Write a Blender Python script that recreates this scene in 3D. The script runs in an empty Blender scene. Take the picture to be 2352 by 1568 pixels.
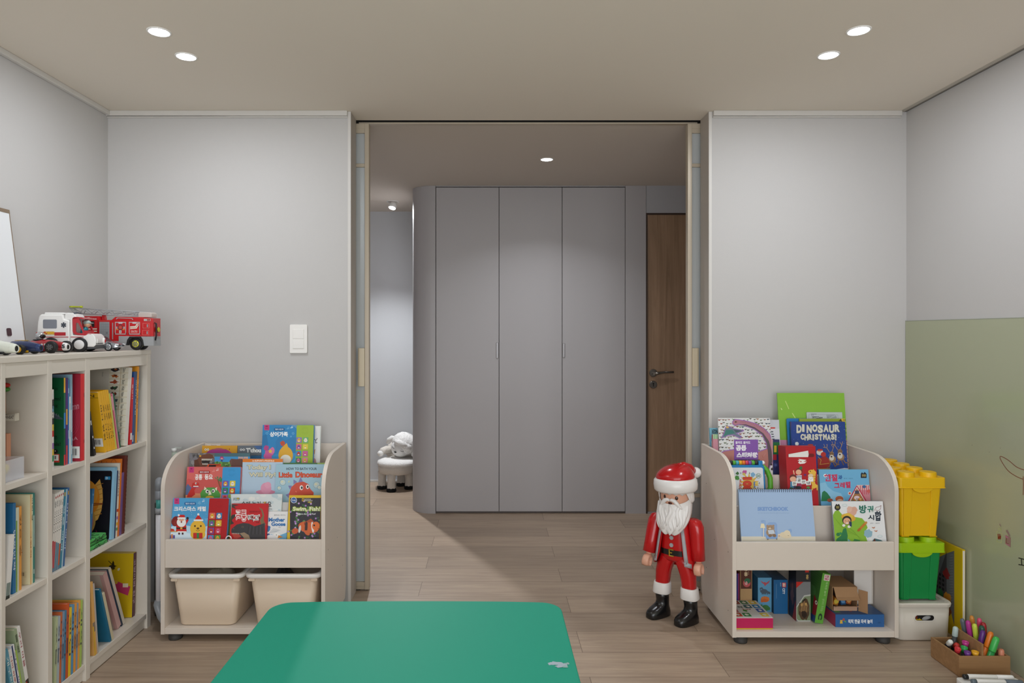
import bpy, bmesh, math, random
from mathutils import Vector, Matrix
random.seed(7)
SC = bpy.context.scene
COL = SC.collection
R = math.radians

# ------------------------------------------------------------------ camera
EYE = 1.26            # camera height
F = 1568.0            # focal length in pixels (24 mm on 36 mm, 2352 px)
VX, VY = 1124.0, 764.0  # vanishing point of the room's depth axis
cd = bpy.data.cameras.new('camera'); cam = bpy.data.objects.new('camera', cd); COL.objects.link(cam)
cam.location = (0, 0, EYE); cam.rotation_euler = (R(90), 0, 0)
cd.sensor_width = 36; cd.lens = 24; cd.sensor_fit = 'HORIZONTAL'
cd.shift_x = (1176 - VX) / 2352; cd.shift_y = -(784 - VY) / 2352
cd.clip_start = 0.05
SC.camera = cam

# ------------------------------------------------------------------ world, exposure
SKY = 3.85             # sky fill through the unseen window added behind the camera
w = bpy.data.worlds.new('world'); SC.world = w; w.use_nodes = True
w.node_tree.nodes['Background'].inputs[0].default_value = (0.95, 0.985, 1.03, 1)
w.node_tree.nodes['Background'].inputs[1].default_value = SKY
vs = SC.view_settings
vs.view_transform = 'Standard'; vs.look = 'None'; vs.gamma = 1; vs.use_curve_mapping = False
vs.exposure = 0.14
SC.cycles.max_bounces = 14; SC.cycles.diffuse_bounces = 8; SC.cycles.transparent_max_bounces = 12
SC.cycles.sample_clamp_indirect = 4.0
LAMP_W = 3.4         # each recessed ceiling lamp
NEAR_FILL_W = 0.8  # each added, unseen near lamp
LAMP_COL = (.93, .97, 1.04)
HALL_W = 4.4
CORR_W = 120.0

# ------------------------------------------------------------------ room measures
XL, XR, YB, ZC = -1.788, 1.955, 3.2, 2.296
YF = -1.0
JL, JR, YJ = -0.651, 1.030, 3.328
ZH = 2.286            # hall ceiling
YW = 4.76             # wardrobe front
YC = 5.78             # far corridor wall

def PX(x, Y): return (x - VX) * Y / F
def PZ(y, Y): return EYE - (y - VY) * Y / F

# unseen window opening added in the rear wall to let sky fill in
WX0, WX1, WZ0, WZ1 = -1.5, 1.65, .25, 2.12
pl = bpy.data.lights.new('fill_window_portal', 'AREA'); pl.shape = 'RECTANGLE'; pl.size = WX1 - WX0; pl.size_y = WZ1 - WZ0; pl.cycles.is_portal = True
po = bpy.data.objects.new('fill_window_portal', pl); COL.objects.link(po); po.location = ((WX0 + WX1)/2, YF - .05, (WZ0 + WZ1)/2); po.rotation_euler = (R(90), 0, 0)

# ------------------------------------------------------------------ materials
_m = {}
def lin(h):
    h = h.lstrip('#'); o = []
    for i in (0, 2, 4):
        c = int(h[i:i+2], 16) / 255
        o.append(c / 12.92 if c <= .04045 else ((c + .055) / 1.055) ** 2.4)
    return o
def mat(h, rough=.5, metal=0., coat=0., trans=0., ior=1.45, emit=0., alpha=1., spec=.5, sss=0.):
    key = (h, rough, metal, coat, trans, ior, emit, alpha, spec, sss)
    if key in _m: return _m[key]
    m = bpy.data.materials.new('paint_' + h.lstrip('#')); m.use_nodes = True
    b = m.node_tree.nodes['Principled BSDF']; c = lin(h) + [1]
    I = b.inputs
    I['Base Color'].default_value = c; I['Roughness'].default_value = rough; I['Metallic'].default_value = metal
    I['Coat Weight'].default_value = coat; I['Transmission Weight'].default_value = trans; I['IOR'].default_value = ior
    I['Alpha'].default_value = alpha; I['Specular IOR Level'].default_value = spec
    if sss: I['Subsurface Weight'].default_value = sss; I['Subsurface Radius'].default_value = (.01, .006, .004)
    if emit: I['Emission Color'].default_value = c; I['Emission Strength'].default_value = emit
    _m[key] = m
    return m
def nodes(m): return m.node_tree.nodes, m.node_tree.links, m.node_tree.nodes['Principled BSDF']
def add_bump(m, scale, strength, dist=.002, detail=4, stretch=None):
    N, L, b = nodes(m)
    t = N.new('ShaderNodeTexCoord'); n = N.new('ShaderNodeTexNoise'); u = N.new('ShaderNodeBump')
    n.inputs['Scale'].default_value = scale; n.inputs['Detail'].default_value = detail
    u.inputs['Strength'].default_value = strength; u.inputs['Distance'].default_value = dist
    if stretch:
        mp = N.new('ShaderNodeMapping'); mp.inputs['Scale'].default_value = stretch
        L.new(t.outputs['Object'], mp.inputs[0]); L.new(mp.outputs[0], n.inputs[0])
    else: L.new(t.outputs['Object'], n.inputs[0])
    L.new(n.outputs[0], u.inputs['Height']); L.new(u.outputs[0], b.inputs['Normal'])
    return m
def fresh(name, h, rough=.5, **k):
    m = mat(h, rough, **k).copy(); m.name = name; return m
def wood(name, c1, c2, axis='x', scale=1., rough=.45, grain=.55):
    m = bpy.data.materials.new(name); m.use_nodes = True
    N, L, b = nodes(m)
    t = N.new('ShaderNodeTexCoord'); mp = N.new('ShaderNodeMapping')
    s = {'x': (1.2, 22, 22), 'y': (22, 1.2, 22), 'z': (22, 22, 1.2)}[axis]
    mp.inputs['Scale'].default_value = [q * scale for q in s]
    n = N.new('ShaderNodeTexNoise'); n.inputs['Scale'].default_value = 1.6; n.inputs['Detail'].default_value = 8
    n.inputs['Roughness'].default_value = .62; n.inputs['Distortion'].default_value = .7
    r = N.new('ShaderNodeValToRGB')
    r.color_ramp.elements[0].position = .5 - grain / 2; r.color_ramp.elements[1].position = .5 + grain / 2
    r.color_ramp.elements[0].color = lin(c1) + [1]; r.color_ramp.elements[1].color = lin(c2) + [1]
    L.new(t.outputs['Object'], mp.inputs[0]); L.new(mp.outputs[0], n.inputs[0]); L.new(n.outputs[0], r.inputs[0])
    L.new(r.outputs[0], b.inputs['Base Color']); b.inputs['Roughness'].default_value = rough
    u = N.new('ShaderNodeBump'); u.inputs['Strength'].default_value = .08; u.inputs['Distance'].default_value = .002
    L.new(n.outputs[0], u.inputs['Height']); L.new(u.outputs[0], b.inputs['Normal'])
    return m
def floor_mat():
    m = bpy.data.materials.new('oak_planks'); m.use_nodes = True
    N, L, b = nodes(m)
    t = N.new('ShaderNodeTexCoord'); br = N.new('ShaderNodeTexBrick')
    mp0 = N.new('ShaderNodeMapping'); mp0.inputs['Location'].default_value = (.34, -.0146, 0)
    L.new(t.outputs['Object'], mp0.inputs[0]); L.new(mp0.outputs[0], br.inputs[0])
    br.offset = .42; br.offset_frequency = 2; br.squash = 1
    br.inputs['Scale'].default_value = 1.0; br.inputs['Brick Width'].default_value = 1.22; br.inputs['Row Height'].default_value = .1912
    br.inputs['Mortar Size'].default_value = .0011; br.inputs['Mortar Smooth'].default_value = .3; br.inputs['Bias'].default_value = 0
    br.inputs['Color1'].default_value = (0, 0, 0, 1); br.inputs['Color2'].default_value = (1, 1, 1, 1); br.inputs['Mortar'].default_value = (.5, .5, .5, 1)
    mp = N.new('ShaderNodeMapping'); mp.inputs['Scale'].default_value = (1.1, 20, 1)
    addv = N.new('ShaderNodeVectorMath'); addv.operation = 'MULTIPLY_ADD'
    addv.inputs[1].default_value = (7.3, 3.1, 0)
    L.new(br.outputs['Color'], addv.inputs[0]); L.new(t.outputs['Object'], addv.inputs[2])
    L.new(addv.outputs[0], mp.inputs[0])
    n = N.new('ShaderNodeTexNoise'); n.inputs['Scale'].default_value = 2.0; n.inputs['Detail'].default_value = 9
    n.inputs['Roughness'].default_value = .66; n.inputs['Distortion'].default_value = 1.1
    L.new(mp.outputs[0], n.inputs[0])
    r = N.new('ShaderNodeValToRGB'); r.color_ramp.elements[0].position = .3; r.color_ramp.elements[1].position = .72
    r.color_ramp.elements[0].color = lin(FLOOR_DARK) + [1]; r.color_ramp.elements[1].color = lin(FLOOR_LIGHT) + [1]
    L.new(n.outputs[0], r.inputs[0])
    hs = N.new('ShaderNodeHueSaturation')
    ma = N.new('ShaderNodeMapRange'); ma.inputs['To Min'].default_value = .84; ma.inputs['To Max'].default_value = 1.08
    L.new(br.outputs['Color'], ma.inputs[0]); L.new(ma.outputs[0], hs.inputs['Value']); L.new(r.outputs[0], hs.inputs['Color'])
    mx = N.new('ShaderNodeMixRGB'); mx.inputs['Color2'].default_value = lin('5a4a3c') + [1]
    L.new(br.outputs['Fac'], mx.inputs['Fac']); L.new(hs.outputs[0], mx.inputs['Color1']); L.new(mx.outputs[0], b.inputs['Base Color'])
    b.inputs['Roughness'].default_value = .42
    u = N.new('ShaderNodeBump'); u.inputs['Strength'].default_value = .12; u.inputs['Distance'].default_value = .002
    L.new(n.outputs[0], u.inputs['Height']); L.new(u.outputs[0], b.inputs['Normal'])
    return m
FLOOR_DARK, FLOOR_LIGHT = '968270', 'b4a08a'

# ------------------------------------------------------------------ objects
def thing(name, label, cat, loc=(0, 0, 0), rot=(0, 0, 0), group=None):
    o = bpy.data.objects.new(name, None); COL.objects.link(o)
    o.location = loc; o.rotation_euler = rot; o.empty_display_size = .05
    o['label'] = label; o['category'] = cat
    if group: o['group'] = group
    return o
def tag(o, label, cat, group=None):
    o['label'] = label; o['category'] = cat
    if group: o['group'] = group
    return o
def struct(o): o['kind'] = 'structure'; return o
def copy_tree(o, parent=None):
    c = o.copy(); COL.objects.link(c)
    if parent is not None: c.parent = parent
    for ch in list(o.children): copy_tree(ch, c)
    return c

# ------------------------------------------------------------------ text
_txt = {}
def text_mesh(s, bold=0.):
    key = (s, bold)
    if key in _txt: return _txt[key]
    cu = bpy.data.curves.new('t', 'FONT'); cu.body = s; cu.size = 1; cu.offset = bold; cu.resolution_u = 3
    cu.fill_mode = 'FRONT' if hasattr(cu, 'fill_mode') else cu.fill_mode
    ob = bpy.data.objects.new('t', cu)
    me = ob.to_mesh()
    vs_ = [(v.co.x, v.co.y) for v in me.vertices]; fs = [tuple(p.vertices) for p in me.polygons]
    ob.to_mesh_clear(); bpy.data.objects.remove(ob); bpy.data.curves.remove(cu)
    _txt[key] = (vs_, fs)
    return _txt[key]

# ------------------------------------------------------------------ mesh builder
class M:
    def __init__(s): s.v = []; s.f = []; s.mi = []; s.sm = []; s.mats = []; s.x = None
    def idx(s, m):
        if isinstance(m, str): m = mat(m)
        if m not in s.mats: s.mats.append(m)
        return s.mats.index(m)
    def add(s, vs_, fs, m, smooth=False):
        k = len(s.v); i = s.idx(m)
        for p in vs_:
            p = Vector(p)
            s.v.append(s.x @ p if s.x else p)
        for f in fs:
            s.f.append([k + q for q in f]); s.mi.append(i); s.sm.append(smooth)
        return s
    def box(s, x0, x1, y0, y1, z0, z1, m):
        v = [(x0,y0,z0),(x1,y0,z0),(x1,y1,z0),(x0,y1,z0),(x0,y0,z1),(x1,y0,z1),(x1,y1,z1),(x0,y1,z1)]
        return s.add(v, [(0,3,2,1),(4,5,6,7),(0,1,5,4),(1,2,6,5),(2,3,7,6),(3,0,4,7)], m)
    def prism(s, pts, ax, a, b, m, smooth=False):
        # pts: 2D outline in the two other axes (x: (y,z), y: (x,z), z: (x,y))
        def P(p, t): return {'x': (t, p[0], p[1]), 'y': (p[0], t, p[1]), 'z': (p[0], p[1], t)}[ax]
        n = len(pts); v = [P(p, a) for p in pts] + [P(p, b) for p in pts]
        s.add(v[:n] , [tuple(range(n))], m); s.add(v[n:], [tuple(range(n - 1, -1, -1))], m)
        s.add(v, [(i, n + i, n + (i + 1) % n, (i + 1) % n) for i in range(n)], m, smooth)
        return s
    def lathe(s, prof, m, seg=32, c=(0,0,0), ax='z', smooth=True, cap=True):
        # prof: (r, t) along axis
        v = []; f = []
        for r, t in prof:
            for k in range(seg):
                a = 2 * math.pi * k / seg; p, q = r * math.cos(a), r * math.sin(a)
                v.append({'z': (c[0]+p, c[1]+q, c[2]+t), 'y': (c[0]+p, c[1]+t, c[2]+q), 'x': (c[0]+t, c[1]+p, c[2]+q)}[ax])
        for i in range(len(prof) - 1):
            for k in range(seg):
                a, b = i*seg+k, i*seg+(k+1) % seg
                f.append((a, b, b+seg, a+seg))
        s.add(v, f, m, smooth)
        if cap:
            s.add(v[:seg], [tuple(range(seg))], m); s.add(v[-seg:], [tuple(range(seg))], m)
        return s
    def loft(s, rings, m, seg=28, n=2., smooth=True, cap=True, fn=None):
        # rings: (cx, cy, cz, rx, ry[, exponent]) horizontal superellipses
        v = []; f = []
        for i, r in enumerate(rings):
            e = r[5] if len(r) > 5 else n
            for k in range(seg):
                a = 2 * math.pi * k / seg; ca, sa = math.cos(a), math.sin(a)
                x = math.copysign(abs(ca) ** (2 / e), ca); y = math.copysign(abs(sa) ** (2 / e), sa)
                g = fn(i / (len(rings) - 1), a) if fn else 1.
                v.append((r[0] + r[3] * x * g, r[1] + r[4] * y * g, r[2]))
        for i in range(len(rings) - 1):
            for k in range(seg):
                a, b = i*seg+k, i*seg+(k+1) % seg
                f.append((a, b, b+seg, a+seg))
        s.add(v, f, m, smooth)
        if cap:
            s.add(v[:seg], [tuple(range(seg - 1, -1, -1))], m, smooth); s.add(v[-seg:], [tuple(range(seg))], m, smooth)
        return s
    def ball(s, c, r, m, seg=24, rg=14, fn=None):
        rx, ry, rz = r if isinstance(r, (tuple, list)) else (r, r, r)
        v = []; f = []
        for i in range(1, rg):
            t = math.pi * i / rg
            for k in range(seg):
                a = 2 * math.pi * k / seg
                g = fn(t, a) if fn else 1
                v.append((c[0]+rx*g*math.sin(t)*math.cos(a), c[1]+ry*g*math.sin(t)*math.sin(a), c[2]+rz*g*math.cos(t)))
        for i in range(rg - 2):
            for k in range(seg):
                a, b = i*seg+k, i*seg+(k+1) % seg
                f.append((a, a+seg, b+seg, b))
        n0 = len(v); v.append((c[0], c[1], c[2]+rz)); v.append((c[0], c[1], c[2]-rz))
        for k in range(seg):
            f.append((n0, k, (k+1) % seg)); o = (rg-2)*seg; f.append((n0+1, o+(k+1) % seg, o+k))
        return s.add(v, f, m, True)
    def tube(s, path, rad, m, seg=12, closed=False, cap=True):
        P = [Vector(p) for p in path]; n = len(P); v = []; f = []
        rr = rad if isinstance(rad, (list, tuple)) else [rad] * n
        up = None
        for i, p in enumerate(P):
            d = (P[(i+1) % n] - P[i-1]) if closed else (P[min(i+1, n-1)] - P[max(i-1, 0)])
            d.normalize()
            if up is None: up = Vector((0,0,1)) if abs(d.z) < .9 else Vector((1,0,0))
            a = d.cross(up)
            if a.length < 1e-6: a = d.cross(Vector((1, .3, 0)))
            a.normalize(); b = a.cross(d); up = b
            for k in range(seg):
                t = 2*math.pi*k/seg; v.append(p + (a*math.cos(t) + b*math.sin(t)) * rr[i])
        for i in range(n if closed else n-1):
            j = (i+1) % n
            for k in range(seg):
                f.append((i*seg+k, i*seg+(k+1) % seg, j*seg+(k+1) % seg, j*seg+k))
        s.add(v, f, m, True)
        if cap and not closed:
            s.add(v[:seg], [tuple(range(seg))], m); s.add(v[-seg:], [tuple(range(seg))], m)
        return s
    def build(s, name, parent=None, bevel=0., seg=2, sub=0, auto=True):
        me = bpy.data.meshes.new(name); me.from_pydata([tuple(p) for p in s.v], [], s.f)
        for m in s.mats: me.materials.append(m)
        me.polygons.foreach_set('material_index', s.mi); me.polygons.foreach_set('use_smooth', s.sm)
        me.update()
        if auto:
            bm = bmesh.new(); bm.from_mesh(me)
            bmesh.ops.remove_doubles(bm, verts=bm.verts, dist=1e-6)
            bmesh.ops.recalc_face_normals(bm, faces=bm.faces)
            bm.to_mesh(me); bm.free()
        o = bpy.data.objects.new(name, me); COL.objects.link(o)
        if parent is not None: o.parent = parent
        if bevel:
            b = o.modifiers.new('bevel', 'BEVEL'); b.width = bevel; b.segments = seg; b.limit_method = 'ANGLE'; b.angle_limit = R(40)
            b.use_clamp_overlap = True
            if hasattr(b, 'harden_normals'): b.harden_normals = False
            for p in me.polygons: p.use_smooth = True
            e = o.modifiers.new('wn', 'WEIGHTED_NORMAL'); e.keep_sharp = True
        if sub:
            b = o.modifiers.new('sub', 'SUBSURF'); b.levels = sub; b.render_levels = sub
        return o

def rrect(x0, x1, y0, y1, r, n=6):
    """rounded rectangle outline, counter-clockwise"""
    rs = r if isinstance(r, (tuple, list)) else (r, r, r, r)   # (x0y0, x1y0, x1y1, x0y1)
    o = []
    for (cx, cy, a0, q) in ((x0, y0, 180, rs[0]), (x1, y0, 270, rs[1]), (x1, y1, 0, rs[2]), (x0, y1, 90, rs[3])):
        sx = 1 if cx == x0 else -1; sy = 1 if cy == y0 else -1
        for i in range(n + 1):
            a = R(a0 + 90 * i / n); o.append((cx + sx*q + q*math.cos(a), cy + sy*q + q*math.sin(a)))
    return o

# ------------------------------------------------------------------ flat printed artwork on a face
INK = .42
def clip(poly, w, h):
    def cut(ps, inside, inter):
        o = []
        for i, p in enumerate(ps):
            q = ps[i - 1]
            if inside(p):
                if not inside(q): o.append(inter(q, p))
                o.append(p)
            elif inside(q): o.append(inter(q, p))
        return o
    def ix(v): return lambda a, b: (v, a[1] + (b[1]-a[1]) * (v-a[0]) / (b[0]-a[0]))
    def iy(v): return lambda a, b: (a[0] + (b[0]-a[0]) * (v-a[1]) / (b[1]-a[1]), v)
    for ins, it in ((lambda p: p[0] >= 0, ix(0)), (lambda p: p[0] <= w, ix(w)), (lambda p: p[1] >= 0, iy(0)), (lambda p: p[1] <= h, iy(h))):
        poly = cut(poly, ins, it)
        if len(poly) < 3: return []
    return poly
class Art:
    """prints on the face o + u*[0..w] + v*[0..h]; coordinates x right, y down, from (x0, y0) at the top left, sx / sy metres per unit"""
    def __init__(s, mb, o, u, v, n, w, h, x0=0, y0=0, sx=None, sy=None, step=.00012):
        s.mb, s.o, s.u, s.v, s.n, s.w, s.h = mb, Vector(o), Vector(u), Vector(v), Vector(n), w, h
        s.x0, s.y0 = x0, y0; s.sx = w if sx is None else sx; s.sy = (h if sy is None else sy); s.k = .00015; s.step = .00003
    def up(s): s.k += s.step if s.k < .0009 else .000004
    def L(s, p): return ((p[0]-s.x0)*s.sx, s.h - (p[1]-s.y0)*s.sy)
    def W(s, q): return s.o + s.u*q[0] + s.v*q[1] + s.n*s.k
    def m(s, c, rough=INK): return mat(c, rough) if isinstance(c, str) else c
    def poly(s, pts, c, rough=INK):
        q = clip([s.L(p) for p in pts], s.w, s.h); s.up()
        if len(q) >= 3: s.mb.add([s.W(p) for p in q], [tuple(range(len(q)))], s.m(c, rough))
        return s
    def rect(s, x0, y0, x1, y1, c, r=0, rough=INK):
        if r: return s.poly(rrect(x0, x1, y0, y1, r, 4), c, rough)
        return s.poly([(x0, y0), (x1, y0), (x1, y1), (x0, y1)], c, rough)
    def ell(s, cx, cy, rx, ry, c, rot=0, n=22, rough=INK):
        a0 = R(rot); o = []
        for i in range(n):
            t = 2*math.pi*i/n; x, y = rx*math.cos(t), ry*math.sin(t)
            o.append((cx + x*math.cos(a0) - y*math.sin(a0), cy + x*math.sin(a0) + y*math.cos(a0)))
        return s.poly(o, c, rough)
    def ring(s, cx, cy, r0, r1, c, n=24):
        s.up()
        for i in range(n):
            a, b = 2*math.pi*i/n, 2*math.pi*(i+1)/n
            q = clip([s.L((cx+r*math.cos(t), cy+r*math.sin(t))) for r, t in ((r0,a),(r1,a),(r1,b),(r0,b))], s.w, s.h)
            if len(q) >= 3: s.mb.add([s.W(p) for p in q], [tuple(range(len(q)))], s.m(c))
        return s
    def line(s, pts, wd, c):
        """a brush stroke: mitred strips without overlaps; sharp turns start a new strip a hair higher"""
        s.up(); P = [p for k, p in enumerate(pts) if k == 0 or math.hypot(p[0]-pts[k-1][0], p[1]-pts[k-1][1]) > 1e-9]
        D = []
        for a, b in zip(P, P[1:]):
            l = math.hypot(b[0]-a[0], b[1]-a[1]); D.append(((b[0]-a[0])/l, (b[1]-a[1])/l))
        runs = [[0]] if D else []
        for k in range(1, len(D)):
            if D[k][0]*D[k-1][0] + D[k][1]*D[k-1][1] < .25: runs.append([k])
            else: runs[-1].append(k)
        for r in runs:
            n = len(r); E = []
            for k in range(n + 1):
                d0 = D[r[max(0, k-1)]]; d1 = D[r[min(n-1, k)]]; mx, my = d0[0]+d1[0], d0[1]+d1[1]; l = math.hypot(mx, my); mx, my = mx/l, my/l
                q = wd/2 / max(.5, mx*d1[0] + my*d1[1]); p = P[r[0]+k]; ex = wd*.3 if k == n else -wd*.3 if k == 0 else 0
                E.append(((p[0]-my*q+mx*ex, p[1]+mx*q+my*ex), (p[0]+my*q+mx*ex, p[1]-mx*q+my*ex)))
            for a, b in zip(E, E[1:]):
                q = clip([s.L(p) for p in (a[0], b[0], b[1], a[1])], s.w, s.h)
                if len(q) >= 3: s.mb.add([s.W(p) for p in q], [tuple(range(len(q)))], s.m(c))
            s.k += 6e-6
        return s
    def text(s, x0, y0, x1, y1, t, c, bold=.02, rot=0, slant=0., dy=0.):
        """fits the text's outline into the box; rot 90 / -90 / 180 turns it inside the box"""
        vs_, fs = text_mesh(t, bold); s.up()
        if not vs_: return s
        ax, bx = min(v[0] for v in vs_), max(v[0] for v in vs_); ay, by = min(v[1] for v in vs_), max(v[1] for v in vs_)
        o = []
        for (x, y) in vs_:
            p, q = (x-ax)/(bx-ax), 1-(y-ay)/max(by-ay, 1e-6)
            p2 = p
            if rot == 90: p, q = 1-q, p
            elif rot == -90: p, q = q, 1-p
            elif rot == 180: p, q = 1-p, 1-q
            yy = y0 + q*(y1-y0) + dy*p2
            o.append(s.W(s.L((x0 + p*(x1-x0) + slant*(1-q)*(x1-x0), yy))))
        s.mb.add(o, fs, s.m(c))
        return s
    def blob(s, cx, cy, r, c, n=16, j=.25, seed=1, sy=1.):
        rn = random.Random(seed)
        return s.poly([(cx + r*(1+rn.uniform(-j, j))*math.cos(2*math.pi*i/n), cy + sy*r*(1+rn.uniform(-j, j))*math.sin(2*math.pi*i/n)) for i in range(n)], c)
# ================================================================== the room
WALL = add_bump(fresh('wallpaper', 'bfbdbb', .85), 330, .13, .002, 3)
CEIL = add_bump(fresh('ceiling_paper', 'e0d8cb', .9), 200, .1, .001)
TRIMW = mat('d0cdc8', .5)
HALLW = add_bump(fresh('hall_panel', 'a9a8aa', .6), 260, .05, .0005)
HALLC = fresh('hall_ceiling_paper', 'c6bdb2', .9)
DARK = mat('17140f', .8)
BEIGE = mat('b9ad9a', .38, metal=.15)

def slab(name, x0, x1, y0, y1, z0, z1, m, bevel=0):
    return struct(M().box(x0, x1, y0, y1, z0, z1, m).build(name, bevel=bevel))
slab('floor', -2.6, 2.6, YF - .1, 6.0, -.08, 0, floor_mat())
slab('ceiling_1', XL - .1, XR + .1, YF - .1, YJ + .002, ZC, ZC + .1, CEIL)
slab('wall_left', XL - .1, XL, YF, YB, 0, ZC, WALL)
slab('wall_right', XR, XR + .1, YF, YB, 0, ZC, WALL)
m = M().box(XL - .1, WX0, YF - .1, YF, 0, ZC, WALL).box(WX1, XR + .1, YF - .1, YF, 0, ZC, WALL).box(WX0, WX1, YF - .1, YF, 0, WZ0, WALL).box(WX0, WX1, YF - .1, YF, WZ1, ZC, WALL)
struct(m.build('wall_front'))
m = M().box(WX0, WX0 + .05, YF - .08, YF - .03, WZ0, WZ1, TRIMW).box(WX1 - .05, WX1, YF - .08, YF - .03, WZ0, WZ1, TRIMW).box(WX0 + .05, WX1 - .05, YF - .08, YF - .03, WZ0, WZ0 + .05, TRIMW).box(WX0 + .05, WX1 - .05, YF - .08, YF - .03, WZ1 - .05, WZ1, TRIMW).box(.05, .1, YF - .08, YF - .03, WZ0 + .05, WZ1 - .05, TRIMW)
struct(m.build('fill_window_1'))  # frame of the added, unseen fill window
slab('wall_back_left', XL - .1, JL - .002, YB, YJ, 0, ZC, WALL)
slab('wall_back_right', JR + .002, XR + .1, YB, YJ, 0, ZC, WALL)
# lining of the opening: jamb boards with a white corner bead
JAMB = mat('b4aca3', .5)
for i, (x0, x1, bx0, bx1) in enumerate(((JL - .002, JL + .001, JL - .012, JL + .002), (JR - .001, JR + .002, JR - .002, JR + .012))):
    slab('trim_%d' % (i + 1), x0, x1, YB, YJ, 0, ZC - .001, JAMB)
    slab('trim_%d' % (i + 3), bx0, bx1, YB - .003, YB + .002, 0, ZC - .001, TRIMW)
# cornices
for i, q in enumerate(((XL, JL - .012, YB - .02, YB - .003), (JR + .016, XR - .03, YB - .02, YB - .003))):
    struct(M().box(q[0], q[1], q[2], q[3] + .003, ZC - .024, ZC, TRIMW).box(q[0], q[1], q[2] + .01, q[3] + .003, ZC - .03, ZC - .024, TRIMW).build('trim_%d' % (i + 5), bevel=.002))
slab('trim_7', XL, XL + .02, YF, YB - .02, ZC - .022, ZC, TRIMW, .003)
# shadow gap of the ceiling along the right wall
g = M(); g.box(XR - .034, XR - .012, YF, YB, ZC - .0015, ZC, mat('b9b3a8', .6))
g.box(XR - .012, XR - .008, YF, YB, ZC - .0012, ZC, DARK); g.box(XR - .008, XR - .005, YF, YB, ZC - .0018, ZC, mat('a8a298', .6))
g.box(XR - .005, XR, YF, YB, ZC - .0012, ZC, DARK)
struct(g.build('trim_8'))

# hall and corridor
slab('ceiling_2', -2.6, 2.6, 3.372, YC + .1, ZH, ZH + .1, HALLC)
slab('wall_hall_near_left', -2.6, -.64, 3.41, 3.46, 0, ZH, HALLW)
slab('wall_hall_near_right', 1.02, 2.6, 3.41, 3.46, 0, ZH, HALLW)
slab('wall_corridor', -2.6, 2.6, YC, YC + .1, 0, ZH, add_bump(fresh('corridor_paper', 'c4c6c8', .85), 160, .15, .002))
slab('wall_hall_left', -2.1, -2.0, 3.46, YC, 0, ZH, HALLW)
slab('wall_hall_right', 2.2, 2.3, 3.46, YC, 0, ZH, HALLW)
slab('baseboard_corridor', -2.0, -.56, YC - .012, YC, 0, .014, TRIMW)
# slot and track of the sliding doors
slab('pocket_light_stop_left', -1.75, -1.6, YJ, 3.412, 0, ZC, HALLW)  # unseen slabs added at the pocket ends to stop sky light leaking in
slab('pocket_light_stop_right', 2.0, 2.15, YJ, 3.412, 0, ZC, HALLW)
slab('trim_9', -1.75, 2.15, 3.32, 3.38, ZC + .03, ZC + .06, DARK)
slab('trim_10', -.64, 1.02, 3.348, 3.3715, ZH - .002, ZH + .0055, BEIGE)
slab('trim_13', -1.6, 2.0, 3.360, 3.3715, ZH + .0056, ZC + .03, DARK)  # near-black slab paints the shade inside the slot above the track

# wall above and beside the wood door, door frame line
slab('wall_hall_back', 1.095, 2.2, YW + .004, YW + .1, 2.095, ZH, HALLW)
slab('trim_11', 1.092, 1.103, YW - .001, YW + .1, 0, 2.093, mat('3a2a1e', .6))
slab('trim_12', 1.092, 2.0, YW + .0, YW + .09, 2.084, 2.095, mat('3a2a1e', .6))
d = thing('door_1', 'closed wooden room door with a grained brown face and steel lever', 'door', (1.5, YW + .03, 0)); struct(d)
d.rotation_euler = (0, 0, 0)
M().box(-.396, .42, -.018, .02, .012, 2.084, wood('walnut_veneer', '7d6249', 'a5866a', 'z', .9, .42, .5)).build('door_leaf', d)
ST = mat('8d877f', .28, metal=1)
hx = PX(1501, YW) - 1.5; hz = PZ(856.5, YW)
h = M().lathe([(.0275, 0), (.0275, -.006), (.024, -.009)], ST, 32, (hx, -.018, hz), 'y')
h.tube([(hx, -.022, hz), (hx, -.05, hz)], .010, ST); 
h.tube([(hx, -.05, hz - .002), (hx + .03, -.052, hz + .001), (hx + .07, -.05, hz + .006), (hx + .135, -.048, hz + .008)], [.013, .010, .008, .007], ST, 14)
h.build('door_handle', d)
lz = PZ(883, YW)
l = M().lathe([(.027, 0), (.027, -.006), (.024, -.009)], ST, 32, (hx, -.018, lz), 'y')
l.lathe([(.006, -.0092), (.006, -.010)], DARK, 16, (hx, -.018, lz + .006), 'y'); l.box(hx - .003, hx + .003, -.0282, -.0272, lz - .013, lz + .004, DARK)
l.build('lock_cylinder', d)
slab('baseboard_hall', 1.103, 1.96, YW - .002, YW + .02, 0, .011, mat('8f8d8c', .6))

# ---------------------------------------------------------------- built-in wardrobe with a curved end
WD = add_bump(fresh('wardrobe_lacquer', 'aaa6a6', .42), 300, .03, .0004)
wt = thing('wardrobe', 'tall grey built-in wardrobe with three flush doors and a rounded left end', 'wardrobe', (0, YW, 0))
R_ = .15; xs = -.55
pts = [(-.373 - .002, .0)]
for i in range(41):
    a = R(270 - 90 * i / 40); pts.append((xs + R_ + R_*math.cos(a), R_ + R_*math.sin(a)))
pts += [(xs, YC - YW - .001), (xs + .04, YC - YW - .001), (xs + .04, .2), (-.375, .03)]
M().prism(pts, 'z', .0, ZH - .001, WD).build('curved_end_panel', wt)
M().box(-.36, .94, .03, .6, .02, ZH - .001, mat('1b1917', .8)).build('carcass', wt)
M().box(-.373, .947, .022, .03, 0, .02, mat('6c6460', .7)).build('plinth', wt)
M().box(-.373, .947, .0, .03, 2.2785, ZH - .001, WD).build('top_strip', wt)
M().box(.949, 1.092, 0, .03, 0, ZH - .001, WD).build('side_filler_panel', wt)
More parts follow.
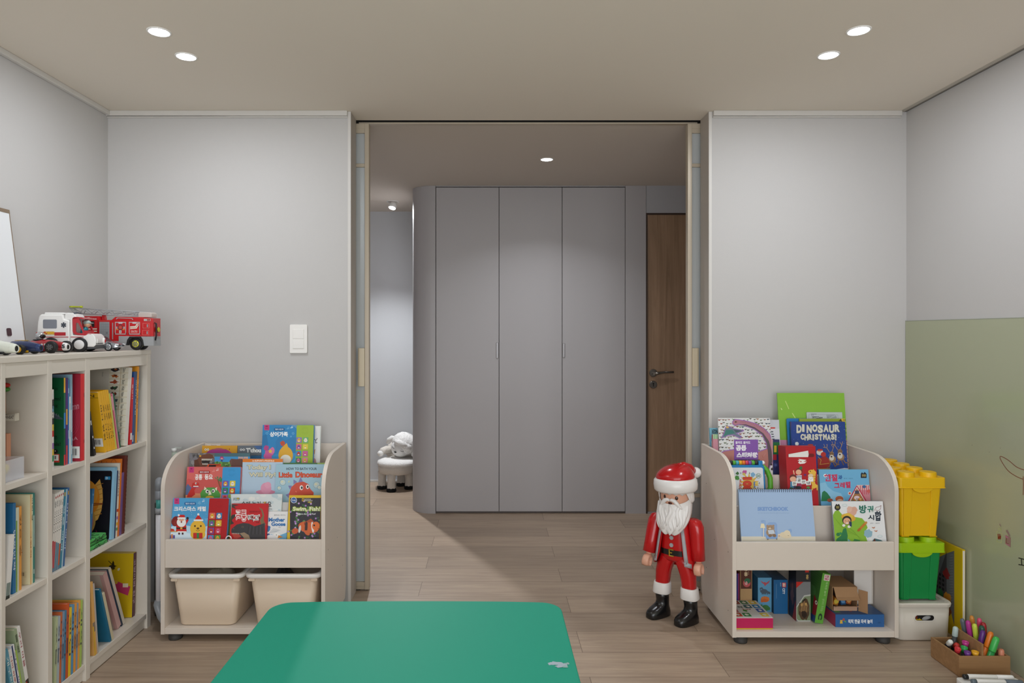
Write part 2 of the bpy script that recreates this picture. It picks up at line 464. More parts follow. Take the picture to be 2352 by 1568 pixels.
for i in range(3):
    x0 = -.371 + i * .44
    dd = M().box(x0, x0 + .4365, -.001, .02, .0155, 2.273, WD).build('door', wt, bevel=.0012)
    if i == 0: M().box(x0 + .4185, x0 + .434, -.008, -.001, PZ(823, YW), PZ(786, YW), mat('8d8a8a', .3, metal=.4)).build('finger_pull', dd, bevel=.003)
    if i == 2: M().box(x0 + .0025, x0 + .018, -.008, -.001, PZ(821, YW), PZ(788, YW), mat('8d8a8a', .3, metal=.4)).build('finger_pull', dd, bevel=.003)

# ---------------------------------------------------------------- glazed sliding doors, pushed open into the wall
GL = fresh('frosted_glass', 'c6caca', .5, trans=.22)
add_bump(GL, 700, .1, .0004)
def sliding(name, n, inner, s):
    # inner: X of the edge that closes; s: direction of the body from that edge
    d = struct(thing(name, 'sliding door', 'door', (inner, 3.333, 0))); d['kind'] = 'structure'
    def bx(mb, a, b, y0, y1, z0, z1, m): mb.box(min(s*a, s*b), max(s*a, s*b), y0, y1, z0, z1, m)
    W_ = .34
    m = M(); bx(m, 0, .021, 0, .037, .006, 2.282, BEIGE); m.build('stile', d, bevel=.0015)
    m = M(); bx(m, W_ - .03, W_, 0, .037, .006, 2.282, BEIGE); m.build('stile', d, bevel=.0015)
    zs = [(2.236, 2.282), (PZ(383, 3.334), PZ(375, 3.334)), (PZ(1142.5, 3.334), PZ(1133.5, 3.334)), (.006, .042)]
    for z0, z1 in zs:
        m = M(); bx(m, .0205, W_ - .03, .004, .033, z0, z1, BEIGE)
        if z1 - z0 > .03: bx(m, .0205, W_ - .03, .002, .035, (z0 + z1)/2 - .001, z1 if z1 > 1 else (z0+z1)/2+.003, BEIGE)
        m.build('rail', d, bevel=.001)
    m = M(); bx(m, .02, W_ - .02, .016, .021, .03, 2.25, GL); m.build('glass_pane', d)
    m = M(); bx(m, .021, .052, -.006, .004, PZ(887, 3.333), PZ(799, 3.333), mat('c3b69c', .35, metal=.1)); bx(m, .0465, .0485, -.008, -.006, PZ(887, 3.333), PZ(799, 3.333), mat('a79b82', .4))
    m.build('pull_plate', d, bevel=.001)
    m = M(); bx(m, .045, .09, .008, .028, 0, .006, mat('2a2622', .6)); m.build('floor_guide', d)
    d['label'] = n
    return d
sliding('door_2', 'left glazed sliding door with beige frame, pushed open into the wall', PX(847.3, 3.333), -1)
sliding('door_3', 'right glazed sliding door with beige frame, pushed open into the wall', PX(1579.8, 3.333), 1)

# ---------------------------------------------------------------- ceiling lamps
LENS = mat('ffffff', .5, emit=22.0)
def downlight(x, y, zc, label, W, grp=None, r=.034, spread=180):
    t = thing('downlight', label, 'ceiling light', (x, y, zc), (0, 0, 0), grp)
    M().lathe([(r + .006, 0), (r + .005, -.003), (r, -.0035), (r - .001, -.001)], mat('f2f1ee', .4), 32, cap=False).build('trim_ring', t)
    M().lathe([(r, -.0012), (r - .002, -.0016)], LENS, 32).build('lens', t)
    ld = bpy.data.lights.new('lamp', 'AREA'); ld.shape = 'DISK'; ld.size = 2*r*.96; ld.energy = W; ld.color = LAMP_COL; ld.spread = R(spread)
    lo = bpy.data.objects.new('lamp', ld); COL.objects.link(lo); lo.parent = t; lo.location = (0, 0, -.004)
    return t
LX, RX = -1.137, 1.266
downlight(LX, 2.35, ZC, 'left front recessed ceiling light of the left pair in the room', LAMP_W, 'room downlights')
downlight(LX, 2.56, ZC, 'left recessed ceiling light nearer the back wall, above the display rack', LAMP_W, 'room downlights')
downlight(RX, 2.34, ZC, 'right front recessed ceiling light of the right pair in the room', LAMP_W, 'room downlights')
downlight(RX, 2.548, ZC, 'right recessed ceiling light nearer the back wall, above the display rack', LAMP_W, 'room downlights')
for x in (LX, RX):  # extra downlights added out of view to even out the light
    for y in (.55, .34):
        downlight(x, y, ZC, 'recessed ceiling light in the near half of the room', NEAR_FILL_W, 'near room downlights')
downlight(.34, 4.04, ZH, 'single recessed ceiling light in the hall in front of the wardrobe', HALL_W, spread=125)
downlight(2.0, 4.05, ZH, 'recessed ceiling light at the right end of the hall', HALL_W * .5, spread=84)
# tilted spot in the corridor
sp = thing('spotlight', 'small tilting ceiling spot in the corridor above the sheep stool', 'spotlight', (-.755, 5.34, ZH))
WH = mat('f0efec', .4)
M().lathe([(.05, 0), (.05, -.004), (.044, -.005), (.042, -.0005)], WH, 32, cap=False).build('ceiling_ring', sp)
hd = M(); hd.x = Matrix.Translation((0, 0, -.028)) @ Matrix.Rotation(R(-20), 4, 'X') @ Matrix.Rotation(R(10), 4, 'Y')
hd.lathe([(.02, .03), (.029, .0), (.031, -.022), (.027, -.026)], WH, 32)
hd = hd.build('lamp_head', sp)
le = M(); le.x = Matrix.Translation((0, 0, -.028)) @ Matrix.Rotation(R(-20), 4, 'X') @ Matrix.Rotation(R(10), 4, 'Y')
le.lathe([(.026, -.0262), (.024, -.028)], LENS, 28); le.build('lens', hd)
ld = bpy.data.lights.new('corridor_lamp', 'SPOT'); ld.shadow_soft_size = .018; ld.energy = CORR_W; ld.color = (.95, .98, 1.03); ld.spot_size = R(132); ld.spot_blend = .7
lo = bpy.data.objects.new('corridor_lamp', ld); COL.objects.link(lo); lo.parent = sp; lo.location = (.0, -.016, -.075); lo.rotation_euler = (R(-27), R(4), 0)

# ---------------------------------------------------------------- light switch
sw = thing('light_switch', 'white double rocker light switch on the left back wall beside the opening', 'light switch', (PX(686.5, YB), YB, PZ(778, YB)))
W2 = mat('eceae6', .35)
M().prism(rrect(-.041, .041, -.067, .067, .006), 'y', -.009, 0, W2).build('plate', sw, bevel=.002)
M().box(-.026, .026, -.012, -.009, .0005, .045, W2).build('rocker', sw, bevel=.0015)
M().box(-.026, .026, -.012, -.009, -.045, -.0005, W2).build('rocker', sw, bevel=.0015)
# ================================================================== furniture
LAM = add_bump(fresh('cream_laminate', 'd9cfc3', .45), 400, .03, .0003)
LAMW = add_bump(fresh('ivory_laminate', 'd6cfc3', .42), 400, .03, .0003)
EDGEW = mat('e2ddd8', .4)
RUB = mat('3c3a38', .6)
SCREW = mat('2a2622', .5)

# ---- low white bookcase along the left wall
BX = -1.459
BKZ = 1.187
bc = thing('bookcase', 'long low white bookcase of open cubbies along the left wall', 'bookcase', (XL, 2.0, 0))
def bcl(mb): mb.x = Matrix.Translation((-XL, -2.0, 0)); return mb
yend, dvs = 2.94, [(2.911, 2.94), (2.468, 2.495), (2.256, 2.279), (2.041, 2.059), (1.835, 1.855)]
bcl(M()).box(XL + .002, BX + .002, 1.835, yend + .002, BKZ - .019, BKZ, LAMW).build('top_board', bc, bevel=.0015)
bcl(M()).box(XL + .002, XL + .008, 1.835, yend, .05, BKZ - .02, LAMW).build('back_panel', bc)
for i, (a, b) in enumerate(dvs):
    mb = bcl(M()).box(XL + .008, BX, a, b, .0, BKZ - .019, LAMW)
    if i == 0:
        for zz in (PZ(920, 2.91), PZ(1300, 2.91)): mb.lathe([(.0025, -.0003), (.0025, 0)], SCREW, 12, (BX - .05, a, zz), 'y')
    mb.build('side_panel' if i in (0, 4) else 'divider', bc, bevel=.001)
SH = (.8, .451, .063)
for (a, b) in zip([d_[1] for d_ in dvs[1:]], [d_[0] for d_ in dvs[:-1]]):
    for z in SH:
        bcl(M()).box(XL + .008, BX - .003, a, b, z - .019, z, LAMW).build('shelf', bc, bevel=.001)
    bcl(M()).box(BX - .02, BX - .001, a, b, BKZ - .064, BKZ - .019, LAMW).build('apron', bc, bevel=.001)
    bcl(M()).box(BX - .03, BX - .012, a, b, .002, .044, LAMW).build('kick_board', bc, bevel=.001)

# ---- two identical tiered display racks
RW, RD = .671, .405     # width, depth
def rack(name, label, x0, yf):
    t = thing(name, label, 'display rack', (x0, yf, 0))
    out = [(0, .03), (0, .618)]
    for i in range(1, 11):
        a = R(180 - 90 * i / 10); out.append((.17 + .17 * math.cos(a), .618 + .128 * math.sin(a)))
    out += [(RD, .7475), (RD, .10), (RD - .02, .03)]
    for k, xa in enumerate((0, RW - .016)):
        mb = M().prism(out, 'x', xa, xa + .016, LAM)
        xx = xa - .0003 if k == 0 else xa + .0163
        for (yy, zz) in ((.05, .12), (.05, .36), (.22, .36), (.33, .58), (.33, .2)):
            mb.lathe([(.0022, 0), (.0022, .0004)], SCREW, 10, (xx - .0002, yy, zz), 'x')
        mb.build('side_panel', t, bevel=.002)
    a, b = .016, RW - .016
    M().box(a, b, .002, RD - .01, .03, .054, LAM).build('bottom_shelf', t, bevel=.001)
    M().box(a, b, .003, .018, .300, .414, LAM).build('front_panel', t, bevel=.002)
    M().box(a, b, .018, RD - .01, .300, .315, LAM).build('tray_board', t)
    M().box(a, b, RD - .01, RD - .002, .03, .745, LAM).build('back_panel', t, bevel=.001)
    M().box(a, b, .120, .132, .315, .53, LAM).build('tier_panel', t, bevel=.0015)
    M().box(a, b, .245, .257, .315, .635, LAM).build('tier_panel', t, bevel=.0015)
    M().box(a, b, .019, .120, .3155, .333, LAM).build('tier_floor', t)
    M().box(a, b, .132, .245, .440, .455, LAM).build('tier_floor', t)
    M().box(a, b, .257, RD - .01, .560, .575, LAM).build('tier_floor', t)
    for fx in (.045, RW - .045):
        for fy in (.035, RD - .05):
            M().lathe([(.026, 0), (.027, .004), (.027, .018), (.0245, .019), (.0245, .03)], RUB, 28, (fx, fy, 0)).build('foot', t)
    return t
LRX, LRY = -1.341, 2.785
RRX, RRY = .981, 2.755
rack('display_rack', 'cream tiered display rack with two storage bins below, left of the opening', LRX, LRY)
rack('display_rack', 'cream tiered display rack with boxed games below, right of the opening', RRX, RRY)

# ---- storage bins under the left rack
BIN = mat('dcc9b2', .4); BINR = mat('e9e6e1', .35)
def bin_(label, x0, x1, y0):
    t = thing('storage_bin', label, 'storage bin', ((x0 + x1) / 2, y0, .0545), (0, 0, 0), 'bins under the left rack')
    w2 = (x1 - x0) / 2; D = .34; H = .215
    def ring(z, w, ya, yb, r, n=5): return [(p[0], p[1], z) for p in rrect(-w, w, ya, yb, r, n)]
    def wall(rs, m, mb):
        n = len(rs[0]); v = [p for r_ in rs for p in r_]
        mb.add(v, [(i*n+k, i*n+(k+1) % n, (i+1)*n+(k+1) % n, (i+1)*n+k) for i in range(len(rs)-1) for k in range(n)], m, True)
        return mb
    b = M(); o0 = ring(0, w2 - .042, .022, D - .03, .028)
    wall([ring(.001, w2 - .046, .026, D - .034, .025), ring(.006, w2 - .042, .022, D - .03, .028), ring(H - .012, w2 - .018, .010, D - .01, .028),
          ring(H - .012, w2 - .021, .013, D - .013, .026), ring(.009, w2 - .045, .025, D - .033, .025)], BIN, b)
    b.add(ring(.001, w2 - .046, .026, D - .034, .025), [tuple(range(24))], BIN); b.add(ring(.009, w2 - .045, .025, D - .033, .025), [tuple(range(24))], BIN)
    b.build('bin_body', t)
    rim = M(); zs = [(H - .016, 0), (H - .012, .003), (H - .002, .004), (H + .002, .001), (H + .003, -.006), (H + .001, -.014), (H - .012, -.016), (H - .016, -.01)]
    wall([ring(z, w2 - .004 + e, .004 - e, D - .004 + e, .03) for z, e in zs + zs[:1]], BINR, rim); rim.build('rim', t)
    for sx in (-1, 1):
        lug = M().prism(rrect(sx * (w2 - .03) - .014, sx * (w2 - .03) + .014, H - .028, H - .0165, .005, 3), 'y', .006, .03, BIN); lug.build('lug', t, bevel=.0015)
    return t
b1 = bin_('cream storage bin under the left display rack, the left one of two', LRX + .019, LRX + .334, 2.79)
b2 = bin_('cream storage bin partly behind the green table, the right one of two', LRX + .336, LRX + .652, 2.792)
def crumple(name, label, cat, c, r, m, seed, amp=.35, parent=None):
    rn = random.Random(seed); ph = [rn.uniform(0, 6.28) for _ in range(9)]
    def fn(t, a): return 1 + amp * .33 * (math.sin(3*a + ph[0] + 2*t) + math.sin(5*a*1 + ph[1] - 4*t) * .7 + math.sin(7*t + ph[2] + 2*a) * .8 + .5 * math.sin(11*a + 9*t + ph[3]))
    o = M().ball((0, 0, 0), r, m, 36, 22, fn).build(name, parent)
    o.location = c
    if label: tag(o, label, cat)
    return o
crumple('cloth_bundle', 'pale crumpled cloth filling the left storage bin', 'cloth', (LRX + .177, 2.96, .0650 + .10), (.075, .095, .082), mat('c9bda6', .8), 3, .14)
crumple('toy_bundle', 'dark crumpled bag with clear folds filling the right storage bin', 'bag', (LRX + .45, 2.95, .0650 + .098), (.045, .09, .082), mat('4a4644', .3), 5, .14)
bb = M().ball((0, 0, 0), (.035, .06, .075), mat('b03028', .5), 24, 14).build('toy_ball'); bb.location = (LRX + .555, 2.95, .0655 + .08); tag(bb, 'red toy in the right corner of the right storage bin', 'toy')

# ---- green table in the foreground
GT = add_bump(fresh('green_table_laminate', '259a7f', .62, spec=.15), 500, .03, .0003)
tb = thing('kids_table', 'green low table with rounded corners in the foreground', 'table', (0, 1.3, 0))
TZ = .52; K = EYE - TZ; yf = K * F / (1381.5 - VY); xl = (575 - VX) * K / (1481.5 - VY); 
xl = (640 - VX) * yf / F - .012 ; xr = (1281 - VX) * yf / F + .006
yn = .98
xc = (xl + xr) / 2
out = []
r_ = .058
def arc(cx, cy, a0, a1, n=8): return [(cx + r_*math.cos(R(a0 + (a1-a0)*i/n)), cy + r_*math.sin(R(a0 + (a1-a0)*i/n))) for i in range(n + 1)]
far = [(xc + (xr - xl) / 2 * t, yf + .008 * (1 - t*t)) for t in [i / 8 for i in range(6, -7, -1)]]
out = arc(xl + r_, yn + r_, 180, 270) + arc(xr - r_, yn + r_, 270, 360) + arc(xr - r_, yf - r_, 0, 90) + far[1:-1] + arc(xl + r_, yf - r_, 90, 180)
out = [(x, y - 1.3) for x, y in out]
top = M().prism(out, 'z', TZ - .024, TZ, GT)
a = Art(top, (0, 0, TZ), (1, 0, 0), (0, 1, 0), (0, 0, 1), 1e-9, 1e-9)
top = top.build('table_top', tb, bevel=.004)
for sx in (xl + .07, xr - .07):
    for sy in (yn - 1.3 + .07, yf - 1.3 - .09):
        M().lathe([(.017, 0), (.018, .003), (.021, TZ - .0245)], mat('dcd8d0', .4), 24, (sx, sy, 0)).build('leg', tb)
# scuffed sticker remains
sx, sy = PX(1283, K * F / (1526 - VY)), K * F / (1526 - VY)
st = M(); rn = random.Random(4)
for (dx, dy, r) in ((-.016, .004, .009), (-.004, .006, .012), (.010, -.002, .013), (.02, .004, .006), (.0, -.008, .009), (.013, -.010, .007)):
    n = 12; st.add([(dx + r*(1+rn.uniform(-.35, .35))*math.cos(6.283*i/n), dy + .7*r*(1+rn.uniform(-.35, .35))*math.sin(6.283*i/n), .0003 + .0001*len(st.v)/12) for i in range(n)], [tuple(range(n))], mat('a9b9c4', .3) if dx < .012 else mat('8fb3ae', .35))
st = st.build('sticker'); st.location = (sx, sy, TZ); tag(st, 'torn silvery sticker remains on the green table top', 'sticker')
# ================================================================== books in the bookcase
PAGE = mat('e4dccb', .8)
def book_mesh(t, d, h, col, m_rough=.42):
    """standing book: spine on x = 0 facing +x, covers on y = 0 and y = t"""
    c = M(); cm = mat(col, m_rough); b = min(.0022, t * .22)
    c.box(-d, 0, 0, b, 0, h, cm); c.box(-d, 0, t - b, t, 0, h, cm); c.box(-b, 0, b, t - b, 0, h, cm)
    p = M().box(-d + .003, -b - .0002, b + .0001, t - b - .0001, .002, h - .0025, PAGE)
    return c, p
SPN = 0
def shelf_book(label, X, Y, z, t, d, h, ang, col, group, spine=None, front=None, name='book', cat='book'):
    """ang > 0 leans the top towards -Y"""
    ca, sa = math.cos(R(ang)), math.sin(R(ang))
    o = thing(name, label, cat, (X, Y, z + (max(0, -t * sa) if sa < 0 else 0) + .0004), (R(ang), 0, 0), group)
    c, p = book_mesh(t, d, h, col)
    if spine:
        a = Art(c, (0, 0, 0), (0, 1, 0), (0, 0, 1), (1, 0, 0), t, h, step=.00008); spine(a)
    if front:
        a = Art(c, (-d, 0, 0), (1, 0, 0), (0, 0, 1), (0, -1, 0), d, h, step=.00012); front(a)
    c.build('cover', o); p.build('pages', o)
    return o
def stack(Y, X, z, ang, items, group, gap=.0012):
    """items: (label, t, d, h, col, spine, front[, dX])"""
    for it in items:
        lab, t, d, h, col = it[:5]
        shelf_book(lab, X + (it[7] if len(it) > 7 else 0), Y, z, t, d, h, ang, col, group, it[5] if len(it) > 5 else None, it[6] if len(it) > 6 else None)
        Y += t / math.cos(R(ang)) + gap
    return Y
def bars(c, spots, x0=.3, x1=.7):
    def f(a):
        for (y0, y1) in spots: a.rect(x0, y0, x1, y1, c)
    return f
def ttl(t, c, y0, y1, x0=.2, x1=.8, dot=None):
    def f(a):
        a.text(x0, y0, x1, y1, t, c, .01, 90)
        if dot: a.rect(.25, .04, .75, .09, dot)
    return f
def barcode(a, x0, y0, x1, y1, bg='e8e6e2'):
    a.rect(x0, y0, x1, y1, bg); w = (x1-x0)
    rn = random.Random(3)
    for i in range(9):
        q = x0 + w*(.14 + .08*i); a.rect(q, y0 + (y1-y0)*.18, q + w*(.025 + .03*rn.random()), y1 - (y1-y0)*.25, '2a2a2a')

G1 = 'books in the wide top cubby'
YEL = 'eab11c'
def yfront(a):
    a.rect(.0, .085, 1, .09, '2a2208'); a.text(.60, .032, .93, .075, 'SION', '3a3010', .01); a.rect(.0, .74, .35, .745, '3a3010')
    barcode(a, .72, .76, .98, .9)
shelf_book('black speckled book leaning at the near end of the wide top cubby', -1.475, 2.547, SH[0], .014, .19, .17, 12, '1e1d1d', G1, bars('d8d8d8', ((.2, .3), (.55, .6), (.8, .85))), lambda a: [a.blob(.8 + .1*math.sin(i*5), .3 + i*.06, .03, 'cfcfcf', seed=i) for i in range(10)])
ysp = lambda k: ttl(('바다 탐험', '숲속 나라', '우주 여행', '공룡 시대', '곤충 도감')[k], '4a3a0c', .22, .8, .25, .75)
stack(2.622, -1.475, SH[0], 12.5, [
    ('yellow magazine with barcode, nearest of the yellow row in the wide top cubby', .0185, .2, .24, YEL, ysp(0), yfront),
    ('second yellow magazine from the near end of the yellow row in the top cubby', .013, .2, .241, YEL, ysp(1)),
    ('middle yellow magazine of the yellow row in the wide top cubby', .0125, .2, .242, YEL, ysp(2)),
    ('fourth yellow magazine of the yellow row in the wide top cubby', .0125, .2, .243, YEL, ysp(3)),
    ('farthest yellow magazine of the row, beside the lime booklet', .010, .2, .243, YEL, ysp(4)),
    ('thin lime booklet between yellow magazines and pink booklets', .009, .18, .228, 'c9cf5e', None),
    ('thin deep pink booklet beside the lime booklet in the top cubby', .008, .18, .227, 'c0506a', bars('e8d8d8', ((.05, .3),))),
    ('thin pale pink booklet next to the dark green one', .006, .18, .226, 'd89aa4', None),
    ('thin dark green booklet leaning last in the leaning row', .010, .18, .225, '1f5b41', bars('c7c7b8', ((.3, .7),), .4, .6)),
], G1)
def alpha(a):
    a.rect(0, 0, 1, 1, 'cfc8bb'); a.rect(.70, 0, 1, 1, 'd9d3c0'); cols = ['2a2a30', 'b5622b', 'a0452a', '3a3a34', '5a2a22', '48505a', '6a3a2a', '8a4a2a', '2c2c2c', '604838', '3b6a4a']
    a.text(.58, .06, .605, .12, '가나다', '6a645a', .005, 90); a.text(.06, .16, .085, .28, 'ALPHA', '6a645a', .005, 90)
    words = ['Zebra', 'Yacht', 'Boat', 'Web', 'Volcano', 'Umbrella', 'Train', 'Square', 'Rose', 'Quilt', 'Parrot', 'Octopus', 'Nest']
    for i in range(13):
        y = i / 13
        a.rect(.70, y + 1/13 - .003, 1, y + 1/13, 'b89a68')
        if i % 2 == 0: a.rect(.725, y + .006, .86, y + .066, 'e2ddd2')
        a.blob(.79, y + .036, .055, cols[i % 11], seed=i, j=.5, sy=.42); a.blob(.80, y + .03, .025, cols[(i*3+1) % 11], seed=i + 40, j=.4, sy=.4)
        a.text(.91, y + .012, .95, y + .066, words[i], '3a342a', .004, 90)
    a.rect(.88, 0, .885, 1, 'b89a68')
stack(2.757, -1.475, SH[0], -6.5, [('tall white alphabet chart book with pictures and word labels', .027, .26, .318, 'e3dfd6', None, alpha)], G1)
stack(2.800, -1.475, SH[0], -3.6, [
    ('red book with white sticker beside the tall alphabet book', .016, .2, .275, 'c8242b', lambda a: (a.text(.25, .1, .75, .32, '줄넘기', 'e8c8c0', .01, 90), a.rect(.1, .83, .9, .93, 'e6e2dc'))),
    ('blue book between the red and the dark slate book', .011, .2, .297, '2f5593', bars('d8d8de', ((.88, .97),), .2, .8)),
    ('dark slate book beside the orange book in the top cubby', .012, .21, .298, '4b5a6c', ttl('이야기 모음집', 'c9cdd2', .12, .6)),
    ('tall orange book near the right end of the top cubby', .0135, .21, .319, 'f0a02a', ttl('노래 그림책', '8a4a10', .15, .55)),
    ('thin grey blue book at the right end of the top cubby', .006, .21, .297, '6f7f90', bars('e0e0e0', ((.85, .97),))),
], G1)

G2 = 'books in the narrow top cubby'
def stripes(a):
    cs = ['d9d9d4', '4a4a4a', '7aa6c0', 'e8e4dc', '303030', 'd8c24a', 'c8372f', 'e8e4dc', '9a78b0', 'e0bf3a', '4a9a6a', 'd9d9d4']
    for i, c in enumerate(cs): a.rect(0, .05 + i*.078, 1, .05 + (i+1)*.078, c)
    a.text(.2, .12, .8, .4, '낱말 카드', '2a2a2a', .01, 90)
shelf_book('white picture book with a multicoloured striped spine in the narrow top cubby', -1.475, 2.3, SH[0], .0115, .2, .268, 0, 'e6e2da', G2, stripes)
def gfront(a):
    a.text(.80, .10, .90, .14, 'on the', '0a2a18', .01); a.text(.76, .215, .95, .262, 'Farm!', '0a2418', .02); a.text(.80, .30, .9, .34, 'ing', '0a2a18', .01)
    a.poly([(.72, .40), (.8, .37), (.88, .42), (.98, .46), (.985, .475), (.88, .47), (.8, .45), (.74, .5)], '4a5560')
    for i in range(5): a.poly([(.76 + .035*i, .39 + .012*i), (.775 + .035*i, .365 + .012*i), (.79 + .035*i, .40 + .012*i)], '6a7580')
    a.text(.82, .66, .89, .70, 'rm', '0a2418', .01); a.text(.76, .735, .95, .775, 'mals!', '0a2418', .02)
    a.ell(.87, .84, .035, .025, '1a1418'); a.ell(.86, .834, .008, .006, 'e8e8e8')
    a.rect(.70, .87, .93, .965, 'c8322c'); barcode(a, .71, .878, .915, .945)
shelf_book('large dark green animal book with barcode facing out of the narrow top cubby', -1.475, 2.366, SH[0], .009, .21, .303, 0, '0f5a34', G2, lambda a: [a.rect(0, y0, 1, y1, c) for y0, y1, c in ((0, .17, 'e8b63a'), (.17, .4, '1d6a44'), (.4, .58, '3a86c0'), (.88, 1, 'd0403a'))], gfront)
stack(2.3765, -1.475, SH[0], 0, [
    ('purple book beside the large green animal book', .0125, .2, .302, '4f2f76', lambda a: (a.rect(.2, .36, .8, .54, 'e0b040'), a.rect(.2, .78, .8, 1, 'd0483a'))),
    ('blue book between the purple book and the white one', .006, .2, .295, '3f7fb8', bars('d8e2ea', ((.1, .16), (.6, .7)))),
    ('shorter white book beside the pale blue book in the narrow top cubby', .0075, .2, .235, 'dfe2e2', bars('8fb0c0', ((.1, .2), (.5, .6)))),
    ('pale blue tall book next to the big red book', .009, .21, .313, '8fb4c6', bars('e2ecef', ((.4, .65), (.8, .9)))),
], G2)
def rfront(a):
    a.rect(0, 0, 1, 1, 'a3263a')
    for i in range(6): a.ring(.78, .52, .05 + .03*i, .056 + .03*i, 'b5405a', 20)
    a.text(.74, .375, .97, .43, 'numn', 'c98a98', .01, 0, 0, -.03); a.text(.72, .735, .95, .775, 'umA', 'c98a98', .01, 0, 0, -.02)
    barcode(a, .70, .83, .985, .965)
shelf_book('big red book with crimson cover and barcode, rightmost in the narrow top cubby', -1.463, 2.443, SH[0], .0225, .19, .312, 0, 'd8282c', G2, bars('a01c20', ((.22, .27), (.76, .8)), .85, 1), rfront)

# clear bin with toys and a toy tower in the leftmost top cubby
cbin = thing('clear_bin', 'small clear plastic bin of toys in the leftmost top cubby', 'bin', (-1.55, 2.13, SH[0]))
CLR = fresh('clear_plastic', 'e6e8ee', .25, alpha=.38)
M().box(-.07, .07, -.043, .043, .0003, .0022, CLR).build('bin_base', cbin)
M().box(.067, .069, -.043, .043, .0022, .067, CLR).box(-.07, .067, .041, .043, .0022, .067, CLR).box(-.07, .067, -.043, -.041, .0022, .067, CLR).box(-.07, -.068, -.041, .041, .0022, .067, CLR).build('bin_wall', cbin)
o = M(); o.x = Matrix.Rotation(R(35), 4, 'X'); o.ball((0, 0, 0), (.018, .028, .015), mat('e6cf4a', .5)).ball((.017, -.006, .006), .0025, '4a3a1a'); o = o.build('yellow_toy'); o.location = (-1.512, 2.116, SH[0] + .031); tag(o, 'rounded yellow toy inside the clear bin', 'toy')
o = M(); o.x = Matrix.Rotation(R(-30), 4, 'X'); o.ball((0, 0, 0), (.014, .02, .014), mat('c0392f', .5)); o.ball((0, .012, -.012), (.012, .012, .012), mat('7a4a8a', .5)); o = o.build('red_toy'); o.location = (-1.535, 2.142, SH[0] + .034); tag(o, 'red and purple toy inside the clear bin behind the yellow one', 'toy')
o = M(); o.x = Matrix.Rotation(R(30), 4, 'X'); o.box(-.012, .012, -.012, .012, -.022, .022, 'c8281f'); a = Art(o, (.012, -.012, -.022), (0, 1, 0), (0, 0, 1), (1, 0, 0), .024, .044); a.rect(.15, .2, .95, .6, 'efe8e0'); a.rect(.38, .31, .72, .5, 'c8281f'); o = o.build('toy_block'); o.location = (-1.55, 2.118, SH[0] + .066); tag(o, 'red toy block with a white square ring standing out of the clear bin', 'toy')
tw = thing('toy_tower', 'peach toy tower with a white labelled slab behind the clear bin', 'toy', (-1.585, 2.215, SH[0]))
M().box(-.03, .0255, -.010, .010, .0003, .133, mat('d89a7c', .6)).build('base_box', tw)
M().lathe([(.006, .1332), (.006, .175)], mat('a5713f', .6), 14, (.0, 0, 0)).build('post', tw)
o = M().box(-.03, .052, -.010, .0105, .175, .199, mat('d9d2c4', .6)); a = Art(o, (-.03, -.010, .175), (1, 0, 0), (0, 0, 1), (0, -1, 0), .082, .024); a.text(.60, .3, .96, .7, 'WHEAT', '3a3028', .01); o.build('slab', tw, bevel=.003)
M().lathe([(.006, .1995), (.005, .272)], mat('a5713f', .6), 14, (.010, 0, 0)).build('post', tw)
M().ball((.012, 0, .2765), (.018, .012, .0085), mat('4a8a3a', .5)).build('green_ring', tw); M().ball((.012, 0, .290), (.018, .012, .0085), mat('c8302a', .5)).build('red_ring', tw)

# ---- middle row
G3 = 'books in the wide middle cubby'
def sunf(a):
    a.rect(0, 0, 1, 1, '8fc0dc'); a.rect(.0, .045, .955, 1, '14121c', .03)
    a.poly([(.62, .25), (.72, .16), (.78, .3), (.8, .45), (.78, .6), (.72, .72), (.6, .78)], 'e9b45a'); 
    for i in range(7): a.line([(.66, .25 + .07*i), (.79, .22 + .07*i)], .008, 'b5762c')
    a.ell(.40, .42, .34, .27, 'e8912a', 10); a.ell(.42, .36, .28, .2, 'f0a53a', 10); a.ell(.30, .26, .10, .09, 'b5521c'); a.ell(.34, .25, .09, .08, 'e8912a')
    a.ell(.42, .76, .26, .22, 'c89a52', -10); a.ell(.40, .76, .235, .195, 'c0708c', -10)
    rn = random.Random(2)
    for i in range(26):
        x, y, t = .40 + rn.uniform(-.18, .18), .76 + rn.uniform(-.15, .15), rn.uniform(0, 3.1); a.line([(x, y), (x + .035*math.cos(t), y + .03*math.sin(t))], .011, rn.choice(['e8e0e0', '6a2a5a', '3a3a7a', 'e8d8a8', 'a02a4a']))
    a.line([(.3, .55), (.55, .50), (.8, .50)], .01, '8a3a1c'); a.line([(.3, .58), (.55, .53), (.8, .51)], .01, '8a3a1c')
    a.rect(.82, .125, .93, .17, '2f8fc4'); a.text(.84, .132, .88, .163, 'D', 'e8f0f4', .02); a.text(.69, .86, .715, .985, 'Atti', 'a02a5a', .01, 90)
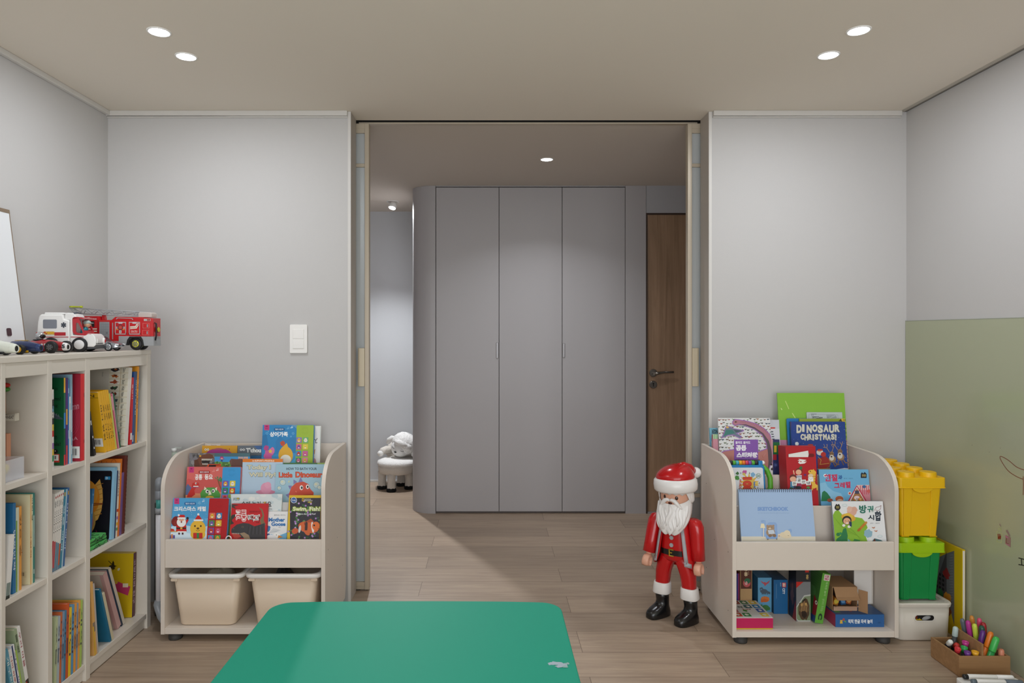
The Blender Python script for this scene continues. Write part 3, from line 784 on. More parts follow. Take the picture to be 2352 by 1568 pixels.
stack(2.663, -1.475, SH[1], -5, [
    ('large black picture book with an orange sun and sprinkled doughnut, pale blue edges', .019, .2, .278, '8fc0dc', None, sunf),
    ('thin navy book behind the black sun book', .008, .2, .262, '28365e', None),
    ('white book with coloured label blocks on its spine in the wide middle cubby', .012, .2, .29, 'dfd8cb', lambda a: (a.text(.2, .1, .8, .45, 'Vehicles', '4a3a3a', .015, 90), a.rect(0, .62, 1, .66, 'd04a2c'), a.rect(0, .72, 1, .76, '9a78b8'), a.rect(0, .80, 1, .84, 'e0b83a'), a.rect(0, .87, 1, .91, '5a9a6a'))),
    ('tall orange fruit picture book behind the black sun book', .012, .2, .304, 'e07a26', None, lambda a: (a.rect(0, 0, .3, 1, 'd8a024'), a.ring(.5, .06, .05, .056, '9a3a1c'), a.ring(.86, .06, .05, .056, '9a3a1c'), a.text(.6, .03, .8, .1, 'fruits', '6a1a1a', .01))),
    ('shorter purple book in front of the brown one', .017, .17, .246, '7a5a92', bars('4a3a6a', ((.05, .95),), .75, .85)),
    ('tall brown book with a scalloped edge at the right of the wide middle cubby', .0215, .2, .31, '6b3026', bars('4a1e18', [(i*.05, i*.05 + .025) for i in range(20)], .8, 1)),
], G3)
cl = thing('folded_cloth', 'folded green cloth with a black spider web pattern in the wide middle cubby', 'cloth', (-1.55, 2.575, SH[1] + .0005))
for k, (z0, z1, x1, sh) in enumerate(((0, .013, .075, 0), (.0135, .027, .068, .006), (.0275, .0385, .072, -.004))):
    m = M().prism(rrect(-.05, x1, -.065 + sh, .068 + sh, .008, 3), 'z', z0, z1, add_bump(fresh('green_cotton', '54b05c', .9), 90, .3, .003))
    a = Art(m, (x1, -.065 + sh, z0), (0, 1, 0), (0, 0, 1), (1, 0, 0), .133, z1 - z0)
    rn = random.Random(k)
    for i in range(9): a.line([(rn.random(), 0), (rn.random(), 1)], .03, '16241a')
    if k == 2:
        a = Art(m, (-.05, -.065 + sh, z1), (1, 0, 0), (0, 1, 0), (0, 0, 1), .12, .133)
        for i in range(14):
            x, y = rn.random(), rn.random()
            for q in range(5):
                t = rn.uniform(0, 6.28); a.line([(x, y), (x + .13*math.cos(t), y + .13*math.sin(t))], .014, '16241a')
    m.build('cloth_fold', cl, bevel=.004)
shelf_book('small blue book standing on the folded green cloth', -1.487, 2.535, SH[1] + .0405, .014, .15, .183, -7, '2d6a98', G3, bars('9fc4dc', ((.1, .14), (.3, .5)), .4, .6))

G4 = 'books in the narrow middle cubby'
def wsp(k):
    def f(a):
        a.text(.25, .10, .75, .5, ('별 이야기', '달 이야기', '해 이야기', '꽃 이야기', '새 이야기')[k], '5a5654', .01, 90); a.ell(.5, .05, .3, .016, 'b03a30')
        a.rect(0, .60 + .02*k, 1, .97, 'b8404a' if k < 2 else ('5a8298' if k < 4 else 'c0562c')); a.rect(0, .95, 1, 1, '5a7a90')
    return f
stack(2.2935, -1.475, SH[1], -6, [('white series book with grey base, %s in the narrow middle cubby' % q, .0083, .17, .262 + .001*i, 'e2dfd8', wsp(i)) for i, q in enumerate(('nearest of five', 'second of five', 'third of five', 'fourth of five', 'last of five'))] + [
    ('teal book next to the white series in the narrow middle cubby', .0112, .17, .266, '2f7e96', ttl('공룡 백과', 'd8e8ec', .2, .8, .25, .75, 'c9a03a')),
    ('pale blue book between the teal and the blue book', .006, .17, .264, 'a9c6d6', None),
    ('blue book at the right of the narrow middle cubby row', .0095, .17, .267, '2f5f94', ttl('바다 백과', 'd8e0ec', .2, .8, .25, .75, 'c9a03a'))], G4)

G5 = 'books in the left middle cubby'
def creamf(a):
    rn = random.Random(8)
    for i in range(9):
        x, y = .8 + rn.uniform(-.05, .06), .25 + .065*i; a.blob(x, y, .025, ['5a2a20', '3a3a2a', '8a3a22', '4a7a3a'][i % 4], seed=i, j=.5, sy=.6); a.line([(x, y), (x - .03, y + .05)], .006, '4a3a20')
    barcode(a, .78, .85, .95, .92, 'cfc9a4')
def treef(a):
    rn = random.Random(1)
    for i in range(9):
        x = .55 + .05*i; a.poly([(x - .05, 1), (x, .62 + .08*rn.random()), (x + .05, 1)], ['6a7a72', '8a9a94', '4a5a52', 'c0c8c4'][i % 4])
    a.rect(0, .96, 1, 1, '26302c')
shelf_book('white paper book printed with grey fir trees at the left frame edge', -1.463, 2.0625, SH[1], .021, .17, .19, -6, 'e4e2dd', G5, lambda a: (a.rect(.1, .75, .9, .97, '7a8a84'), a.rect(.1, .95, .9, 1, '26302c')), treef)
stack(2.1125, -1.475, SH[1], 0, [
    ('blue book with white spine lettering in the left middle cubby', .0135, .17, .28, '2a6fa0', ttl('반짝반짝', 'd8e4ec', .3, .75)),
    ('green edged white book between the blue and the orange book', .0135, .17, .262, 'c8cdb8', lambda a: a.rect(.0, .15, .4, 1, '6a9a3a')),
    ('slim orange book in the left middle cubby', .0105, .17, .263, 'e09a44', ttl('깊은 숲', '5a3a18', .1, .6, .2, .8)),
], G5)
shelf_book('large cream picture book with leafy drawing and barcode in the left middle cubby', -1.475, 2.192, SH[1], .014, .22, .288, 0, 'd8d3ae', G5, lambda a: (a.rect(.0, 0, .55, 1, 'd9b680'), a.text(.62, .04, .95, .3, '어린 날', '4a4a3a', .01, 90), a.text(.1, .4, .5, .7, '그림책', 'a06a3a', .01, 90)), creamf)
shelf_book('thin teal book right of the large cream picture book', -1.475, 2.2068, SH[1], .008, .2, .29, 0, '2a7d74', G5, bars('c8d8d0', ((.25, .6), (.85, .9))))

# ---- bottom row
G6 = 'books in the wide bottom cubby'
stack(2.5305, -1.463, SH[2], 6, [
    ('orange paper folder standing nearest in the wide bottom cubby', .016, .2, .28, 'e0ad62', lambda a: (a.rect(0, .55, .9, .68, '8a7a6a'), a.rect(.0, .6, .4, 1, 'd8b030'))),
    ('pale grey booklet behind the orange folder', .009, .2, .27, 'bdb4ac', None)], G6)
stack(2.643, -1.468, SH[2], 18, [
    ('plain teal book leaning in the wide bottom cubby', .011, .2, .24, '1f6c8c', None),
    ('cream book leaning behind the plain teal book', .015, .18, .215, 'cfc6a8', None)], G6)
shelf_book('red felt book leaning in the wide bottom cubby', -1.50, 2.704, SH[2], .014, .16, .185, 20, 'b0202c', G6, None, lambda a: a.text(.72, .1, .8, .6, '안녕 친구', 'e0b0b0', .01, 90))
stack(2.756, -1.50, SH[2], 22.5, [
    ('thick pale pink board book leaning in the wide bottom cubby', .026, .2, .275, 'd0a8a4', None, lambda a: a.rect(0, 0, .93, 1, 'cfc4b8')),
    ('dark navy book leaning behind the pale pink board book', .010, .2, .285, '27384c', None),
    ('white paper pad leaning under the yellow book', .016, .2, .285, 'd6cdbc', None)], G6)
def yb(a): a.blob(.55, .2, .06, '3a3018', seed=2, j=.6); a.line([(.45, .12), (.6, .22)], .012, '2a2410'); a.ell(.68, .25, .03, .02, 'e8e0c0', -30); a.poly([(.35, .35), (.95, .52), (.9, .66), (.3, .5)], 'c23a6a'); a.ell(.62, .45, .05, .03, 'e0b040'); a.rect(.78, .47, .9, .53, 'e8dcc0')
shelf_book('yellow picture book with pink band and maroon spine, rightmost in the bottom cubby', -1.502, 2.868, SH[2], .024, .19, .265, -3, 'd4b416', G6, lambda a: (a.rect(0, 0, 1, 1, '5a2a3a'), a.text(.2, .1, .8, .8, '고양이와 친구', 'd8b8c0', .01, 90)), yb)

G7 = 'books in the narrow bottom cubby'
sp = lambda t, c: ttl(t, c, .12, .7, .2, .8)
it = [('pale lime book', .0115, .235, 'b9c49a', '오늘'), ('slate white book', .0125, .232, 'aab6bc', '하늘'), ('burnt orange book', .0095, .24, 'c4673a', '나무'), ('grey blue book', .0115, .238, '7f96ac', '구름'), ('blue book', .0095, .237, '3f7fa0', '바다'),
      ('red orange book', .0135, .256, 'c8582a', '노을'), ('yellow book', .0135, .236, 'e8c426', '햇님'), ('sky blue book', .0135, .24, '5a93b8', '비행'), ('orange book with white edge', .0125, .238, 'e09a3e', '단풍'), ('dusty blue book', .0095, .235, '8b9bb0', '겨울'), ('tangerine book', .0105, .24, 'e5a348', '당근'), ('lime green book', .012, .236, 'a9c45c', '새싹')]
pos = ['nearest in', 'second in', 'third in', 'fourth in', 'fifth in', 'sixth and tallest in', 'seventh in', 'eighth in', 'ninth in', 'tenth in', 'eleventh in', 'last in']
stack(2.297, -1.464, SH[2], -2, [('%s with dark spine lettering, %s the narrow bottom cubby row' % (n, pos[i]), t, .17, h, c, sp(tt, '3a3a4a')) for i, (n, t, h, c, tt) in enumerate(it)], G7)
shelf_book('tall yellow book with a dark spine at the back of the narrow bottom cubby', -1.64, 2.4545, SH[2], .012, .13, .27, 0, 'dcae1c', G7, lambda a: a.rect(0, 0, 1, 1, '4a3a30'))

G8 = 'books in the left bottom cubby'
stack(2.1185, -1.47, SH[2], 12, [
    ('green and blue book at the left frame edge of the bottom cubby', .0145, .18, .235, '5a9ab0', lambda a: (a.rect(0, .5, 1, 1, '6aa83a'), a.text(.2, .1, .8, .5, '개구리', 'e0e8e0', .01, 90))),
    ('white book with red lettering leaning in the left bottom cubby', .0125, .18, .228, 'e2e0da', ttl('나의 하루', 'b03a3a', .1, .5)),
    ('navy backed white book leaning in the left bottom cubby', .012, .18, .238, 'dfe0e2', lambda a: (a.rect(0, 0, .45, 1, '22386a'), a.text(.55, .1, .9, .6, '작은 배', '3a4a6a', .01, 90))),
    ('thin lime book between the white books of the left bottom cubby', .0055, .18, .215, 'a3bf55', None),
    ('sage green book leaning in the left bottom cubby', .0125, .18, .282, '9fae8c', ttl('들꽃', '3a4a3a', .05, .3)),
    ('tall white book with a black picture at its foot, last in the left bottom cubby', .0135, .18, .284, 'e6e4e0', lambda a: (a.text(.2, .06, .8, .5, '우리 마을', 'a04048', .01, 90), a.rect(0, .66, 1, .9, '2a2220'), a.rect(0, .68, .5, .8, 'a03a22')))], G8)
# ================================================================== books standing in the display racks
CL = (340, 950, 4.704); CR = (1600, 880, 3.92); CB = (1600, 1220, 4.704)   # crops of the photograph in which sizes were read
def face_fn(crop, X0, Yb, zb, th):
    c, s = math.cos(th), math.sin(th)
    def fn(p):
        x, y = crop[0] + p[0] / crop[2], crop[1] + p[1] / crop[2]
        q = (y - VY) / F; v = (EYE - q * Yb - zb) / (c + q * s); Y = Yb + v * s
        return ((x - VX) / F * Y - X0, v)
    return fn
def rack_thing(label, crop, x0, x1, ytop, Yb, zb, t, lean, name, cat, group):
    th = R(lean); zb2 = zb + t * math.sin(th) + .0006
    fn0 = face_fn(crop, 0, Yb, zb2, th)
    X0, h = fn0((x0, ytop)); X1, _ = fn0((x1, ytop))
    o = thing(name, label, cat, (X0, Yb, zb2), (-th, 0, 0), group)
    return o, X1 - X0, h, face_fn(crop, X0, Yb, zb2, th)
def rb(label, crop, x0, x1, ytop, Yb, zb, t, col, art=None, lean=10, spine=None, group=None, board=False, name='book', cat='book', coat=0, spiral=None, strip=None):
    o, w, h, fn = rack_thing(label, crop, x0, x1, ytop, Yb, zb, t, lean, name, cat, group)
    b = min(.0025, t * .25); c = M(); cm = mat(col, .38, coat=coat)
    if board: c.prism(rrect(0, w, 0, h, .006, 4), 'y', 0, t, cm)
    else:
        c.box(0, w, 0, b, 0, h, cm).box(0, w, t - b, t, 0, h, cm).box(0, b, b, t - b, 0, h, mat(spine or col, .38))
        M().box(b + .0002, w - .002, b + .0001, t - b - .0001, .002, h - .0025, PAGE).build('pages', o)
    a = Art(c, (0, 0, 0), (1, 0, 0), (0, 0, 1), (0, -1, 0), w, h); a.L = fn; a.fnw = w; a.h_ = h
    if art: art(a)
    cov = c.build('cover', o)
    if spiral == 'top':
        n = int(w / .0085)
        for k in range(n):
            x = .006 + (w - .012) * k / (n - 1)
            ringp = [(x, t/2 + .008*math.cos(q), h - .004 + .008*math.sin(q)) for q in [2*math.pi*i/12 for i in range(12)]]
            if k == 0: sp_ = M()
            sp_.tube(ringp, .0008, mat('2b3442', .35, metal=.4), 6, closed=True)
        sp_.build('spiral_binding', o)
    if spiral == 'right':
        n = int(h / .0095); sp_ = M()
        for k in range(n):
            z = .006 + (h - .012) * k / (n - 1)
            sp_.tube([(w - .003 + .007*math.cos(q), t/2 + .007*math.sin(q), z) for q in [2*math.pi*i/10 for i in range(10)]], .0011, mat('c9b02a' if k % 2 else '26282a', .4), 6, closed=True)
        sp_.build('spiral_binding', o)
    if strip: # raised plastic button strip on a sound book
        (sx0, sx1, scol, rows, cols_, y0, dy, bw, xs_) = strip
        u0, u1 = fn((sx0, ytop))[0], w - .001
        s = M().prism(rrect(u0, u1, .002, h - .001, .005, 4), 'y', -.0045, -.0003, mat(scol, .35))
        a2 = Art(s, (0, -.0045, 0), (1, 0, 0), (0, 0, 1), (0, -1, 0), w, h); a2.L = fn
        rn = random.Random(len(label)); cx = (sx0 + sx1) / 2 - 2
        for q in range(3):
            for k in range(26):
                tt = 2*math.pi*k/26
                if abs(math.cos(tt)) < .93: a2.ell(cx + (40 - 7*q)*math.cos(tt), ytop + 62 + (40 - 7*q)*math.sin(tt), 1.3, 1.3, darker(scol), 0, 6)
        strp = s.build('button_strip', o)
        k = 0
        for r_ in range(rows):
            for xx in xs_:
                yy = y0 + dy * r_ - (0 if True else 0); dx = -shear(crop, sx0, Yb, lean) * (yy - ytop)
                p0, p1 = fn((xx + dx, yy + bw)), fn((xx + dx + bw, yy))
                if p0[1] < .006: continue
                bt = M().prism(rrect(p0[0], p1[0], p0[1], p1[1], .0022, 3), 'y', -.0062, -.0046, mat(cols_[k % len(cols_)], .4))
                ab = Art(bt, (p0[0], -.0062, p0[1]), (1, 0, 0), (0, 0, 1), (0, -1, 0), p1[0]-p0[0], p1[1]-p0[1])
                fc = ['e8b23a', 'd8608a', 'e8d04a', 'f0e4d0', '3f7ab8', 'd86a9a', 'c8402f', '7a58a8'][(k*3 + r_) % 8]
                ab.ell(.5, .58, .34, .3, fc); ab.ell(.5, .36, .24, .22, fc); ab.ell(.41, .5, .05, .06, '2a2020', 0, 8); ab.ell(.6, .5, .05, .06, '2a2020', 0, 8); ab.ell(.5, .68, .16, .1, 'f0ece4')
                bt.build('button', strp); k += 1
    return o
def darker(h): 
    h = h.lstrip('#'); return ''.join('%02x' % int(int(h[i:i+2], 16) * .72) for i in (0, 2, 4))
def shear(crop, x, Yb, lean):
    xp = crop[0] + x / crop[2]; return (xp - VX) / F * math.tan(R(lean)) * -1 * -1 * -1 if False else -(xp - VX) / F * math.tan(R(lean)) * .98
def star(cx, cy, r, n=5, q=.45, rot=-90): return [(cx + (r if i % 2 == 0 else r*q)*math.cos(R(rot + 180*i/n)), cy + (r if i % 2 == 0 else r*q)*math.sin(R(rot + 180*i/n))) for i in range(2*n)]
def badge(a, x, y): a.rect(x, y, x + 55, y + 62, 'c93a7c', 6); a.text(x + 12, y + 36, x + 42, y + 50, '핑크', '6a1a44', .01); a.ell(x + 27, y + 20, 14, 9, 'a82a64'); a.ell(x + 21, y + 20, 3, 4, '4a1030', 0, 8); a.ell(x + 33, y + 20, 3, 4, '4a1030', 0, 8)
def pill(a, x0, x1, y, c, tc='e8f0f4'): a.rect(x0, y - 17, x1, y + 17, c, 16); a.text(x0 + 16, y - 9, x1 - 16, y + 9, '멜로디 사운드북', tc, .01)
def note(a, x, y, c): a.ell(x, y + 16, 6, 5, c, 0, 10); a.ell(x + 14, y + 13, 6, 5, c, 0, 10); a.line([(x + 5, y + 16), (x + 5, y - 2), (x + 19, y - 5), (x + 19, y + 13)], 3, c)

GA, GB, GC = 'books on the front tier of the left rack', 'books on the middle tier of the left rack', 'books on the top tier of the left rack'
Z0, Z1, Z2 = .333, .455, .575
# ---------------------------------------------------------- left rack, front tier
def carol(a):
    a.rect(190, 900, 700, 1400, '4f9fd0'); a.rect(190, 1130, 700, 1400, '6bb2dc')
    for i, (x, y, s) in enumerate(((540, 1150, 60), (600, 1120, 80), (250, 1160, 55), (640, 1150, 60), (420, 1150, 50))): a.poly([(x - s*.5, y + s), (x, y - s*.2), (x + s*.5, y + s)], '5aa3d2')
    a.poly([(190, 1235), (330, 1195), (470, 1215), (560, 1240), (700, 1190), (700, 1400), (190, 1400)], 'b9dcee')
    a.poly([(190, 1290), (360, 1280), (520, 1300), (700, 1270), (700, 1400), (190, 1400)], 'd9ebf4')
    rn = random.Random(5)
    for i in range(26): a.ell(260 + rn.uniform(0, 390), 940 + rn.uniform(0, 220), 2.5, 2.5, 'c8e2f0', 0, 8)
    badge(a, 284, 912); pill(a, 392, 520, 970, '2f6fa8'); note(a, 590, 932, 'd8ecf6'); note(a, 545, 950, '8ac4e4')
    a.text(282, 1000, 626, 1052, '크리스마스 캐럴', 'f2f4f4', .035)
    # round bearded man with a sack and gifts
    a.ell(300, 1160, 44, 56, '7a1f1c', 20); a.ell(308, 1176, 30, 38, '8c2a24', 20)
    a.poly([(320, 1180), (405, 1180), (420, 1275), (300, 1275)], 'c8221e'); a.ell(360, 1225, 56, 48, 'c8221e'); a.line([(400, 1190), (428, 1145)], 26, 'c8221e'); a.ell(428, 1128, 14, 14, '2a2a30')
    a.ell(362, 1172, 50, 50, 'f0efec'); a.ell(362, 1138, 32, 22, 'e8b89a'); a.ell(349, 1136, 5, 5, '3a2420', 0, 10); a.ell(376, 1136, 5, 5, '3a2420', 0, 10); a.ell(362, 1150, 8, 6, 'd88a70'); a.ell(362, 1168, 8, 10, '8a2a22')
    a.poly([(322, 1128), (345, 1090), (395, 1092), (406, 1128)], 'c8221e'); a.rect(318, 1118, 408, 1136, 'f0efec', 8); a.ell(334, 1094, 11, 11, 'f0efec')
    a.rect(306, 1228, 414, 1244, '3a2420'); a.rect(350, 1226, 372, 1246, 'e0b040'); a.rect(303, 1268, 418, 1282, 'f0efec', 6); a.rect(328, 1282, 346, 1304, '4a1a18'); a.rect(366, 1282, 384, 1304, '4a1a18')
    a.poly([(215, 1230), (280, 1245), (290, 1265), (230, 1270)], 'c03a24'); a.rect(215, 1268, 320, 1276, 'd8a040'); a.rect(228, 1310, 292, 1345, '6a5a9a'); a.rect(252, 1310, 268, 1345, 'e08a3a'); a.poly([(246, 1300), (260, 1312), (276, 1298)], 'e08a3a')
    # plain round snow bear with cap and present, no known figure
    a.ell(540, 1240, 84, 92, 'e9b83c'); a.ell(540, 1300, 80, 60, 'e9b83c'); a.poly([(500, 1150), (545, 1085), (592, 1150)], 'c8221e'); a.rect(494, 1140, 598, 1158, 'f0efec', 8); a.ell(545, 1086, 12, 12, 'f0efec')
    a.ell(508, 1212, 9, 10, '2a1c18'); a.ell(572, 1212, 9, 10, '2a1c18'); a.ell(540, 1238, 15, 11, '6a4a20'); a.line([(520, 1258), (540, 1266), (560, 1258)], 5, '6a3a1a')
    a.rect(490, 1285, 590, 1345, 'c8302a', 6); a.rect(528, 1285, 552, 1345, '2f8a4a')
rb('light blue snowy board book with a red button strip, left on its tier', CL, 274, 880, 910, LRY + .034, Z0, .014, '4f9fd0', carol, group=GA, board=True,
   strip=(668, 880, 'b01a20', 4, ['d86a5a', '3f7fb0', '4a8a4a', 'd8a83a', '7a4a92', 'c83a3a', '3f8fc0', '4a9a4a'], 1068, 80, 66, (678, 752)))
def beige(a):
    a.rect(860, 860, 1460, 1360, 'd5dedd'); rn = random.Random(9)
    for i in range(30): a.blob(880 + rn.uniform(0, 570), 860 + rn.uniform(0, 250), rn.uniform(14, 40), rn.choice(['c3d3d5', 'dfe4e0', 'b9ced3', 'e4e6e0']), seed=i, sy=.6)
    a.rect(860, 860, 895, 1360, '8a9a3a'); a.text(920, 905, 990, 938, '음악이 있는 그림책', '4a4a3a', .01); a.ell(972, 914, 12, 10, 'b9a83a')
    a.text(1010, 945, 1335, 1008, '숲에 놀러 가요', '26282a', .015); a.poly(star(1262, 958, 16), 'd0a83a'); a.text(1270, 1022, 1340, 1034, '지음 그림', '5a5a5a', .005)
rb('pale watercolour picture book with black brushed title, standing behind the red dinosaur book', CL, 868, 1450, 868, LRY + .062, Z0, .009, 'd5dedd', beige, group=GA)
rb('plain pale grey book between the watercolour book and the fish book', CL, 1400, 1518, 955, LRY + .0725, Z0, .005, 'c9c7c4', None, group=GA)
def dino(a):
    a.rect(850, 960, 1310, 1400, 'c01a20')
    a.poly([(1200, 1010), (1235, 1030), (1255, 1090), (1250, 1150), (1275, 1200), (1225, 1220), (1210, 1150), (1238, 1100), (1225, 1045), (1205, 1022)], '7a6a4a')
    a.poly([(905, 975), (985, 985), (930, 1000), (960, 1030), (905, 1010)], '4a3a34'); a.poly([(880, 1130), (910, 1090), (950, 1085), (935, 1120), (905, 1150), (930, 1185), (885, 1200)], '3a3430')
    # heavy theropod with open jaws
    a.poly([(898, 1270), (905, 1240), (960, 1195), (1030, 1178), (1090, 1185), (1150, 1215), (1262, 1180), (1268, 1400), (1080, 1400), (1040, 1340), (960, 1345), (985, 1310), (960, 1295), (905, 1290)], '3c3a3c')
    a.poly([(905, 1292), (985, 1300), (1010, 1330), (960, 1345), (930, 1345)], 'b8483a'); 
    for i in range(7): a.poly([(908 + 12*i, 1288), (914 + 12*i, 1288), (911 + 12*i, 1302)], 'e8e0d0')
    a.poly([(990, 1290), (1040, 1280), (1090, 1310), (1120, 1400), (1060, 1400), (1030, 1330)], '9a8468'); a.ell(1022, 1222, 12, 9, '6a5a4a'); a.ell(1022, 1222, 5, 5, '1a1614', 0, 8); a.ell(925, 1240, 9, 6, '5a5658')
    for i in range(9): a.line([(1090 + 18*i, 1205 + (i % 3)*10), (1075 + 20*i, 1300)], 4, '565458' if i % 2 else '2a282a')
    for (x0, y0, x1, y1, t, c) in ((950, 1040, 1062, 1160, '공룡', 'c8222a'), (1082, 1092, 1215, 1162, '백과', '1a1a1a')):
        a.text(x0 - 6, y0 - 5, x1 + 6, y1 + 5, t, 'f4f2ee', .07); 
        a.text(x0, y0, x1, y1, t, c, .0)
    a.text(1095, 1048, 1215, 1066, '공룡 탐험 과학 도감', '6a0a10', .005); a.text(1165, 1166, 1202, 1178, '지음', '1a1a1a', .005)
rb('red dinosaur encyclopedia with a black toothy dinosaur, in the middle of the front tier', CL, 905, 1298, 970, LRY + .035, Z0, .010, 'c01a20', dino, group=GA)
def goose(a):
    a.rect(1260, 1050, 1530, 1400, 'e6e7e6'); a.text(1362, 1086, 1486, 1102, '플레이송스 마더구스', '4a4a4a', .005)
    a.text(1303, 1122, 1480, 1166, 'Mother', '1f6fb0', .05, 0, 0, 0); a.text(1332, 1170, 1486, 1212, 'Goose', '1f6fb0', .05); a.text(1410, 1220, 1436, 1230, 'vol.1', '4a4a4a', .005)
    a.poly([(1265, 1400), (1275, 1330), (1330, 1300), (1400, 1320), (1530, 1270), (1530, 1400)], '6fb0d4'); a.blob(1290, 1240, 34, '3f7fb8', seed=3); a.blob(1275, 1215, 20, 'b03a3a', seed=5); a.blob(1295, 1320, 30, '2f5a9a', seed=4)
    for i in range(6): a.line([(1310 + 14*i, 1290 - 3*i), (1360 + 14*i, 1235 + 4*i)], 3, '9aa8b0')
    a.ell(1390, 1320, 38, 34, 'f2f2ee'); a.poly([(1410, 1310), (1460, 1330), (1400, 1345)], 'd88a3a'); a.ell(1388, 1308, 4, 5, '1a1a1a', 0, 8); a.ell(1330, 1345, 60, 40, 'eceeee')
rb('small white nursery rhyme book with blue lettering, between the dinosaur and the fish books', CL, 1280, 1512, 1055, LRY + .048, Z0, .006, 'e6e7e6', goose, group=GA)
def fish(a):
    a.rect(1490, 870, 1900, 1400, 'd8b41c'); a.rect(1548 - 14, 908, 1900, 1400, '2a2430'); rn = random.Random(12)
    for i in range(34): a.line([(1540 + rn.uniform(0, 320), 930 + rn.uniform(0, 440)), (1540 + rn.uniform(0, 320), 930 + rn.uniform(0, 440))][:1] + [(1540 + rn.uniform(0, 320), 930 + rn.uniform(0, 440))], 1, '3a5a3a')
    for i in range(46):
        x, y = 1545 + rn.uniform(0, 310), 925 + rn.uniform(0, 430); t = rn.uniform(0, 3.1); l = rn.uniform(20, 45)
        a.line([(x, y), (x + l*math.cos(t), y + l*math.sin(t))], 15, rn.choice(['4a7a42', '35603a', '5a8a4a'])); a.ell(x + l*math.cos(t), y + l*math.sin(t), 10, 10, rn.choice(['b48ac8', 'a878c0', 'c8a0d4']), 0, 12)
    a.ell(1576, 932, 33, 33, 'd8e0ea'); a.ell(1576, 932, 28, 28, '2f5a9a'); a.text(1556, 922, 1598, 942, 'Pre-reader', 'e8ecf2', .01)
    a.rect(1664, 914, 1686, 944, 'd8b41c'); a.rect(1669, 920, 1681, 938, '2a2430'); a.text(1690, 916, 1764, 929, 'NATIONAL', 'd8d4c8', .01); a.text(1690, 931, 1780, 944, 'GEOGRAPHIC', 'd8d4c8', .01); a.text(1728, 948, 1770, 962, 'KIDS', 'e0c030', .03)
    a.text(1560, 998, 1868, 1062, 'Swim, Fish!', '8ea81c', .14); a.text(1567, 1004, 1862, 1056, 'Swim, Fish!', 'e8eac8', .03); a.text(1612, 1072, 1812, 1094, 'Explore the Coral Reef', 'e8e6ea', .015)
    # striped orange reef fish
    a.ell(1735, 1225, 112, 62, 'd0622a', 10); a.ell(1590, 1265, 36, 30, 'c8582a', -20); a.ell(1708, 1185, 20, 26, '8a3a20'); a.poly([(1690, 1175), (1760, 1130), (1800, 1170)], 'a84824')
    a.ell(1780, 1225, 14, 60, 'ece8e2', -6); a.ell(1640, 1245, 13, 42, 'd8d4d0', 10); a.ell(1710, 1225, 15, 62, '3a2420', 4); a.ell(1815, 1212, 42, 48, 'e0702c'); a.ell(1796, 1204, 10, 10, '1a1414', 0, 10); a.ell(1720, 1285, 34, 22, 'd0622a', 40); a.line([(1835, 1240), (1848, 1236)], 4, '6a2a18')
rb('reef fish reader with a yellow border, at the right end of the front tier', CL, 1525, 1868, 880, LRY + .034, Z0, .006, 'd8b41c', fish, group=GA)
rg = M(); rg.tube([(.0108*math.cos(2*math.pi*i/20), 0, .0108*math.sin(2*math.pi*i/20)) for i in range(20)], .0022, mat('eceae8', .4), 10, closed=True)
rg = rg.build('plastic_ring'); rg.location = (PX(524.5, LRY + .024), LRY + .0265, .4125); rg.rotation_euler = (R(-4), 0, 0); tag(rg, 'white plastic ring peeking over the front panel of the left rack', 'ring')

# ---------------------------------------------------------- left rack, middle tier
def coral(a):
    a.rect(380, 565, 830, 960, 'd86a62'); a.poly([(380, 730), (440, 700), (500, 720), (600, 690), (680, 715), (740, 700), (830, 730), (830, 960), (380, 960)], 'cf5a54'); a.poly([(380, 850), (560, 860), (830, 840), (830, 960), (380, 960)], 'e0946a')
    badge(a, 442, 574); pill(a, 546, 672, 630, 'a83a3a'); note(a, 742, 596, 'f0d0cc'); note(a, 700, 608, 'e89a92')
    a.text(508, 654, 586, 714, '공룡', 'f6f0ec', .035); a.text(612, 654, 700, 712, '동요', 'f6f0ec', .035)
    a.poly([(398, 870), (410, 790), (430, 755), (470, 800), (460, 860), (430, 880)], '5a6a92'); a.poly([(430, 870), (470, 800), (480, 750), (510, 738), (545, 745), (556, 775), (520, 795), (500, 830), (510, 870), (470, 900), (420, 900)], 'c8322a'); a.ell(518, 752, 9, 11, 'f0ece4'); a.ell(520, 753, 5, 6, '1a1414', 0, 8); a.rect(490, 778, 545, 788, 'f0ece4')
    for i in range(6): a.poly([(475 + 14*i, 788 + i), (483 + 14*i, 788 + i), (479 + 14*i, 800)], '5a6ab0')
    a.poly([(760, 700), (780, 770), (800, 820), (788, 822), (765, 770), (748, 705)], '8a5a3a')
    for t in (-150, -110, -60, -20, 20): a.poly([(758, 715), (758 + 48*math.cos(R(t)), 715 + 36*math.sin(R(t)) - 8), (758 + 44*math.cos(R(t + 24)), 715 + 34*math.sin(R(t + 24)))], '3f8a5a')
    a.poly([(565, 860), (590, 820), (640, 795), (720, 795), (760, 830), (782, 870), (770, 960), (580, 960)], '58a048'); a.poly([(605, 825), (612, 785), (636, 812)], 'ece4c8'); a.poly([(722, 808), (748, 790), (742, 832)], 'ece4c8'); a.poly([(650, 880), (668, 818), (688, 870)], 'ece4c8')
    a.ell(640, 838, 18, 20, 'f0ece4'); a.ell(644, 840, 9, 11, '1a2030'); a.ell(706, 832, 18, 20, 'f0ece4'); a.ell(702, 834, 9, 11, '1a2030'); a.ell(668, 905, 46, 20, 'e0b43a')
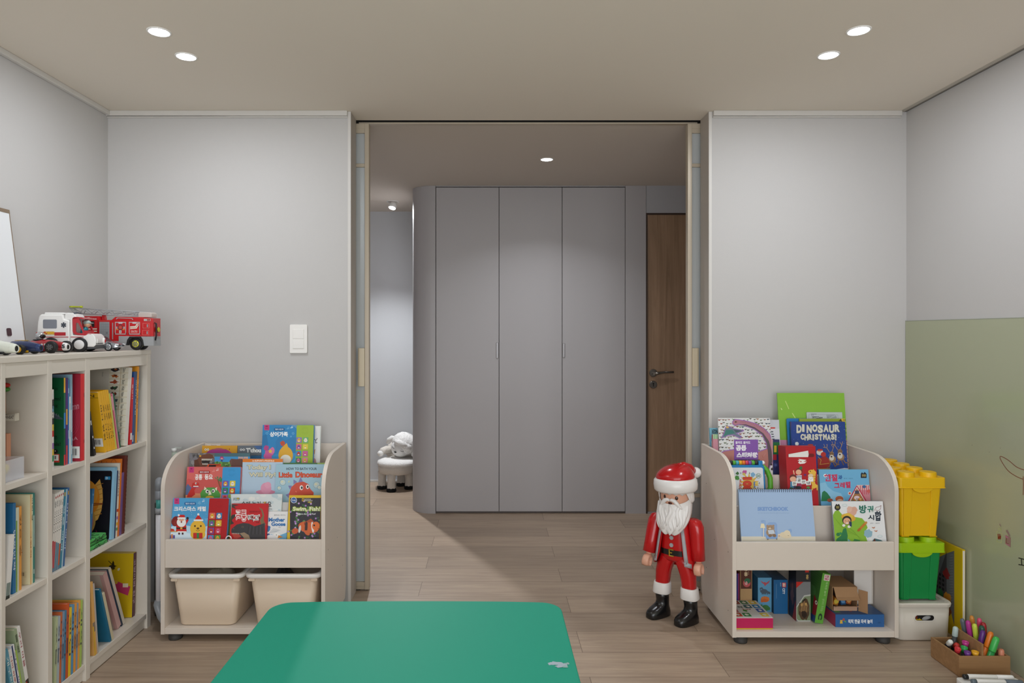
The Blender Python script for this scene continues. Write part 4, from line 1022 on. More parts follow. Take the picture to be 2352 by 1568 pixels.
rb('coral dinosaur song book with a blue button strip on the middle tier', CL, 425, 1008, 573, LRY + .152, Z1, .013, 'd86a62', coral, 8, group=GB, board=True,
   strip=(812, 1008, '3f9ad4', 5, ['7a5ab0', 'e0c83a', '3a8a4a', 'd0443a', 'd86a8a', 'e0a83a'], 722, 76, 62, (820, 896)))
def fly(a):
    a.rect(980, 480, 1480, 960, 'b4cadb'); a.rect(1010, 487, 1470, 522, 'dd7a22'); a.text(1126, 498, 1366, 516, 'An ELEPHANT & PIGGIE Book', 'f2e6d4', .03); a.rect(1000, 530, 1024, 960, 'a5bccd')
    for (x0, x1, y0, y1, t) in ((1070, 1325, 552, 614, 'Today I'), (1090, 1380, 632, 692, 'Will Fly!')):
        a.text(x0 - 3, y0 - 2, x1 + 4, y1 + 4, t, '5a6a7a', .075); a.text(x0, y0, x1, y1, t, 'd6d2b4', .045)
    # a plain little pink hill of clay stands in for the cover animal
    a.ell(1270, 845, 105, 26, 'd88ba4'); a.ell(1275, 805, 58, 62, 'e09ab2'); a.ell(1295, 770, 36, 34, 'e3a2b8')
rb('pale blue picture book with an orange band, middle of the middle tier', CL, 1024, 1458, 487, LRY + .164, Z1, .009, 'b4cadb', fly, 8, group=GB)
def bath(a):
    a.rect(1350, 530, 1960, 980, '9fc3d2'); a.text(1494, 580, 1824, 608, 'HOW TO BATH YOUR', '26303a', .02)
    a.text(1412, 630, 1562, 690, 'Little', 'a03a22', .06); a.text(1416, 634, 1558, 686, 'Little', 'd8532e', .035); a.text(1592, 624, 1886, 690, 'Dinosaur', 'a03a22', .06); a.text(1596, 628, 1882, 686, 'Dinosaur', 'd8532e', .035)
    for (x, y, r) in ((1456, 740, 33), (1418, 802, 24), (1822, 768, 36), (1852, 796, 24)): a.ell(x, y, r, r, '5f8a9a'); a.ell(x, y, r - 3, r - 3, 'c3d4d2'); a.ell(x - r*.2, y - r*.2, r*.35, r*.3, 'dcd9b0')
    for (x, y, s, t) in ((1650, 720, 30, 0), (1585, 735, 26, -30), (1535, 790, 24, -60), (1512, 880, 26, -80)): a.poly([(x + s*math.cos(R(q + t)), y + s*math.sin(R(q + t)) * 1.2) for q in (-90, 30, 150)], '7f7db0')
    a.poly([(1520, 980), (1525, 860), (1550, 790), (1600, 745), (1680, 732), (1735, 760), (1752, 810), (1790, 850), (1788, 885), (1740, 900), (1700, 980)], 'd0503a'); a.ell(1658, 798, 19, 26, 'f4f0ea'); a.ell(1662, 798, 10, 15, '1a1a20'); a.ell(1724, 788, 17, 24, 'f4f0ea'); a.ell(1726, 788, 9, 14, '1a1a20'); a.ell(1600, 840, 10, 6, 'e07a5a', 40); a.line([(1680, 876), (1780, 872)], 4, '7a2a20'); a.ell(1860, 890, 14, 14, 'd8705a')
    a.poly([(1528, 715), (1512, 738), (1530, 742)], 'e0dca0')
rb('turquoise bath time picture book with a red dinosaur, right of the middle tier', CL, 1385, 1925, 545, LRY + .152, Z1, .008, '9fc3d2', bath, 8, group=GB)
rb('green book whose top edge shows behind the bath time book', CL, 1462, 1920, 530, LRY + .174, Z1, .008, '4f7a45', lambda a: a.rect(1830, 528, 1925, 560, 'a9c060'), 8, group=GB)
def rex(a):
    a.rect(430, 420, 1120, 960, '6a6868'); rn = random.Random(21)
    for i in range(30): a.blob(450 + rn.uniform(0, 260), 430 + rn.uniform(0, 150), rn.uniform(10, 28), rn.choice(['585658', '77757a', '4a484a', '8a8888']), seed=i, j=.4)
    a.rect(720, 462, 1120, 960, '3f92c8'); a.rect(720, 420, 1120, 462, '4a6a72'); a.rect(720, 520, 1000, 960, '4f7a3c')
    for i in range(30): a.blob(725 + rn.uniform(0, 200), 520 + rn.uniform(0, 60), 12, rn.choice(['3a6a34', '6a9a4a', '7aa858']), seed=i, j=.5)
    a.poly([(880, 510), (900, 485), (960, 490), (1020, 480), (1040, 560), (1000, 600), (900, 575)], '6a4a42'); 
    for i in range(7): a.line([(920 + 15*i, 490), (915 + 15*i, 575)], 5, '57392f')
    a.text(975, 462, 1080, 488, '경이로운 발명품', 'f0b070', .03); a.ell(798, 474, 20, 14, 'a83a7a'); a.ell(798, 486, 13, 10, 'e0b898'); a.rect(788, 494, 808, 516, '3a4a8a'); a.line([(770, 490), (826, 486)], 5, 'a83a7a')
    a.poly([(500, 560), (520, 510), (560, 455), (600, 440), (660, 430), (700, 445), (715, 480), (660, 482), (590, 490), (575, 530), (640, 560), (600, 575), (520, 575)], '6b4230'); a.poly([(575, 490), (690, 482), (650, 545), (590, 545)], '1c1416'); a.ell(565, 455, 12, 9, 'd8a030'); a.poly([(500, 500), (540, 490), (560, 560), (500, 570)], '5a3626')
    for i in range(8): a.poly([(580 + 14*i, 486), (592 + 14*i, 486), (586 + 14*i, 512)], 'ece8da'); 
    for i in range(5): a.poly([(588 + 13*i, 548), (598 + 13*i, 548), (593 + 13*i, 528)], 'ece8da')
    a.poly([(650, 545), (790, 540), (790, 590), (620, 590)], 'd8542a'); a.poly([(660, 552), (780, 548), (780, 590), (650, 590)], '2a1a18'); a.poly([(735, 556), (785, 554), (780, 590), (735, 590)], 'd8542a')
rb('grey and blue picture book with a roaring dinosaur head, behind the coral song book', CL, 450, 1105, 425, LRY + .178, Z1, .008, '55585c', rex, 8, group=GB)
# ---------------------------------------------------------- left rack, top tier
def oran(a):
    a.rect(560, 340, 990, 700, 'd9a032'); a.ell(765, 480, 160, 110, 'b0428a'); 
    for x in (622, 648): a.ell(x, 386, 12, 12, 'f0ece0'); a.ell(x, 386, 5, 5, '6a4a20', 0, 8)
    a.ell(880, 382, 6, 6, 'b03020', 0, 8); a.rect(690, 378, 860, 384, 'b8842a')
rb('mustard picture book with a magenta disc, at the left of the top tier', CL, 585, 965, 345, LRY + .30, Z2, .010, 'd9a032', oran, 5, group=GC)
rb('white booklet standing against the back of the top tier, behind the mustard book', CL, 640, 780, 332, LRY + .3125, Z2, .004, 'd9d6d0', lambda a: a.text(680, 334, 742, 344, 'Stories', '8a5a5a', .005), 5, group=GC)
def tch(a):
    a.rect(940, 340, 1260, 700, '6d747a'); 
    for x in (1006, 1034): a.ell(x, 388, 13, 12, 'e6e6e2'); a.ell(x, 388, 6, 5, '4a5056', 0, 8)
    a.poly([(1140, 345), (1260, 345), (1260, 420), (1200, 400)], '4a6a9a'); a.text(1060, 368, 1222, 418, "T'chou", 'e9e9e4', .05); a.text(1120, 442, 1225, 458, '칙칙폭폭 칙칙', '3a4a5a', .01); a.rect(1110, 452, 1260, 700, '3a6a92'); a.rect(1228, 430, 1260, 700, '7aa04a')
rb('grey train picture book with a rounded white title, middle of the top tier', CL, 969, 1262, 345, LRY + .30, Z2, .009, '6d747a', tch, 5, group=GC)
def sea(a):
    a.rect(1200, 110, 1640, 600, '2f86bf'); a.poly([(1220, 240), (1280, 220), (1300, 330), (1220, 380)], '2a78ae'); a.poly([(1380, 300), (1420, 240), (1480, 290), (1560, 250), (1640, 270), (1640, 420), (1380, 420)], '2f7eb6'); a.poly([(1200, 470), (1360, 440), (1640, 420), (1640, 600), (1200, 600)], '3f96cc')
    a.poly([(1560, 120), (1610, 120), (1610, 165)], '6a9ab8'); badge(a, 1256, 115); pill(a, 1360, 1478, 168, '1f5f94'); note(a, 1545, 136, 'cfe6f2'); note(a, 1505, 146, '7ab8dc')
    a.text(1316, 194, 1512, 248, '상어가족', 'f4f6f6', .04)
    for (x, y, r) in ((1286, 210, 13), (1568, 212, 12), (1545, 245, 8), (1300, 190, 6)): a.ell(x, y, r, r, '7fbde0'); a.ell(x, y, r - 3, r - 3, '3a8ec6')
    # plain coral, bubbles and a starfish in place of the printed figures
    for i, (x, y, s, c) in enumerate(((1300, 440, 46, 'd0609a'), (1340, 400, 30, 'd878a8'), (1280, 370, 26, 'b84a88'))): a.blob(x, y, s, c, 18, .22, i + 2, 1.2)
    a.poly(star(1322, 405, 26), 'e8cc3a'); a.ell(1488, 450, 78, 96, 'e2ac34', 0, 26); a.ell(1488, 492, 58, 50, 'eee9dc'); a.poly([(1440, 370), (1500, 315), (1520, 375)], 'e2ac34'); a.blob(1455, 322, 28, 'c0523a', 14, .25, 4)
    a.poly([(1520, 540), (1610, 470), (1610, 560)], '5ab0d8')
rb('tall blue sea board book with a lime button strip, standing highest on the top tier', CL, 1240, 1795, 120, LRY + .272, Z2, .014, '2f86bf', sea, 7, group=GC, board=True,
   strip=(1610, 1795, '9dbb38', 4, ['8a78c0', '6ab07a', 'd86a80', 'd8c84a', '3a8ac0', 'c060a0', '3f8a6a', 'd87aa8'], 254, 73, 58, (1611, 1682)))
def whit(a): a.line([(1790, 270), (1815, 285), (1830, 265)], 6, '2a2a2a'); a.line([(1812, 285), (1812, 315), (1828, 312)], 6, '2a2a2a'); a.ell(1795, 520, 22, 40, 'd8a0a0'); a.poly([(1780, 400), (1808, 380), (1800, 440)], 'd89a5a'); a.rect(1858, 140, 1862, 540, 'b9c8c4')
rb('white picture book behind the lime strip of the tall sea book', CL, 1650, 1868, 132, LRY + .293, Z2, .008, 'e6e5e0', whit, 7, group=GC)

# ---------------------------------------------------------- right rack, front tier
HA, HB, HC = 'books on the front tier of the right rack', 'books on the middle tier of the right rack', 'books on the top tier of the right rack'
def sketch(a):
    a.rect(350, 945, 1110, 1480, 'a3bdde'); a.rect(350, 1378, 1110, 1480, 'ddd6c4'); a.text(548, 1112, 828, 1148, 'SKETCHBOOK', '7d9fd2', .07); a.text(553, 1163, 832, 1172, 'PICTURE DRAWING PAINTING SKETCH ILLUSTRATION', '8aa6cc', .005)
    for i in range(78): a.ell(376 + 8.55*i, 962, 2.2, 2.2, '6a7f9c', 0, 8)
    a.ell(600, 1240, 22, 8, '8aa9d4'); a.poly([(590, 1245), (620, 1235), (640, 1380), (590, 1380)], '94b1da'); a.rect(632, 1250, 725, 1385, '8fadd8', 30)
    a.rect(598, 1300, 606, 1385, 'e6dcc4'); a.poly([(572, 1302), (580, 1262), (605, 1262), (618, 1302)], 'ece0bc'); a.ell(602, 1388, 22, 6, 'e6dcc4')
    a.rect(622, 1330, 728, 1400, '86a8d8', 12); a.ell(665, 1340, 40, 40, 'a58a70'); a.ell(664, 1302, 36, 28, 'a98e74'); a.ell(636, 1284, 10, 10, 'a98e74'); a.ell(690, 1282, 10, 10, 'a98e74'); a.ell(658, 1306, 12, 8, 'd8c4a8'); a.ell(650, 1296, 2.5, 3, '3a2a20', 0, 8); a.ell(676, 1296, 2.5, 3, '3a2a20', 0, 8); a.poly([(640, 1322), (692, 1318), (704, 1352), (650, 1360)], 'c8d2de'); a.ell(660, 1370, 16, 14, '8a6f58'); a.ell(700, 1370, 16, 14, '8a6f58'); a.rect(634, 1398, 646, 1408, '7a6a58'); a.rect(716, 1396, 726, 1406, '7a6a58')
    a.rect(730, 1355, 754, 1395, 'e6d8c0', 4); a.ell(742, 1374, 7, 8, 'c8a890'); a.ell(800, 1366, 52, 28, 'e4d4b4', 10); a.ell(815, 1345, 30, 24, 'e6d8ba'); a.ell(798, 1350, 8, 6, 'e2b8a0'); a.line([(820, 1368), (830, 1372)], 2.5, '5a4a3a'); a.ell(838, 1330, 18, 22, '8fadd8', 30); a.ell(816, 1345, 26, 22, 'e6d8ba')
rb('wide pale blue sketchbook with a black top spiral on the right rack', CR, 375, 1035, 955, RRY + .034, Z0, .008, 'a3bdde', sketch, 10, name='sketchbook', cat='sketchbook', spiral='top')
def tale(k, cols_):
    def f(a): pass
    return f
def fart(a):
    a.rect(1200, 1050, 1760, 1480, 'e3e5e6'); a.poly([(1225, 1480), (1225, 1190), (1245, 1150), (1275, 1140), (1310, 1180), (1330, 1230), (1380, 1200), (1440, 1205), (1490, 1215), (1520, 1250), (1540, 1300), (1510, 1340), (1530, 1400), (1560, 1480)], '8ab83a')
    for i in range(9): a.line([(1235 + 14*i, 1200 + 18*i), (1300 + 18*i, 1290 + 10*i), (1350 + 16*i, 1280 + 14*i), (1420 + 8*i, 1330 + 12*i)], 2, '75a02c')
    a.poly([(1240, 1480), (1260, 1400), (1300, 1370), (1320, 1310), (1345, 1300), (1360, 1370), (1350, 1480)], '2f7a4a'); a.ell(1275, 1360, 18, 16, '2f7a4a'); a.ell(1295, 1352, 14, 12, '3a8a52'); a.poly([(1380, 1480), (1420, 1400), (1470, 1410), (1480, 1480)], '3f8a4a'); a.poly([(1355, 1480), (1362, 1400), (1400, 1430), (1390, 1480)], '7ab4cc')
    a.ell(1268, 1118, 27, 26, '26241f'); a.poly([(1246, 1100), (1258, 1084), (1268, 1094), (1280, 1084), (1290, 1100)], '26241f'); a.text(1256, 1104, 1282, 1130, '옛이야기', 'd8c86a', .01)
    a.blob(1400, 1150, 44, 'd9a995', seed=3, j=.2); a.blob(1375, 1135, 26, 'e0b8a4', seed=8, j=.2); a.blob(1430, 1140, 20, 'd9a995', seed=9)
    a.ell(1366, 1208, 66, 34, 'd8a83a', 12); a.ell(1366, 1196, 40, 28, 'e0b848', 12); a.ell(1352, 1232, 42, 40, '2a2620'); a.ell(1352, 1240, 32, 30, 'e0ab88'); a.line([(1336, 1236), (1346, 1240)], 3, '2a1a14'); a.line([(1360, 1240), (1372, 1236)], 3, '2a1a14'); a.ell(1354, 1258, 10, 6, 'f0ece4'); a.ell(1324, 1278, 14, 12, 'e8e6e0'); a.ell(1372, 1290, 14, 12, 'e8e6e0'); a.poly([(1370, 1240), (1396, 1250), (1396, 1290), (1378, 1286)], '2a3a5a')
    a.line([(1470, 1310), (1520, 1258)], 22, 'c07a34'); a.ell(1522, 1256, 15, 12, 'c88a44', -40); a.ell(1462, 1318, 20, 12, 'b06a2c', -40)
    for (t, x0, y0, x1, y1, c) in (('방', 1462, 1096, 1530, 1170, '1f6f5c'), ('귀', 1534, 1102, 1590, 1164, '1f7a66'), ('시', 1542, 1184, 1598, 1230, '26323e'), ('합', 1604, 1150, 1662, 1238, '1d2b3c')): a.text(x0, y0, x1, y1, t, c, .035)
    a.text(1564, 1254, 1590, 1263, '글 강', '5a5a5a', .003); a.text(1604, 1254, 1646, 1263, '그림 한', '5a5a5a', .003)
    for (x, y) in ((1592, 1298), (1614, 1328)): a.poly([(x - 18, y - 6), (x, y), (x + 16, y - 8), (x + 6, y + 8), (x - 10, y + 4)], 'b8652c')
    for (x, y) in ((1332, 1096), (1650, 1376)): a.ell(x, y, 22, 11, 'a9c4c8'); a.ell(x, y, 19, 8.5, 'dfe5e6')
    a.line([(1600, 1145), (1615, 1115), (1645, 1110), (1660, 1098), (1655, 1130), (1635, 1148), (1610, 1140)], 3, '8a5a54'); a.blob(1540, 1350, 38, '8fb4c4', seed=5, j=.2)
    a.poly([(1570, 1480), (1580, 1420), (1600, 1395), (1660, 1410), (1700, 1440), (1690, 1480)], '4a7074'); a.poly([(1575, 1450), (1600, 1395), (1612, 1420), (1595, 1480)], '6a3a2a'); a.poly([(1540, 1420), (1560, 1400), (1580, 1400), (1570, 1470)], 'f0f0ee')
cw = ['e3e5e6', '1f6a80', 'b02a34', '3f6a3c', '5a2a6a']; lw = ['white tale book with a green hill and a straw hatted man, front of its row', 'teal spined tale book directly behind the white hill book', 'red spined tale book, third in the row behind the white hill book', 'green spined tale book, fourth in the row behind the white hill book', 'purple spined tale book, last in the row behind the white hill book']
for i in range(5):
    rb(lw[i], CR, 1217, 1675 if i == 0 else 1640, 1062 + (0 if i == 0 else -2), RRY + .032 + i * .0098, Z0, .0085, 'e3e5e6' if i == 0 else cw[i], fart if i == 0 else None, 10, spine='1f6a80' if i == 0 else cw[i], group='tale books on the front tier of the right rack')

# ---------------------------------------------------------- right rack, middle tier
def hans(a):
    a.rect(1090, 770, 1640, 1480, '6fb1d6'); a.poly([(1110, 900), (1160, 890), (1180, 930), (1230, 970), (1300, 990), (1340, 1060), (1110, 1060)], '8cc3e0'); a.ell(1160, 830, 18, 15, 'e6f0f4')
    for (t, x0, y0, x1, y1, c) in (('헨', 1150, 818, 1208, 882, 'c8345a'), ('젤', 1212, 818, 1268, 882, 'c8345a'), ('과', 1274, 826, 1312, 866, '2a5a9a'), ('그', 1238, 896, 1288, 940, 'c8345a'), ('레', 1292, 890, 1336, 942, 'c8345a'), ('텔', 1342, 884, 1386, 942, 'c8345a')): a.text(x0, y0, x1, y1, t, c, .04)
    a.text(1326, 852, 1356, 860, '글 오', '3a5a7a', .003); a.text(1366, 852, 1404, 860, '그림 유', '3a5a7a', .003)
    a.rect(1478, 812, 1530, 852, '1e2026', 4); a.poly([(1478, 815), (1488, 800), (1500, 812), (1512, 798), (1530, 815)], '1e2026'); a.text(1488, 818, 1524, 842, '명작동화', 'd8c27a', .01)
    a.poly([(1120, 1060), (1130, 980), (1150, 966), (1175, 985), (1205, 1025), (1205, 1060)], '2a7a4c'); a.ell(1285, 1040, 36, 26, 'b5603c'); a.ell(1200, 1052, 26, 16, 'a5583a'); a.ell(1290, 1062, 30, 20, 'e8c0a4')
    a.poly([(1390, 1060), (1440, 920), (1560, 915), (1590, 1060)], 'd08a92'); a.poly([(1440, 915), (1550, 915), (1570, 960), (1470, 960)], 'e0c0b8')
    for i in range(6): a.rect(1470 + 18*i, 920, 1478 + 18*i, 1000, 'c8606e')
    a.poly([(1368, 1060), (1442, 922), (1530, 1060)], 'e8e4e0'); a.poly([(1385, 1060), (1442, 945), (1512, 1060)], 'b07a4a'); a.line([(1372, 1056), (1442, 930), (1522, 1056)], 15, 'c03a52'); a.line([(1378, 1060), (1442, 936), (1514, 1060)], 5, 'f2eeea')
    a.rect(1424, 964, 1462, 996, '6a4a3a'); a.rect(1428, 968, 1442, 992, '3a4a6a'); a.rect(1446, 968, 1458, 992, '3a4a6a'); a.ell(1442, 1030, 26, 18, 'f0d8dc'); a.ell(1470, 1040, 14, 10, 'e0a030'); a.ell(1378, 990, 16, 16, 'e8e0d8'); a.ell(1378, 990, 10, 10, 'c8523c'); a.ell(1508, 930, 16, 14, '3a6a9a'); a.ell(1550, 970, 18, 16, 'd0605a')
    for i in range(14): a.ell(1405 + 12*(i % 7), 1040 + 12*(i//7), 5, 5, ['c83a5a', 'e8c040', 'f0ece4', '5a8a4a'][i % 4], 0, 8)
rb('light blue tale book with a sugar house, right of the red box', CR, 1100, 1545, 775, RRY + .150, Z1, .008, '6fb1d6', hans, 8, group=HB)
# red letter box
def rbx(a):
    pass
o, w_, h_, fn = rack_thing('red paper box with children and a giraffe holding letter cards', CR, 800, 1070, 565, RRY + .140, Z1, .078, 7, 'letter_box', 'box', None)
c = M().box(0, w_, 0, .078, 0, h_, mat('b21a24', .45)); a = Art(c, (0, 0, 0), (1, 0, 0), (0, 0, 1), (0, -1, 0), w_, h_); a.L = fn
a.rect(822, 632, 1060, 664, '6e0e14', 16); a.poly([(828, 664), (828, 638), (1004, 606), (1004, 664)], 'e6e4de'); a.poly([(1004, 606), (1010, 640), (1004, 664)], 'c8c4bc')
a.poly([(915, 680), (990, 690), (960, 706), (992, 704), (972, 722), (930, 726), (912, 712), (928, 704), (908, 694), (930, 692)], 'ece8e4'); a.ell(938, 704, 6, 6, 'b21a24', 0, 8)
a.ell(922, 790, 32, 30, '7a2a22'); a.ell(918, 800, 26, 24, 'e8b090'); a.line([(880, 830), (872, 786)], 10, 'e8b090'); a.poly([(890, 830), (946, 826), (950, 900), (892, 900)], 'dfe0e4'); 
for i in range(4): a.rect(892, 836 + 12*i, 948, 841 + 12*i, '3a4a7a')
a.ell(938, 762, 14, 16, '3a6a3a', 30); a.ell(868, 845, 32, 26, '6a2a22'); a.ell(868, 862, 28, 24, 'e8b090'); a.poly([(842, 885), (892, 882), (894, 945), (842, 945)], '4a86a8'); a.rect(872, 905, 892, 950, '3a3a5a'); a.poly([(910, 900), (944, 900), (950, 930), (908, 932)], 'a03a5a')
a.ell(1040, 800, 36, 22, 'e8b84a', 10); a.poly([(1040, 800), (1072, 815), (1066, 900), (1100, 930), (1050, 950), (1030, 890)], 'e8b84a'); a.rect(1036, 920, 1046, 962, 'e8b84a'); a.rect(1080, 915, 1090, 962, 'e8b84a'); a.ell(1052, 784, 6, 12, 'e8b84a'); a.ell(1022, 792, 5, 5, '2a1a14', 0, 8); a.ell(1026, 832, 24, 18, 'e0c8a8')
for i in range(9): a.ell(1048 + (i % 3)*16, 838 + 22*(i//3), 5, 5, 'a8602c', 0, 8)
for (x, y, t) in ((858, 884, '한'), (900, 852, '글'), (940, 868, '안'), (984, 878, '녕')): a.poly([(x, y), (x + 42, y - 2), (x + 44, y + 36), (x + 2, y + 40)], 'ecebe8'); a.text(x + 8, y + 6, x + 36, y + 32, t, '2a2a2a', .02)
a.rect(1004, 844, 1050, 884, 'f0eeea'); a.line([(1004, 846), (1028, 866), (1050, 846)], 2.5, 'a8a4a0'); a.ell(915, 938, 26, 14, '2a2a2e'); a.ell(850, 944, 16, 10, '3a5a4a'); a.ell(1004, 938, 16, 12, '5a8a4a'); a.ell(776, 948, 12, 8, '8aa04a'); a.ell(976, 824, 12, 10, '6a2a6a')
c.build('box_body', o, bevel=.001)
rnd = M().lathe([(.006, 0), (.0065, .002)], mat('d8d4ce', .4), 20, (w_ * .62, -.0022, fn((1070, 1020))[1]), 'y'); rnd.build('seal', o)
# word toy with a rainbow roller and a handle
o, w_, h_, fn = rack_thing('blue frame word toy with a rainbow bead roller and green handle', CR, 292, 612, 735, RRY + .146, Z1, .030, 8, 'word_toy', 'toy', None)
c = M().prism(rrect(0, w_, 0, h_, .012, 5), 'y', 0, .028, mat('1f7ab4', .35)); c.build('frame', o, bevel=.004)
c = M().prism(rrect(.006, w_ - .009, .008, h_ - .011, .008, 4), 'y', -.0025, 0, mat('d8dade', .4)); a = Art(c, (0, -.0025, 0), (1, 0, 0), (0, 0, 1), (0, -1, 0), w_, h_); a.L = fn
a.poly(star(470, 900, 95, 14, .55), 'd8b04a'); a.text(412, 842, 496, 985, '100', 'a82a1c', .09, 90); a.text(416, 846, 492, 981, '100', 'cf4028', .06, 90); a.text(380, 860, 402, 950, 'WORDS', 'c04a3a', .04, 90)
a.ring(555, 832, 20, 23, '2f7a4a'); a.text(540, 820, 570, 844, 'EAR', '2f7a4a', .02); a.blob(362, 850, 22, '4a8a3a', seed=1); a.blob(366, 810, 14, '3a6a34', seed=2); a.blob(430, 800, 20, 'b8559a', seed=3); a.blob(425, 818, 14, 'c8b85a', seed=4); a.blob(505, 822, 20, '7aa8c8', seed=6); a.text(510, 885, 530, 945, 'bark', '3f7ab8', .04, 90); a.blob(540, 900, 14, 'd8c060', seed=7)
for (x, y) in ((392, 800), (472, 800), (560, 890), (545, 930)): a.rect(x, y, x + 6, y + 16, '6a7278')
c.build('word_panel', o)
c = M(); bc_ = ['2a2a2e', '58a83a', '4aa8b8', 'e0a824', 'e0762a', 'c83a5a', '7f4aa0', '58a83a', '2a2a2e']; rz = h_ + .009
x = .006
c.lathe([(.009, .0), (.010, .002), (.010, .008)], mat('e6e6e4', .4), 18, (-.004, .013, rz), 'x')
c.build('roller_cap', o); roll = M(); bw_ = (w_ - .03) / 9
for i, q in enumerate(bc_):
    roll.lathe([(.0085, .0003), (.0098, .002), (.0098, bw_ - .002), (.0085, bw_ - .0003)], mat(q, .35), 18, (.005 + i*bw_, .013, rz), 'x')
roll.build('bead_roller', o)
M().box(w_ - .024, w_ - .006, .003, .024, h_ - .004, rz + .009, mat('1f7ab4', .35)).build('roller_post', o, bevel=.003); M().ball((w_ - .002, .013, rz), (.009, .009, .009), mat('e6e6e4', .35)).build('roller_cap', o)
c = M(); c.tube([(w_ - .006, .014, h_ - .004), (w_ + .014, .014, h_ - .022), (w_ + .026, .014, h_ - .055), (w_ + .026, .014, h_ - .095), (w_ + .010, .014, h_ - .125), (w_ - .004, .014, h_ - .13)], [.010, .0105, .011, .011, .0105, .010], mat('5aa42c', .4), 14); c.build('handle', o)

# ---------------------------------------------------------- right rack, top tier
def stick(a):
    a.rect(180, 300, 800, 960, 'dddedd'); rn = random.Random(17); cs = ['7a4a32', '4a5a34', '8a3a2a', '3a3a30', 'a0683a', '5a6a44', '6a5a3a', '2f4a5a']
    for j in range(15):
        for i in range(17):
            x, y = 204 + i*31 + rn.uniform(-8, 8) + (15 if j % 2 else 0), 326 + j*31 + rn.uniform(-7, 7); s = rn.uniform(.75, 1.15); d = rn.choice((-1, 1)); k = rn.choice(cs)
            a.poly([(x - 14*s*d, y - 2), (x - 4*s*d, y - 5*s), (x + 7*s*d, y - 3*s), (x + 13*s*d, y - 9*s), (x + 15*s*d, y - 6*s), (x + 8*s*d, y + 2*s), (x + 4*s*d, y + 3*s), (x + 5*s*d, y + 9*s), (x + 1*s*d, y + 4*s), (x - 4*s*d, y + 9*s), (x - 4*s*d, y + 3*s)], k)
    # long necked dinosaur, violet outline
    neck = [(326, 345), (348, 328), (385, 332), (460, 345), (530, 365), (600, 405), (655, 460), (678, 530), (690, 620), (690, 720), (680, 820), (640, 780), (645, 700), (640, 620), (630, 540), (590, 460), (520, 410), (440, 378), (380, 365), (345, 378), (326, 362)]
    def grow(ps, g):
        cx, cy = sum(p[0] for p in ps)/len(ps), sum(p[1] for p in ps)/len(ps); return [(p[0] + g*(p[0]-cx)/max(1, math.hypot(p[0]-cx, p[1]-cy)), p[1] + g*(p[1]-cy)/max(1, math.hypot(p[0]-cx, p[1]-cy))) for p in ps]
    a.line(neck + neck[:1], 13, '9a68b4'); a.poly([(180, 640), (250, 605), (340, 590), (430, 590), (560, 610), (640, 580), (660, 700), (640, 830), (180, 830)], '9a68b4'); a.poly([(180, 648), (250, 613), (340, 598), (560, 618), (636, 590), (660, 700), (640, 830), (180, 830)], 'b87a70')
    for i in range(34): x, y = 210 + rn.uniform(0, 420), 620 + rn.uniform(0, 190); a.line([(x, y), (x + rn.uniform(-18, 18), y + rn.uniform(14, 30))], 3, rn.choice(['a8604e', 'c88e84', '9a5646', 'd0a096']))
    a.poly(neck, 'b07886'); a.poly([(348, 378), (440, 378), (520, 410), (590, 460), (630, 540), (640, 620), (645, 700), (640, 780), (680, 820), (690, 720), (672, 600), (650, 520), (600, 450), (520, 395), (440, 368)], '5c5054'); a.ell(352, 348, 12, 8, '8a5a54'); a.ell(350, 347, 5, 5, '2a1a1a', 0, 8)
    for i in range(18): t = i/17; a.line([(400 + 240*t, 340 + 90*t*t), (396 + 236*t, 356 + 92*t*t)], 2.5, '8f5a68')
    pt = [(228, 488), (250, 440), (262, 398), (290, 390), (330, 410), (420, 425), (370, 445), (352, 450), (400, 480), (390, 490), (330, 462), (280, 465)]
    a.line(pt + pt[:1], 12, '9a68b4'); a.poly(pt, '6a7a86'); a.poly([(240, 482), (262, 420), (320, 420), (345, 448), (280, 462)], '3f7a72'); a.poly([(330, 415), (410, 427), (352, 444)], '4a5a64'); a.ell(276, 396, 14, 8, 'd8a85a')
    a.rect(336, 506, 552, 722, '8456a8'); a.text(348, 520, 482, 546, '붙여도 붙여도', 'e9e4ee', .03); a.text(352, 556, 446, 608, '공룡', 'f2eff4', .06); a.text(358, 620, 548, 670, '스티커왕', 'f2eff4', .06); a.rect(344, 687, 566, 730, '1e1a20'); a.text(384, 694, 440, 716, '200+', '8456a8', .03); a.text(450, 692, 530, 714, 'Stickers', 'e8e6ea', .03)
    a.poly([(640, 790), (660, 740), (690, 700), (700, 820), (650, 830)], 'dcdcdc'); a.line([(640, 800), (660, 740), (690, 700)], 8, '9a68b4'); a.blob(672, 730, 10, '3a2a20', seed=2, j=.5); a.blob(676, 770, 13, '2a2a28', seed=5, j=.5)
rb('white dinosaur sticker book with a long violet outlined neck and purple title block', CR, 193, 660, 312, RRY + .275, Z2, .010, 'dddedd', stick, 7, group=HC)
rb('dark picture book with a pale pink edge beside the sticker book', CR, 560, 745, 505, RRY + .2865, Z2, .008, '2d3564', lambda a: (a.rect(660, 500, 686, 960, 'd8a4ac'), a.rect(690, 530, 760, 640, '1f6a3a'), a.rect(698, 560, 720, 620, 'd8b83a'), a.rect(690, 640, 720, 690, 'b02a34'), a.poly(star(712, 735, 26, 8, .3), '5a66a0')), 7, group=HC)
rb('white spiral notebook with a red tab, behind the sticker book', CR, 480, 745, 408, RRY + .2955, Z2, .007, 'd3d6dc', lambda a: [a.rect(668 + 4*k, 432 + 22*k, 690 + 4*k, 440 + 22*k, '3a4048') for k in range(9)], 7, group=HC, name='notebook', cat='notebook')
